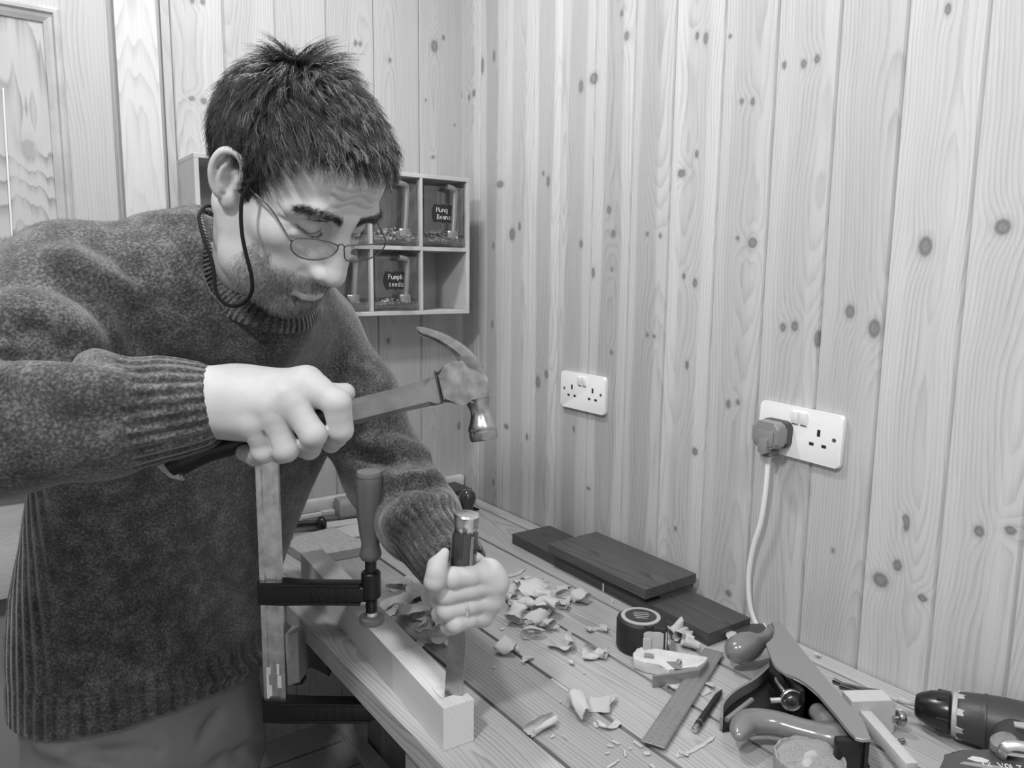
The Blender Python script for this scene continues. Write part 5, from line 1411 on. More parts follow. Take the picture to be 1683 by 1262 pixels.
STROKES = {'M': [[(0,0),(.1,1),(.5,.35),(.9,1),(1,0)]], 'u': [[(.05,.65),(.1,.1),(.5,0),(.8,.15),(.85,.65),(.9,0)]], 'n': [[(.1,0),(.1,.65)],[(.1,.45),(.5,.68),(.85,.5),(.9,0)]], 'g': [[(.85,.6),(.4,.68),(.1,.35),(.4,.02),(.85,.2),(.9,.65),(.85,-.3),(.3,-.35)]],
 'B': [[(.1,0),(.15,1),(.7,.95),(.75,.65),(.2,.52),(.85,.42),(.8,.05),(.1,0)]], 'e': [[(.1,.35),(.85,.4),(.6,.68),(.15,.5),(.2,.08),(.85,.08)]], 'a': [[(.85,.6),(.35,.68),(.1,.3),(.4,0),(.85,.3)],[(.85,.65),(.9,0)]], 's': [[(.8,.6),(.4,.68),(.2,.5),(.8,.2),(.5,0),(.1,.08)]],
 'P': [[(.15,0),(.1,1),(.7,.98),(.85,.7),(.15,.5)]], 'm': [[(.05,0),(.08,.65)],[(.08,.5),(.3,.68),(.48,.45),(.5,0)],[(.5,.5),(.75,.68),(.92,.45),(.95,0)]], 'p': [[(.1,.65),(.12,-.35)],[(.1,.5),(.6,.68),(.8,.3),(.4,0),(.12,.1)]], 'k': [[(.1,1),(.12,0)],[(.75,.65),(.15,.3),(.8,0)]], 'i': [[(.4,.6),(.42,0)],[(.4,.85),(.42,.88)]], 'd': [[(.8,.6),(.35,.65),(.1,.3),(.4,0),(.8,.2)],[(.8,1),(.85,0)]],
 'V': [[(0,1),(.45,0),(.95,1)]], 'O': [[(.5,1),(.1,.7),(.1,.3),(.5,0),(.9,.3),(.9,.7),(.5,1)]], 'L': [[(.1,1),(.1,0),(.85,0)]], 'T': [[(0,1),(1,1)],[(.5,1),(.5,0)]], '1': [[(.25,.8),(.5,1),(.5,0)]], '2': [[(.1,.75),(.45,1),(.85,.75),(.1,0),(.9,0)]], ' ': []}
def write(bm, txt, M, size, r, adv=1.15):
    x = 0
    for ch_ in txt:
        w_ = .62*size
        for st_ in STROKES.get(ch_, []):
            P = [np.array(M @ Vector((x+p[0]*w_, p[1]*size, 0))) for p in st_]
            if len(P) > 1: add_tube(bm, P, r, 5)
        x += w_*adv
def bin_(ci, row, label, text=None, fill=None, open_=True):
    x0, x1 = cols[ci+1]+.0055, cols[ci]-.0055
    z0, z1 = ((zm+th/2+.002, rz1-th-.006) if row == 0 else (rz0+th+.002, zm-th/2-.006))
    y0, y1 = Ysf+.004, YB-.012; t = .0022
    b = thing('storage_bin', ((x0+x1)/2, (y0+y1)/2, z0), label, 'storage bin', 'clear bins in the wall rack')
    for nm, c, s_ in (('bin_floor', ((x0+x1)/2, (y0+y1)/2, z0+.005), (x1-x0, y1-y0, .010)), ('bin_back', ((x0+x1)/2, y1-t/2, (z0+z1)/2+.006), (x1-x0, t, z1-z0-.012)),
                      ('bin_side', (x0+t/2, (y0+y1)/2, (z0+z1)/2+.006), (t, y1-y0-2*t-.0006, z1-z0-.012)), ('bin_side', (x1-t/2, (y0+y1)/2, (z0+z1)/2+.006), (t, y1-y0-2*t-.0006, z1-z0-.012)),
                      ('bin_front', ((x0+x1)/2, y0+t/2, z0+.012+.0), (x1-x0-.002, t, .014)), ('bin_front_lid', ((x0+x1)/2, y0+t/2+.001, (z0+z1)/2+.010), (x1-x0-.008, t*.7, z1-z0-.036))):
        bm = new(); add_box(bm, c, s_, bevel=.0007, seg=1); obj(nm, bm, M_acr, b)
    if text:
        cx, cz = x0+(x1-x0)*.47, z0+(z1-z0)*.52; w_, h_ = .052, .041
        out = []
        for (px_, pz_) in ((-.5, -.32), (-.46, -.36), (-.44, -.5), (-.1, -.44), (0, -.52), (.1, -.44), (.44, -.5), (.46, -.36), (.5, -.32), (.46, 0), (.5, .32), (.46, .36), (.44, .5), (.1, .44), (0, .52), (-.1, .44), (-.44, .5), (-.46, .36), (-.5, .32), (-.55, 0)): out.append((px_*w_, pz_*h_))
        Ml = M_frame((cx, y0+.0004, cz), (1, 0, 0), (0, 0, 1), (0, -1, 0))
        bm = new(); add_prism(bm, out, (.0, .0006), Ml); lb = obj('chalk_label', bm, M_label, b)
        bm = new()
        write(bm, text[0], Ml @ Matrix.Translation((-.018, .003, .0012)), .0105, .0005); write(bm, text[1], Ml @ Matrix.Translation((-.017, -.013, .0012)), .0105, .0005)
        obj('chalk_writing', bm, M_chalk, lb)
    if fill:
        rs = np.random.RandomState(ci+row*7); bm = new()
        n_ = {'beans': 500, 'seeds': 240, 'few': 70}[fill]
        for i in range(n_):
            r_ = .0022 if fill == 'beans' else .0042
            px_ = rs.uniform(x0+.006, x1-.006); py_ = rs.uniform(y0+.006, y1-.03); hmax = .026*(1-.4*abs((px_-(x0+x1)/2)/(x1-x0)*2)) if fill != 'few' else .012
            pz_ = z0+.012+rs.rand()*hmax
            S_ = Matrix.Diagonal((r_, r_*.8, r_*(.8 if fill == 'beans' else .3), 1))
            bmesh.ops.create_icosphere(bm, subdivisions=1, radius=1, matrix=Matrix.Translation((px_, py_, pz_)) @ Matrix.Rotation(rs.rand()*6, 4, 'Z') @ Matrix.Rotation(rs.rand()*2-1, 4, 'X') @ S_)
        f_ = obj('loose_contents', bm, M_seed1 if fill == 'beans' else M_seed2, b); f_['kind'] = 'stuff'
    # bent tubular scoop standing in the bin
    sc_ = thing('scoop', ((x0+x1)/2, Ysf-.008, z0), 'bent clear scoop at the front of the %s' % label.split(', ')[0].replace(' with a black chalk label', '').replace(' with a chalk label', '').replace('clear ', ''), 'scoop', 'scoops hanging on the rack bins')
    hx_ = x0+(x1-x0)*.64; zt_2 = z1-.012; yy = Ysf-.010
    P = [np.array(p) for p in ((hx_-.002, yy, z0+.032), (hx_+.001, yy, z0+.07), (hx_+.003, yy, zt_2-.016), (hx_+.0015, yy-.002, zt_2-.004), (hx_-.008, yy-.004, zt_2), (hx_-.020, yy-.004, zt_2+.0015))]
    bm = new(); add_tube(bm, catmull(P, 5), .0062, 14); obj('scoop_handle', bm, M_frost, sc_)
    bm = new(); Mq = M_frame((hx_-.004, yy+.001, z0+.018), (1, 0, 0), (0, -1, 0), (0, 0, 1))
    add_prism(bm, [(-.012, -.003), (.012, -.003), (.013, .004), (.006, .008), (-.006, .008), (-.013, .004)], (0, .018), Mq, bevel=.002); obj('scoop_cup', bm, M_frost, sc_)
M_frost = clear_mat('frosted_acrylic', .72, .30, .25)
bin_(0, 0, 'clear bin of beans with a black chalk label, top right of the rack', ('Mung', 'Beans'), 'beans')
bin_(1, 0, 'clear bin of pale flakes, left of the bean bin', None, 'seeds')
bin_(1, 1, 'clear bin of seeds with a chalk label, beside the empty pigeonhole', ('Pumpkin', 'seeds'), 'few')
bin_(2, 1, 'clear empty bin left of the seed bin, lower row', None, None)
bin_(2, 0, 'clear bin behind the spectacle lens, upper row', None, None)
# ------------------------------------------------------------------ shavings
def shaving_mat():
    m, nt, b = _nt('wood_shaving'); b.inputs['Base Color'].default_value = grey(.66); b.inputs['Roughness'].default_value = .6
    tl = N(nt, 'ShaderNodeBsdfTranslucent'); tl.inputs['Color'].default_value = grey(.6); mx = N(nt, 'ShaderNodeMixShader'); mx.inputs['Fac'].default_value = .32
    out = [n for n in nt.nodes if n.type == 'OUTPUT_MATERIAL'][0]; L(nt, b, 'BSDF', mx, 1); L(nt, tl, 'BSDF', mx, 2); L(nt, mx, 0, out, 'Surface')
    tc = N(nt, 'ShaderNodeTexCoord'); mp = N(nt, 'ShaderNodeMapping'); mp.inputs['Scale'].default_value = (60, 900, 400); L(nt, tc, 'Object', mp, 'Vector')
    n = N(nt, 'ShaderNodeTexNoise', i_Scale=1., i_Detail=2.); L(nt, mp, 'Vector', n, 'Vector'); bp = N(nt, 'ShaderNodeBump', i_Strength=.35, i_Distance=.001); L(nt, n, 'Fac', bp, 'Height'); L(nt, bp, 'Normal', b, 'Normal')
    return m
M_shav = shaving_mat()
def shaving_mesh(seed, length, width, rad, turns, cone=.0, crumple=.25, flatness=1.):
    """ribbon that rolls up: local coordinates, lowest point at z=0"""
    rs = np.random.RandomState(seed); n, m = 34, 7
    V = []; a0 = rs.rand()*6.28; ang = a0; P = np.zeros(2); path = []
    for i in range(n+1):
        t = i/n; rr = rad*(1.0+1.6*abs(t-.15)*flatness)*(1+.25*math.sin(t*9+a0))
        ang += turns*2*math.pi/n*(rad/rr); P = P+np.array([math.cos(ang), math.sin(ang)])*length/n; path.append(P.copy())
    path = np.array(path)-np.mean(path, 0)
    edge0 = rs.randn(n+1)*.012+np.cumsum(rs.randn(n+1))*.03; edge1 = rs.randn(n+1)*.012+np.cumsum(rs.randn(n+1))*.03
    for i in range(n+1):
        t = i/n; tip = min(1, (1-t)*6+.25)*min(1, t*8+.3)
        for j in range(m+1):
            s_ = j/m-.5; y = width*(s_*tip+(edge0[i] if s_ < 0 else edge1[i])*abs(s_)*2); k = 1+cone*s_*2
            x, z = path[i]*k
            V.append((x+crumple*rad*.5*math.sin(y/width*5+i*.35+seed), y+cone*.3*path[i][0], z+crumple*rad*.35*math.sin(i*.5+j*.9)))
    V = np.array(V); V += rs.randn(*V.shape)*.00012
    # tumble: lay the roll on its side with a small tilt
    Rm = Matrix.Rotation(rs.uniform(-.35, .35), 3, 'X') @ Matrix.Rotation(rs.uniform(-.3, .3), 3, 'Y'); V = V @ np.array(Rm).T
    V[:, 2] -= V[:, 2].min()
    hm = width*(.75 if turns > .6 else .30)
    if V[:, 2].max() > hm: V[:, 2] *= hm/V[:, 2].max()
    # squash what sticks up too high
    idx = np.arange((n+1)*(m+1)).reshape(n+1, m+1)
    Fc = np.stack([idx[:-1, :-1], idx[1:, :-1], idx[1:, 1:], idx[:-1, 1:]], -1).reshape(-1, 4)
    N_ = len(V); nn = vnormals(V, Fc); V2 = V+nn*.00028
    V2[:, 2] = np.maximum(V2[:, 2], 0.0)
    F2 = Fc[:, ::-1]+N_
    e = np.concatenate([idx[:, 0], idx[-1, 1:], idx[::-1, -1][1:], idx[0, ::-1][1:]])
    e2 = np.roll(e, -1); side = np.stack([e, e2, e2+N_, e+N_], 1)
    return np.concatenate([V, V2]), np.concatenate([Fc[:, ::-1], Fc, side])[len(Fc):] if False else np.concatenate([Fc[:, ::-1], F2[:, ::1], side])
def shaving(px, py, size, seed, label, group, rot=0., z=0., turns=1.2, width=None, length=None, cone=.1, rad=None, crumple=.3):
    p = onZ(px, py, BZ)
    rad = rad or size*.32; length = length or size*2.2; width = width or size*.8
    V, Fc = shaving_mesh(seed, length, width, rad, turns, cone, crumple)
    c, s_ = math.cos(rot), math.sin(rot); V = np.stack([V[:, 0]*c-V[:, 1]*s_, V[:, 0]*s_+V[:, 1]*c, V[:, 2]], 1)
    V = V+np.array([p[0], p[1], BZ+.0006+z])
    me = np_mesh('wood_shaving', V, Fc); o = link_mesh('wood_shaving', me, M_shav, None, True); me.set_sharp_from_angle(angle=math.radians(60))
    return tag(o, label, 'wood shaving', group)
G1 = 'curled shavings heaped right of the chisel hand'; G2 = 'curled shavings heaped left of the chisel hand'
lab1 = 'pale curled wood shaving in the heap between the chisel hand and the tape measure'
rs = np.random.RandomState(77)
for i, (x, y, s_, z) in enumerate([(838, 985, .030, 0), (862, 1000, .034, 0), (890, 1010, .036, 0), (915, 990, .030, 0), (850, 1022, .034, 0), (880, 1030, .036, .002), (905, 1012, .028, .012), (868, 985, .030, .012), (885, 975, .026, .006), (845, 1005, .026, .014),
        (900, 1035, .024, 0), (926, 1000, .018, 0), (857, 970, .022, .004), (873, 1045, .024, 0), (875, 962, .012, .004), (862, 957, .012, .002), (893, 997, .026, .016)]):
    shaving(x, y, s_*1.3, 100+i, ('tiny' if s_ < .02 else 'small' if s_ < .028 else 'large')+' pale shaving curl '+('on top ' if z >= .006 else '')+('left, ' if x < 868 else 'right, ')+('far part' if y < 980 else 'near part' if y > 1015 else 'middle')+' of the heap by the tape', G1, rot=rs.rand()*6.28, z=z, turns=.7+rs.rand()*1.1, cone=rs.uniform(-.2, .3))
lab2 = 'curled wood shaving in the shaded heap between the clamp and the chisel hand'
for i, (x, y, s_, z) in enumerate([(655, 970, .030, 0), (648, 1000, .028, 0), (672, 1000, .034, 0), (690, 985, .030, 0), (700, 1010, .034, 0), (682, 1022, .030, .004), (706, 1035, .030, 0), (695, 1058, .032, 0), (722, 1000, .030, .003), (718, 1030, .026, .006), (665, 1015, .022, .008), (640, 1012, .020, 0), (675, 965, .026, 0), (730, 1060, .016, 0), (714, 1060, .018, 0)]):
    shaving(x, y, s_*1.22, 200+i, ('small' if s_ < .028 else 'large')+' curl of shaving '+('left, ' if x < 683 else 'right, ')+('at the far end' if y < 990 else 'at the near end' if y > 1025 else 'in the middle')+' of the shaded heap beside the clamp', G2, rot=rs.rand()*6.28, z=z, turns=.6+rs.rand()*1.1, cone=rs.uniform(-.2, .3))
for x, y, s_, sd, rt, tu, kw, lb in [
    (838, 1074, .046, 301, .5, 2.2, {'cone': .05, 'width': .030}, 'tightly rolled pale shaving lying alone in front of the chisel hand'),
    (865, 1086, .024, 302, 1.5, .3, {}, 'flat torn scrap of shaving touching the tightly rolled one'),
    (930, 1066, .052, 303, -.5, .9, {'cone': .35, 'width': .034, 'length': .075}, 'cone-shaped pale shaving on the middle plank, pointed end to the left'),
    (968, 1080, .030, 304, .9, 1.3, {}, 'small crumpled shaving right of the cone-shaped one'),
    (990, 1082, .026, 305, .2, 1.6, {}, 'small rolled shaving tube beside the plank gap below the tape measure'),
    (940, 1093, .010, 306, .2, 1.0, {}, 'tiny crumb of shaving below the cone-shaped one'),
    (928, 974, .036, 307, 1.0, .35, {'width': .028, 'crumple': .1}, 'square upright flake of shaving against the side of the dark boards'),
    (955, 990, .038, 308, .3, 1.4, {}, 'loosely curled shaving below the square upright flake'),
    (886, 958, .016, 309, .3, 1.2, {}, 'tiny looped shaving on the plank left of the square upright flake'),
    (843, 945, .030, 310, .1, .3, {'width': .012}, 'narrow splintered shaving sticking out right behind the knuckles'),
    (972, 1037, .022, 311, .0, .8, {'width': .010}, 'small flat shaving left of the tape measure'),
    (993, 1037, .018, 312, .4, .9, {'width': .010}, 'small shaving touching the left side of the tape measure'),
    (950, 1172, .040, 313, -.25, 1.1, {'width': .034, 'crumple': .2, 'rad': .016, 'length': .065}, 'large folded pale shaving lying across the plank gap near the front'),
    (990, 1164, .040, 314, -.9, .45, {'width': .034, 'crumple': .3, 'length': .052}, 'broad flat pale shaving overlapping the large folded one'),
    (1003, 1196, .026, 315, .2, .7, {'width': .010, 'length': .045}, 'narrow twisted sliver of shaving below the large folded one'),
    (984, 1194, .016, 316, 1.2, 1.2, {'width': .010}, 'frayed tuft of shaving left of the narrow twisted sliver'),
    (891, 1200, .026, 317, 1.6, 1.5, {'width': .034, 'rad': .0055, 'length': .04}, 'short rolled tube of shaving standing alone on the front plank'),
    (1108, 1130, .036, 318, .3, .7, {'width': .014, 'length': .05}, 'splintered pale shaving under the square head'),
    (1160, 1130, .036, 319, .9, .6, {'width': .020}, 'pale shaving between the steel rule and the pencil'),
    (1120, 1050, .034, 320, 1.9, 1.5, {'width': .036, 'rad': .006, 'length': .045}, 'upright rolled shaving right of the tape measure'),
    (1112, 1043, .030, 321, 1.7, 1.5, {'width': .034, 'rad': .006, 'length': .045}, 'rolled shaving leaning on the side of the tape measure'),
    (1135, 1063, .032, 322, .7, 1.2, {'width': .026, 'rad': .008}, 'fat little shaving lying above the square head'),
    (1203, 1050, .032, 323, .6, 1.0, {'width': .016}, 'crumpled white shaving between the dark boards and the wooden plane knob'),
    (1120, 1240, .024, 324, .3, .5, {'width': .010, 'length': .04}, 'thin torn shaving at the lower end of the steel rule'),
    (1148, 1228, .030, 325, .0, .2, {'width': .006}, 'thin forked splinter right of the lower end of the steel rule'),
    (1345, 1080, .012, 326, .0, .8, {}, 'tiny bright chip on the bench behind the hand plane')]:
    shaving(x, y, s_, sd, lb, 'loose shavings scattered on the bench', rot=rt, turns=tu, **kw)
rs = np.random.RandomState(3)
for k, (x, y, a, b) in enumerate([(1012, 1222, .010, .004), (1003, 1228, .008, .003), (1027, 1240, .012, .003), (1048, 1225, .014, .004), (1063, 1240, .008, .007), (998, 1240, .006, .002), (1015, 1252, .004, .003), (1036, 1232, .003, .003), (908, 1212, .006, .003), (928, 1213, .010, .0015), (1005, 1259, .016, .003), (1072, 1261, .008, .004), (921, 1155, .003, .003), (812, 1098, .004, .004), (960, 1108, .003, .003), (1082, 1110, .003, .003), (825, 1035, .008, .006), (873, 1034, .004, .003)]):
    p = onZ(x, y, BZ); bm = new(); add_box(bm, (0, 0, .0012), (a, b, .0018), Matrix.Translation((p[0], p[1], BZ+.0005)) @ Matrix.Rotation(rs.rand()*3.1, 4, 'Z') @ Matrix.Rotation(.12, 4, 'X'), bevel=.0004, seg=1)
    tag(obj('wood_splinter', bm, M_shav), 'tiny pale splinter of wood on the bench planks', 'wood splinter', 'tiny splinters and crumbs on the bench')
p0, p1 = onZ(911, 1117, BZ-.004), onZ(939, 1137, BZ-.004)
p0[0] = p1[0] = .6462
bm = new(); add_box(bm, ((p0+p1)/2), (.0042, np.linalg.norm(p1-p0), .008), bevel=.0008); tag(obj('gap_strip', bm, M_shav), 'pale strip of wood wedged in the gap between two bench planks', 'wood strip')

# ------------------------------------------------------------------ tape measure lying flat
M_tblk = plain('black_rubber', .015, rough=.55); M_tgrey = plain('light_grey_plastic', .40, rough=.4); M_tlab = plain('dark_label', .03, rough=.35)
zt_m = BZ+.050
ct = onZ(1052, 1014, zt_m)
tape = thing('tape_measure', (ct[0], ct[1], BZ), 'chunky black and grey tape measure lying flat beside the dark boards', 'tape measure')
Mt = M_frame((ct[0], ct[1], BZ+.0005), (math.cos(-.75), math.sin(-.75), 0), (-math.sin(-.75), math.cos(-.75), 0), (0, 0, 1))
def dshape(r, ext, n=20):
    return [(r*math.cos(a), r*math.sin(a)) for a in np.linspace(math.pi*.42, math.pi*1.62, n)]+[(r*.55, -r*.96), (r*ext*.9, -r*.93), (r*ext, -r*.75), (r*ext, r*.45), (r*ext*.7, r*.8)]
bm = new(); add_prism(bm, dshape(.036, 1.14), (0, .050), Mt, bevel=.005, seg=3); obj('casing', bm, M_tblk, tape)
bm = new(); add_prism(bm, [(x*1.02, y*1.02) for x, y in [(.004, -.031), (.022, -.0315), (.034, -.028), (.0362, -.02), (.0362, .008), (.028, .010), (.020, -.002), (.010, -.010), (.004, -.022)]], (.006, .044), Mt @ Matrix.Diagonal((1.13, 1.13, 1, 1)), bevel=.003); obj('side_grip', bm, M_tgrey, tape)
bm = new(); add_lathe(bm, [(.0305, .048), (.0305, .0518), (.0250, .0524), (.0245, .0512)], Mt @ Matrix.Translation((.001, 0, 0)), 36); obj('rim_ring', bm, M_tgrey, tape)
bm = new(); add_lathe(bm, [(.0242, .0505), (.0242, .0518), (.0, .0520)], Mt @ Matrix.Translation((.001, 0, 0)), 36, close=False); lb = obj('label_disc', bm, M_tlab, tape)
bm = new()
for k in range(4): add_box(bm, (.002, .010-.006*k, .0521), (.026-.004*abs(k-1), .0016, .0004), Mt, bevel=.0001, seg=1)
obj('label_print', bm, M_tgrey, lb)
bm = new(); add_box(bm, (.010, -.0385, .022), (.013, .004, .026), Mt, bevel=.002); obj('lock_button', bm, M_tgrey, tape)
bm = new(); add_box(bm, (.0425, -.022, .022), (.003, .010, .026), Mt, bevel=.001); add_box(bm, (.0445, -.028, .022), (.0012, .004, .024), Mt, bevel=.0004); obj('end_hook', bm, M_steel, tape)

# ------------------------------------------------------------------ combination square and steel rule
M_alu = plain('cast_aluminium', .60, rough=.42, var=.08, vscale=60); M_rule = plain('dull_steel_rule', .30, rough=.38, metal=.5, var=.12, vscale=25)
sq = thing('combination_square', onZ(1115, 1090, BZ), 'combination square with a pale cast head and spirit level lying on the bench', 'combination square')
zr_ = BZ+.0075
A = onZ(1053, 1218, zr_); B = onZ(1092, 1229, zr_); Cq = onZ(1190, 1072, zr_)
ydir = nrm((Cq-B)*[1, 1, 0]); xdir = np.cross(ydir, [0, 0, 1]); W_ = abs((B-A)@xdir); Lr = np.linalg.norm(Cq-B)
Mru = M_frame((B[0]-xdir[0]*W_, B[1]-xdir[1]*W_, zr_), xdir, ydir, (0, 0, 1))
if (Mru.to_3x3() @ Vector((1, 0, 0))).dot(V3(xdir)) < 0: print('rule flip')
bm = new(); add_prism(bm, [(0, 0), (W_, 0), (W_, Lr), (0, Lr)], (-.0016, 0), Mru, bevel=.0003, seg=1)
rule = obj('steel_rule', bm, M_rule, sq)
bm = new()
for k in range(int(Lr/.0025)):
    h_ = .0042 if k % 10 == 0 else (.003 if k % 5 == 0 else .0018)
    for sd in (0, 1):
        add_box(bm, (W_-.0006-h_/2 if sd else .0006+h_/2, .002+k*.0025, .00004), (h_, .0003, .00008), Mru)
    if k % 4 == 0: add_box(bm, (W_*.68, .003+k*.0025, .00004), (.0016, .0010, .00008), Mru); add_box(bm, (W_*.32, .003+k*.0025, .00004), (.0016, .0010, .00008), Mru)
obj('graduations', bm, plain('etched_marks', .06, rough=.6), rule)
bm = new(); add_prism(bm, [(W_*.42, .0), (W_*.58, 0), (W_*.58, Lr-.03), (W_*.42, Lr-.03)], (.0, .00006), Mru); obj('rule_groove', bm, plain('rule_groove', .20, rough=.5), rule)
zh = BZ+.017
out = [(1054, 1061), (1162, 1079), (1159, 1088), (1145, 1096), (1116, 1098), (1100, 1101), (1092, 1098), (1085, 1092), (1062, 1089), (1042, 1082), (1040, 1073), (1047, 1066)]
P = [onZ(x, y, zh) for x, y in out]; c0 = P[0]
bm = new(); add_prism(bm, [(p[0], p[1]) for p in P][::-1], (BZ+.001, zh), None, bevel=.0015); hd = obj('square_head', bm, M_alu, sq)
bm = new(); P = [onZ(x, y, zh+.0012) for x, y in ((1054, 1061), (1163, 1080), (1161, 1084), (1052, 1065))]; add_prism(bm, [(p[0], p[1]) for p in P][::-1], (zh-.003, zh+.0014), None, bevel=.0006); obj('head_rib', bm, M_alu, sq)
bm = new(); P = [onZ(x, y, zh+.0006) for x, y in ((1095, 1087), (1120, 1087), (1121, 1097), (1109, 1099))]; add_prism(bm, [(p[0], p[1]) for p in P][::-1], (zh-.002, zh+.0007), None); obj('head_recess', bm, plain('recess_grey', .20, rough=.6), sq)
v0, v1 = onZ(1059, 1077, zh+.0015), onZ(1074, 1079, zh+.0015); bm = new(); add_tube(bm, [v0, v1], .0042, 14); obj('level_vial', bm, plain('vial_glass', .22, rough=.1, coat=.8), sq)
f0, f1, f2 = onZ(1074, 1111, BZ+.018), onZ(1150, 1101, BZ+.018), onZ(1165, 1085, BZ+.018)
bm = new(); P = [f0, f1, f2]; dr = nrm((f1-f0)*[1, 1, 0]); pn = np.cross(dr, [0, 0, 1]); 
q = [f0, f1, f2, f2+nrm(np.cross((f2-f1)*[1, 1, 0], [0, 0, 1]))*-.0035, f1-pn*.0035, f0-pn*.0035]
add_prism(bm, [(p[0], p[1]) for p in q], (BZ+.0008, BZ+.018), None, bevel=.0005, seg=1); obj('square_fence', bm, M_rule, sq)
bm = new(); k0 = onZ(1116, 1093, zh); add_lathe(bm, [(.0035, -.003), (.0045, -.002), (.0045, .006), (.0035, .008)], Matrix.Translation(V3(k0)), 14); obj('clamp_screw', bm, M_steel, sq)

# ------------------------------------------------------------------ pencil-like pen
t0, t1 = onZ(1187, 1133, BZ+.004), onZ(1141, 1200, BZ+.0055)
pen = thing('propelling_pencil', (t0+t1)/2, 'black mechanical pencil with a metal end lying beside the steel rule', 'pencil')
Mp_ = axis_M(t1, t0); Lp = np.linalg.norm(t0-t1)
bm = new(); add_lathe(bm, [(.0042, .010), (.0046, .012), (.0046, Lp*.45), (.0042, Lp*.5), (.0044, Lp*.80), (.0030, Lp*.90), (.0012, Lp*.965), (.0006, Lp)], Mp_, 18); obj('barrel', bm, M_tblk, pen)
bm = new(); add_lathe(bm, [(.0025, 0), (.0040, .001), (.0042, .010)], Mp_, 18); obj('end_button', bm, plain('pen_metal', .6, rough=.3, metal=1.), pen)
bm = new(); add_box(bm, (.0, -.0052, .035), (.0028, .0010, .030), Mp_, bevel=.0004, seg=1); add_lathe(bm, [(.0049, .018), (.0049, .022)], Mp_, 18); obj('pocket_clip', bm, plain('clip_metal', .35, rough=.3, metal=1.), pen)
# ------------------------------------------------------------------ hand plane lying on its side
M_plane = plain('painted_plane_body', .30, rough=.36, metal=.35); M_jap = plain('black_japanning', .008, rough=.3, bump=.4, bscale=150)
M_tote = plain('varnished_handle', .17, rough=.22, coat=.7, var=.12, vscale=30); M_brass = plain('brass_wheel', .42, rough=.3, metal=1.)
zc_ = BZ+.062
plane = thing('hand_plane', onZ(1340, 1150, BZ), 'large grey metal hand plane lying on its side with a round knob and curved handle', 'plane')
cheek = [(1268, 1022), (1274, 1021), (1281, 1019), (1291, 1032), (1302, 1046), (1320, 1069), (1340, 1093), (1352, 1108), (1365, 1123), (1378, 1138), (1392, 1154), (1419, 1182), (1432, 1214), (1418, 1215), (1406, 1212), (1396, 1201), (1386, 1189), (1375, 1175), (1363, 1161), (1346, 1141), (1336, 1131), (1325, 1123), (1315, 1116), (1305, 1111), (1292, 1107), (1281, 1100), (1275, 1094), (1270, 1087), (1264, 1072), (1259, 1057), (1266, 1053), (1271, 1048), (1274, 1038), (1272, 1029)]
W = [onZ(x, y, zc_) for x, y in cheek]
bm = new(); add_prism(bm, [(p[0], p[1]) for p in W][::-1], (zc_-.0045, zc_), None, bevel=.0008, seg=1); obj('cheek', bm, M_plane, plane)
f_, b_ = onZ(1281, 1019, zc_), onZ(1430, 1212, zc_); Ld = nrm((b_-f_)*[1, 1, 0]); Hd = np.array([Ld[1], -Ld[0], 0]); 
if Hd@(onZ(1250, 1120, zc_)-f_) < 0: Hd = -Hd
Mpl = M_frame((f_[0], f_[1], BZ+.0008), Ld, Hd, (0, 0, 1)) if np.cross(Ld, Hd)[2] > 0 else M_frame((f_[0], f_[1], BZ+.0008), Ld, Hd, (0, 0, 1))
Lp_ = np.linalg.norm((b_-f_)[:2])
def pbox(nm, c, s_, m, bev=.001): 
    bm = new(); add_box(bm, c, s_, Mpl, bevel=bev); return obj(nm, bm, m, plane)
pbox('sole', (Lp_/2, .002, .029), (Lp_, .005, .057), M_jap)
pbox('frog', (Lp_*.42, .022, .030), (.050, .034, .050), M_jap, .003)
pbox('blade_bed', (Lp_*.50, .034, .031), (.075, .008, .046), M_jap, .002)
pbox('heel', (Lp_*.97, .018, .028), (.012, .034, .054), M_jap, .003)
pbox('cutter', (Lp_*.40, .040, .026), (.070, .0035, .036), M_jap, .0008)
pbox('lateral_lever', (Lp_*.50, .050, .040), (.030, .004, .007), M_steel, .001)
# lower cheek on the bench with its raised lip
lowc = [(1271, 1092), (1242, 1117), (1213, 1136), (1189, 1160), (1187, 1200), (1210, 1196), (1262, 1180), (1330, 1220), (1400, 1262), (1430, 1258), (1400, 1200), (1330, 1120)]
W = [onZ(x, y, BZ+.004) for x, y in lowc]; bm = new(); add_prism(bm, [(p[0], p[1]) for p in W], (BZ+.0008, BZ+.004), None, bevel=.0006, seg=1); obj('cheek', bm, M_jap, plane)
lip = [onZ(x, y, BZ+.018) for x, y in ((1271, 1088), (1242, 1115), (1213, 1132), (1196, 1146), (1187, 1160), (1186, 1180))]
bm = new(); pr_ = None; P = catmull(lip, 4); rings = []
for i, p in enumerate(P):
    t = nrm((P[min(i+1, len(P)-1)]-P[max(i-1, 0)])*[1, 1, 0]); n_ = np.cross(t, [0, 0, 1])*.0018
    rings.append([bm.verts.new(V3(q)) for q in ((p[0]+n_[0], p[1]+n_[1], BZ+.001), (p[0]-n_[0], p[1]-n_[1], BZ+.001), (p[0]-n_[0], p[1]-n_[1], BZ+.019), (p[0]+n_[0], p[1]+n_[1], BZ+.019))])
for a, b in zip(rings[:-1], rings[1:]):
    for i in range(4): bm.faces.new((a[i], a[(i+1) % 4], b[(i+1) % 4], b[i]))
bm.faces.new(rings[0]); bm.faces.new(rings[-1]); obj('cheek_lip', bm, M_plane, plane)
q0, q1 = onZ(1194, 1183, BZ+.012), onZ(1236, 1150, BZ+.014); bm = new(); add_tube(bm, [q0, q1], .0035, 10); obj('lever', bm, M_plane, plane)
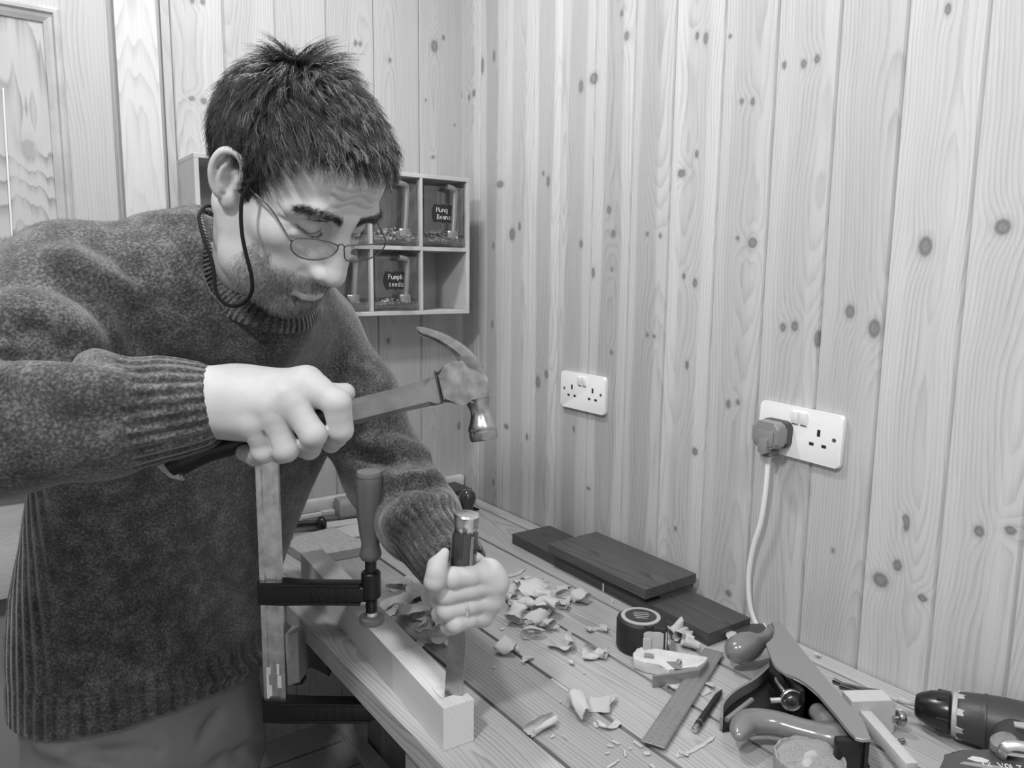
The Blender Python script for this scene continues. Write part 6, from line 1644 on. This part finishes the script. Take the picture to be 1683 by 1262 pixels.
# knob and tote
k0, k1 = onZ(1224, 1064, BZ+.034), onZ(1268, 1047, BZ+.034); Mk = axis_M(k1, k0); Lk = np.linalg.norm(k1-k0)
rk = 24/F*proj(k0)[2]
bm = new(); add_lathe(bm, [(rk*.86, -.008), (rk*.62, .0), (rk*.50, Lk*.30), (rk*.60, Lk*.50), (rk*.90, Lk*.74), (rk*1.02, Lk*1.0), (rk*.95, Lk*1.25), (rk*.72, Lk*1.44), (rk*.38, Lk*1.55), (.0, Lk*1.58)], Mk, 36, close=False); obj('front_knob', bm, M_tote, plane)
zt__ = BZ+.031
tot = [(1214, 1209, 9), (1218, 1198, 17), (1228, 1188, 20), (1250, 1186, 20), (1280, 1190, 19), (1310, 1199, 19), (1340, 1207, 20), (1366, 1214, 23), (1382, 1216, 24)]
Tq = SDF(np.array([onZ(1200, 1262, zt__)[0], onZ(1400, 1262, zt__)[1]-.03, BZ+.0])-.03, np.array([onZ(1400, 1130, zt__)[0]+.05, onZ(1240, 1130, zt__)[1]+.05, BZ+.07]), .0014)
P = [onZ(x, y, zt__) for x, y, r in tot]; rr = [r/F*proj(p)[2] for p, (x, y, r) in zip(P, tot)]
Tq.chain(catmull(P, 4), list(np.interp(np.linspace(0, len(P)-1, (len(P)-1)*4+1), range(len(P)), rr)), k=.004)
P2 = [onZ(x, y, zt__) for x, y in ((1380, 1212), (1362, 1190), (1347, 1172))]; Tq.chain(P2, [.016, .0145, .0130], k=.008)
tv, tf = Tq.mesh(); c_ = BZ+.032; tv[:, 2] = c_+(tv[:, 2]-c_)*.92; tv[:, 2] = np.maximum(tv[:, 2], BZ+.006)
link_mesh('rear_handle', np_mesh('rear_handle', relax(tv, tf, 2), tf), M_tote, plane, True)
w0 = onZ(1302, 1152, BZ+.040); wd = nrm(-R[2]*1.0+np.array([Ld[0], Ld[1], 0])*.12); rw = 18/F*proj(w0)[2]
Mw = axis_M(w0, w0+wd)
bm = new(); add_lathe(bm, [(rw*.9, -.006), (rw, -.005), (rw, -.001), (rw*.92, .0), (rw*.80, -.0008), (rw*.40, -.001), (rw*.36, .0015), (rw*.14, .0018), (.0, .0016)], Mw, 36, close=False); obj('adjusting_wheel', bm, M_brass, plane)
bm = new(); add_tube(bm, [w0-wd*.004+R[0]*-.008, w0-wd*.006+R[0]*-.026+R[1]*.002], .0035, 10); add_tube(bm, [w0-wd*.008, w0-wd*.03], .004, 10); obj('adjuster_fork', bm, M_steel, plane)

# ------------------------------------------------------------------ marking gauge: square stock, stem, screw
M_gauge = wood_attr('light_hardwood', .50, contrast=.12, period=.0035, knot=.3, rough=.5, fine=.10)
g = thing('marking_gauge', onZ(1430, 1200, BZ), 'pale wooden marking gauge with a square stem and brass screw beside the plane', 'marking gauge')
hgt = .046
a = onZ(1400, 1153.3, BZ+hgt); b = onZ(1474, 1151.5, BZ+hgt); c = onZ(1384, 1135, BZ+hgt)
xd_ = nrm((b-a)*[1, 1, 0]); yd_ = np.cross([0, 0, 1], xd_); wg = np.linalg.norm((b-a)[:2]); dg = abs((c-a)@yd_)
Mg = M_frame((a[0], a[1], BZ+.0008), xd_, yd_, (0, 0, 1))
bm = new(); 
blk = [(0, 0), (wg, 0), (wg, hgt-.008), (wg, hgt-.008), (wg-.003, hgt), (0, hgt)]
blk = [(0, 0), (wg, 0), (wg, hgt-.006), (wg-.006, hgt), (0, hgt)]
add_prism(bm, blk, (-dg, 0), Mg @ Matrix(((1, 0, 0, 0), (0, 0, -1, 0), (0, 1, 0, 0), (0, 0, 0, 1))), bevel=.0008, seg=1)
ob = obj('gauge_stock', bm, wood('gauge_maple', .52, contrast=.06, scale=(30, 30, 30)), g)
e0, e1 = onZ(1432.5, 1179, BZ+.034), onZ(1499, 1254, BZ+.034); sd_ = nrm((e1-e0)*[1, 1, 0]); px_ = np.cross(sd_, [0, 0, 1]); Lst = np.linalg.norm((e1-e0)[:2])
bm = new(); add_box(bm, (0, (Lst-.04)/2, .0), (.0145, Lst+.04, .0145), M_frame((e0[0], e0[1], BZ+.034-.0072), px_, sd_, (0, 0, 1)), bevel=.0009); obj('gauge_stem', bm, wood('gauge_maple_stem', .50, contrast=.06, scale=(30, 30, 30)), g)
s0 = onZ(1474, 1180, BZ+.022); s1 = onZ(1489, 1179, BZ+.022); bm = new(); add_lathe(bm, [(.004, -.006), (.004, 0), (.009, .001), (.0098, .003), (.0098, .007), (.0088, .0085), (.0, .009)], axis_M(s0, s1), 28, close=False); obj('thumb_screw', bm, M_brass, g)
s0 = onZ(1478, 1218, BZ+.004); bm = new(); add_tube(bm, [s0, onZ(1486, 1217, BZ+.004)], .003, 12); tag(obj('brass_pin', bm, M_brass), 'short brass pin lying on the bench below the gauge screw', 'pin')
# twist / spade bits behind the gauge
for pts, r_, lb_ in (([(1370, 1118), (1384, 1124), (1400, 1128), (1420, 1133), (1446, 1136)], .0028, 'shiny drill bit with a dark bulb tip lying behind the marking gauge'), ([(1380, 1127), (1400, 1133), (1430, 1140)], .0022, 'slim dark drill bit lying closest behind the marking gauge block')):
    P = [onZ(x, y, BZ+.004) for x, y in pts]; bm = new(); add_tube(bm, P, [r_*1.5]+[r_]*(len(P)-1), 10); tag(obj('drill_bit', bm, plain('dark_bit_steel', .18, rough=.25, metal=1.)), lb_, 'drill bit')

# ------------------------------------------------------------------ cordless drill lying on its side
M_dblk = plain('glossy_black_plastic', .010, rough=.25); M_dgrey = plain('dark_grey_drill_body', .045, rough=.42, bump=.15, bscale=300); M_dlt = plain('light_collar_plastic', .42, rough=.4)
ax0 = onZ(1505, 1158, BZ+.030); ax1 = onZ(1683, 1200, BZ+.036); ax1[2] = BZ+.036
da = nrm(ax1-ax0); Md = axis_M(ax0, ax1); sclD = proj(ax0)[2]/F
dr = thing('cordless_drill', (ax0+ax1)/2*[1, 1, 0]+[0, 0, BZ], 'black and grey cordless drill lying on its side at the right edge', 'drill')
def axis_t(px): return min(np.linspace(-.02, .4, 900), key=lambda t: abs(proj(ax0+da*t)[0]-px))
tA, tB, tC, tD = axis_t(1505), axis_t(1566), axis_t(1618), axis_t(1700)
r1, r2, r3 = 20*sclD, 33*sclD, 42*sclD
bm = new(); add_lathe(bm, [(r1*.55, tA-.001), (r1*.85, tA), (r1*1.05, tA+.004), (r2*.86, tA+(tB-tA)*.4), (r2*.98, tA+(tB-tA)*.8), (r2*.98, tB-.004), (r2*.9, tB-.002)], Md, 36); ck = obj('chuck', bm, M_dblk, dr)
bm = new()
for k in range(6):
    a_ = k*math.pi/3+.5; v_ = add_box(bm, (0, 0, (tA*.25+tB*.75)), (.0045, .0022, (tB-tA)*.36), None, bevel=.0007, seg=1)
    for q in v_: q.co = Md @ (Matrix.Rotation(a_, 4, 'Z') @ Vector((q.co.x, q.co.y+r2*.955, q.co.z)))
obj('chuck_ridges', bm, M_dblk, ck)
bm = new(); add_lathe(bm, [(r2*.9, tB-.001), (r2*1.02, tB), (r2*1.05, tB+.004), (r2*1.02, tB+.006)], Md, 40)
for k in range(8):
    a_ = k*math.pi/4+.2; v_ = add_box(bm, (0, 0, tB+.011), (.0085, .003, .013), None, bevel=.0008, seg=1)
    for q in v_: q.co = Md @ (Matrix.Rotation(a_, 4, 'Z') @ Vector((q.co.x, q.co.y+r2*1.06, q.co.z)))
obj('clutch_ring', bm, M_dlt, dr)
bm = new(); add_lathe(bm, [(r2*.98, tB+.004), (r2*1.10, tB+.007), (r3*.95, tC-.002), (r3*.99, tC), (r3*.99, tC+.002), (r3*.97, tC+.003), (r3*1.0, tC+.02), (r3*1.0, tD), (r3*.9, tD+.03), (r3*.5, tD+.045)], Md, 40); obj('gearbox_body', bm, M_dgrey, dr)
bm = new(); c0_, c1_ = onZ(1474, 1150, BZ+.030), ax0+da*(tA+.004); add_tube(bm, [c0_, lerp(c0_, c1_, .35), lerp(c0_, c1_, .36), c1_], [.004, .0045, .0032, .0032], 8); obj('drill_bit', bm, M_steel, dr)
# handle and battery towards the camera
hd0 = ax0+da*axis_t(1670); tow = nrm((onZ(1640, 1262, BZ+.03)-onZ(1650, 1215, BZ+.03))*[1, 1, 0])
hq = nrm(hd0*[1, 1, 0]-0*hd0) if False else None
S_h = SDF(hd0-.16, hd0+.16, .0028)
S_h.cap(hd0+da*.0, hd0+tow*.085, .024, .022, k=.01); hh_, hf_ = S_h.mesh(); link_mesh('grip', np_mesh('grip', hh_, hf_), M_dgrey, dr, True)
btz = BZ+.052
corn = [(1552, 1240), (1562, 1231), (1580, 1227), (1690, 1224), (1760, 1260), (1740, 1330), (1620, 1330), (1545, 1285), (1542, 1258)]
Wb = [onZ(x, y, btz) for x, y in corn]; bm = new(); add_prism(bm, [(p[0], p[1]) for p in Wb][::-1], (BZ+.002, btz), None, bevel=.008, seg=4); bt = obj('battery', bm, plain('battery_plastic', .07, rough=.3), dr)
def flat(nm, px, z, m, par, h_=.0012):
    Q = [onZ(x, y, z) for x, y in px]; bm = new(); add_prism(bm, [(p[0], p[1]) for p in Q][::-1], (z-h_*2, z), None, bevel=.0003, seg=1); return obj(nm, bm, m, par)
flat('battery_badge', [(1590, 1246), (1598, 1242), (1612, 1244), (1626, 1249), (1624, 1253), (1606, 1251)], btz+.0008, plain('pale_badge', .6, rough=.4), bt)
flat('battery_stripe', [(1576, 1254), (1584, 1251), (1640, 1258), (1683, 1266), (1683, 1270), (1620, 1262)], btz+.0006, plain('grey_stripe', .28, rough=.4), bt)
tx0, tx1 = onZ(1650, 1262, btz+.001), onZ(1690, 1268, btz+.001); xt = nrm((tx1-tx0)*[1, 1, 0])
bm = new(); write(bm, '12 VOLT', M_frame(tx0-xt*.022, xt, np.cross([0, 0, 1], xt), (0, 0, 1)), .0085, .0006); obj('lettering', bm, plain('white_print', .8), bt)
bm = new(); P = [onZ(1644, 1245, btz+.002), onZ(1646, 1238, btz+.010), onZ(1652, 1229, btz+.018), onZ(1668, 1225, btz+.022), onZ(1700, 1230, btz+.022)]
add_tube(bm, catmull(P, 4), .0055, 12, flat=(1., .25), hint=(1, 0, 0)); obj('belt_clip', bm, plain('clip_steel', .55, rough=.3, metal=.9), dr)
bm = new(); P = [onZ(1650, 1238, btz+.006), onZ(1683, 1243, btz+.006), onZ(1710, 1248, btz+.006)]; add_tube(bm, P, .0022, 10); obj('spare_bit', bm, M_steel, dr)
h1 = onZ(1652, 1212, BZ+.066); bm = new(); add_lathe(bm, [(.016, -.012), (.0165, -.004), (.012, .0), (.0, .001)], Matrix.Translation(V3(h1)) @ Matrix.Diagonal((1.2, .8, 1, 1)), 24, close=False); obj('trigger_guard', bm, plain('mid_grey_plastic', .22, rough=.4), dr)
flat('side_stripe', [(1666, 1185), (1690, 1188), (1690, 1196), (1668, 1192)], BZ+.036+r3*.97, M_dlt, dr)

# ------------------------------------------------------------------ frayed round wooden disc at the front
zd = BZ+.035; dc_ = onZ(1331, 1243, zd); rd = 57/F*proj(dc_)[2]
M_disc = wood('bark_edged_wood', .30, contrast=.25, scale=(50, 50, 50))
disc = thing('wooden_tub', (dc_[0], dc_[1], BZ), 'round wooden tub of pale filler with a frayed rim at the bottom edge', 'tub')
bm = new(); vs = add_lathe(bm, [(rd*.96, BZ+.001-BZ), (rd*.98, .018), (rd, .030), (rd*.98, .035), (rd*.92, .0355), (rd*.88, .0325)], Matrix.Translation((dc_[0], dc_[1], BZ)), 64)
for v in vs:
    if v.co.z > BZ+.028:
        a_ = math.atan2(v.co.y-dc_[1], v.co.x-dc_[0]); v.co.z += .0009*math.sin(a_*9)+.0006*math.sin(a_*19+1); k = 1+.012*math.sin(a_*7)+.008*math.sin(a_*13); v.co.x = dc_[0]+(v.co.x-dc_[0])*k; v.co.y = dc_[1]+(v.co.y-dc_[1])*k
obj('rim', bm, M_disc, disc)
bm = new(); bmesh.ops.create_grid(bm, x_segments=40, y_segments=40, size=rd*.9)
dl = [v for v in bm.verts if v.co.length > rd*.9]
bmesh.ops.delete(bm, geom=dl, context='VERTS')
for v in bm.verts:
    h_ = mnoise.noise(Vector((v.co.x*60, v.co.y*60, 3)))*.0012; rdg = math.exp(-((v.co.y-.3*v.co.x)/.006)**2)*math.exp(-(v.co.x/.020)**2)*.004
    v.co = Vector((v.co.x+dc_[0], v.co.y+dc_[1], zd-.0035+h_+rdg))
for f in list(bm.faces): pass
r_ = bmesh.ops.extrude_face_region(bm, geom=bm.faces[:])
for v in r_['geom']:
    if isinstance(v, bmesh.types.BMVert): v.co.z -= .006
obj('filler', bm, plain('crumbly_filler', .42, rough=.85, var=.25, vscale=60, bump=.6, bscale=180), disc)

# ------------------------------------------------------------------ things at the far end of the bench
M_off = wood_attr('offcut_pine', .42, contrast=.2, period=.005, knot=.15, rough=.55, fine=.1)
def slab(nm, px, z1, th, label, cat, mat, grp=None, kw=None):
    Q = [onZ(x, y, z1) for x, y in px]; bm = new(); add_prism(bm, [(p[0], p[1]) for p in Q][::-1], (z1-th, z1), None, bevel=.001, seg=1)
    return tag(obj(nm, bm, mat), label, cat, grp)
Mo1, Mo2, Mo3 = wood('offcut_a', .40, contrast=.15, scale=(30, 5, 30)), wood('offcut_b', .52, contrast=.08, scale=(40, 6, 40)), plain('grey_card', .12, rough=.7)
slab('wide_offcut', [(488, 880), (548, 866), (602, 892), (604, 897), (505, 915), (470, 893)], BZ+.020, .0195, 'wide flat offcut lying across the far bench planks behind the clamp handle', 'board', Mo1)
slab('plywood_offcut', [(508, 822), (575, 814), (590, 835), (531, 841), (506, 830)], BZ+.022, .010, 'pale pointed plywood offcut against the back wall', 'board', Mo2)
slab('grey_slab', [(500, 835), (535, 838), (560, 846), (556, 851), (497, 856)], BZ+.012, .0115, 'dark grey flat slab beneath the pale plywood offcut', 'slab', Mo3)
slab('thin_lath', [(533, 858), (600, 849), (602, 856), (535, 867)], BZ+.010, .0095, 'pale thin lath lying behind the black-handled tool', 'lath', Mo2)
slab('paper_scrap', [(552, 868), (605, 856), (606, 876), (570, 884)], BZ+.006, .005, 'pale rough piece of board beyond the wide offcut', 'board', Mo2)
m0, m1 = onZ(553, 836, BZ+.030), onZ(625, 825, BZ+.030); bm = new(); Mm = axis_M(m0, m1, hint=(0, 0, 1))
add_prism(bm, rrect(.050, .050, .016), (0, .13), Mm, bevel=.006); tag(obj('mallet_head', bm, wood('mallet_beech', .26, contrast=.15, scale=(20, 20, 20))), 'rounded brown wooden block at the far end of the bench behind the arm', 'mallet')
tl = thing('black_handled_tool', onZ(515, 860, BZ), 'black-handled tool with a round pommel lying at the far end of the bench', 'hand tool')
P = [onZ(478, 862, BZ+.020), onZ(500, 860, BZ+.020), onZ(522, 859, BZ+.020)]; bm = new(); add_tube(bm, P, .0065, 12); obj('handle', bm, M_tblk, tl)
pq = onZ(528, 861, BZ+.020); bm = new(); bmesh.ops.create_uvsphere(bm, u_segments=20, v_segments=12, radius=.0165, matrix=Matrix.Translation(V3(pq)) @ Matrix.Diagonal((.7, 1, 1.1, 1))); obj('pommel', bm, M_dblk, tl)
P = [onZ(482, 871, BZ+.006), onZ(505, 868, BZ+.006), onZ(524, 867, BZ+.006)]; bm = new(); add_tube(bm, P, .007, 10, flat=(.5, 1)); obj('pale_blade', bm, plain('pale_blade', .4, rough=.4), tl)
wd_ = thing('block_plane', onZ(768, 838, BZ), 'dark round plane knob standing behind the chisel near the back wall', 'plane')
kz = at(768, 818, proj(onZ(768, 838, BZ))[2]-.02); rr_ = 14.5/F*proj(kz)[2]
bm = new(); add_lathe(bm, [(rr_*.9, -rr_*2.2), (rr_*.62, -rr_*1.5), (rr_*.70, -rr_*.95), (rr_*.95, -rr_*.4), (rr_*1.0, .0), (rr_*.88, rr_*.5), (rr_*.55, rr_*.86), (.0, rr_*.98)], Matrix.Translation(V3(kz)), 32, close=False); obj('knob', bm, plain('dark_knob', .035, rough=.2, coat=.6), wd_)
bm = new(); add_box(bm, (kz[0]-.04, kz[1]+.02, (BZ+.001+kz[2]-rr_*2.1)/2), (.14, .045, kz[2]-rr_*2.1-BZ-.001), bevel=.003); obj('plane_body', bm, M_jap, wd_)
slab('dark_box', [(726, 796), (748, 791), (776, 803), (748, 806)], BZ+.040, .012, 'dark flat case on top of a pale board in the bench corner', 'case', plain('dark_case', .05, rough=.5))
slab('corner_board', [(722, 806), (745, 808), (776, 806), (752, 814), (725, 818)], BZ+.026, .0255, 'pale board under the dark case in the bench corner', 'board', Mo2)

# ------------------------------------------------------------------ below the bench edge
v = thing('bench_vice', (.35, 1.15, BZ-.16), 'wooden-jawed bench vice hanging from the bench edge behind the clamp rail', 'vice')
def vbox(nm, px, d, th, m):
    Q = [at(x, y, d) for x, y in px]; c_ = sum(Q)/4; xv = nrm(Q[1]-Q[0]); yv = nrm(Q[3]-Q[0]); zv = nrm(np.cross(xv, yv)); yv = np.cross(zv, xv)
    Mv = M_frame(c_, xv, yv, zv); bm = new(); add_prism(bm, [((q-c_)@xv, (q-c_)@yv) for q in Q], (-th/2, th/2), Mv, bevel=.0015, seg=1); return obj(nm, bm, m, v)
vbox('light_jaw', [(474, 1036), (496, 1031), (499, 1112), (480, 1118)], 1.27, .05, wood('jaw_wood', .40, contrast=.3, scale=(60, 4, 60)))
vbox('dark_jaw', [(488, 1022), (512, 1026), (513, 1092), (500, 1096)], 1.34, .05, wood('jaw_wood_dark', .16, contrast=.3, scale=(60, 4, 60)))
vbox('iron_slide', [(500, 1030), (540, 1062), (545, 1105), (505, 1085)], 1.40, .04, M_jap)
vbox('screw_nut', [(484, 1110), (500, 1108), (500, 1120), (485, 1121)], 1.30, .03, M_jap)
# pale cupboard by the back wall, seen at the left edge
cz1 = onY(8, 812, YB-.16)[2]; cz0 = onY(8, 985, YB-.16)[2]; cu = thing('pale_cupboard', (-.35, YB-.12, 0), 'pale pine cupboard against the back wall behind the sweater', 'cupboard')
bm = new(); add_box(bm, (-.37, YB-.095, (cz0+cz1)/2), (1.0, .13, cz1-cz0), bevel=.003); obj('carcass', bm, wood('cupboard_pine', .62, contrast=.08, scale=(2, 30, 30)), cu)
bm = new(); add_box(bm, (-.37, YB-.105, cz1+.006), (1.02, .15, .014), bevel=.003); obj('worktop', bm, plain('white_edge', .7, rough=.4), cu)
bm = new(); add_box(bm, (-.37, YB-.075, cz0/2), (.98, .09, cz0-.012), bevel=.003); obj('plinth', bm, plain('grey_plinth', .28, rough=.6), cu)
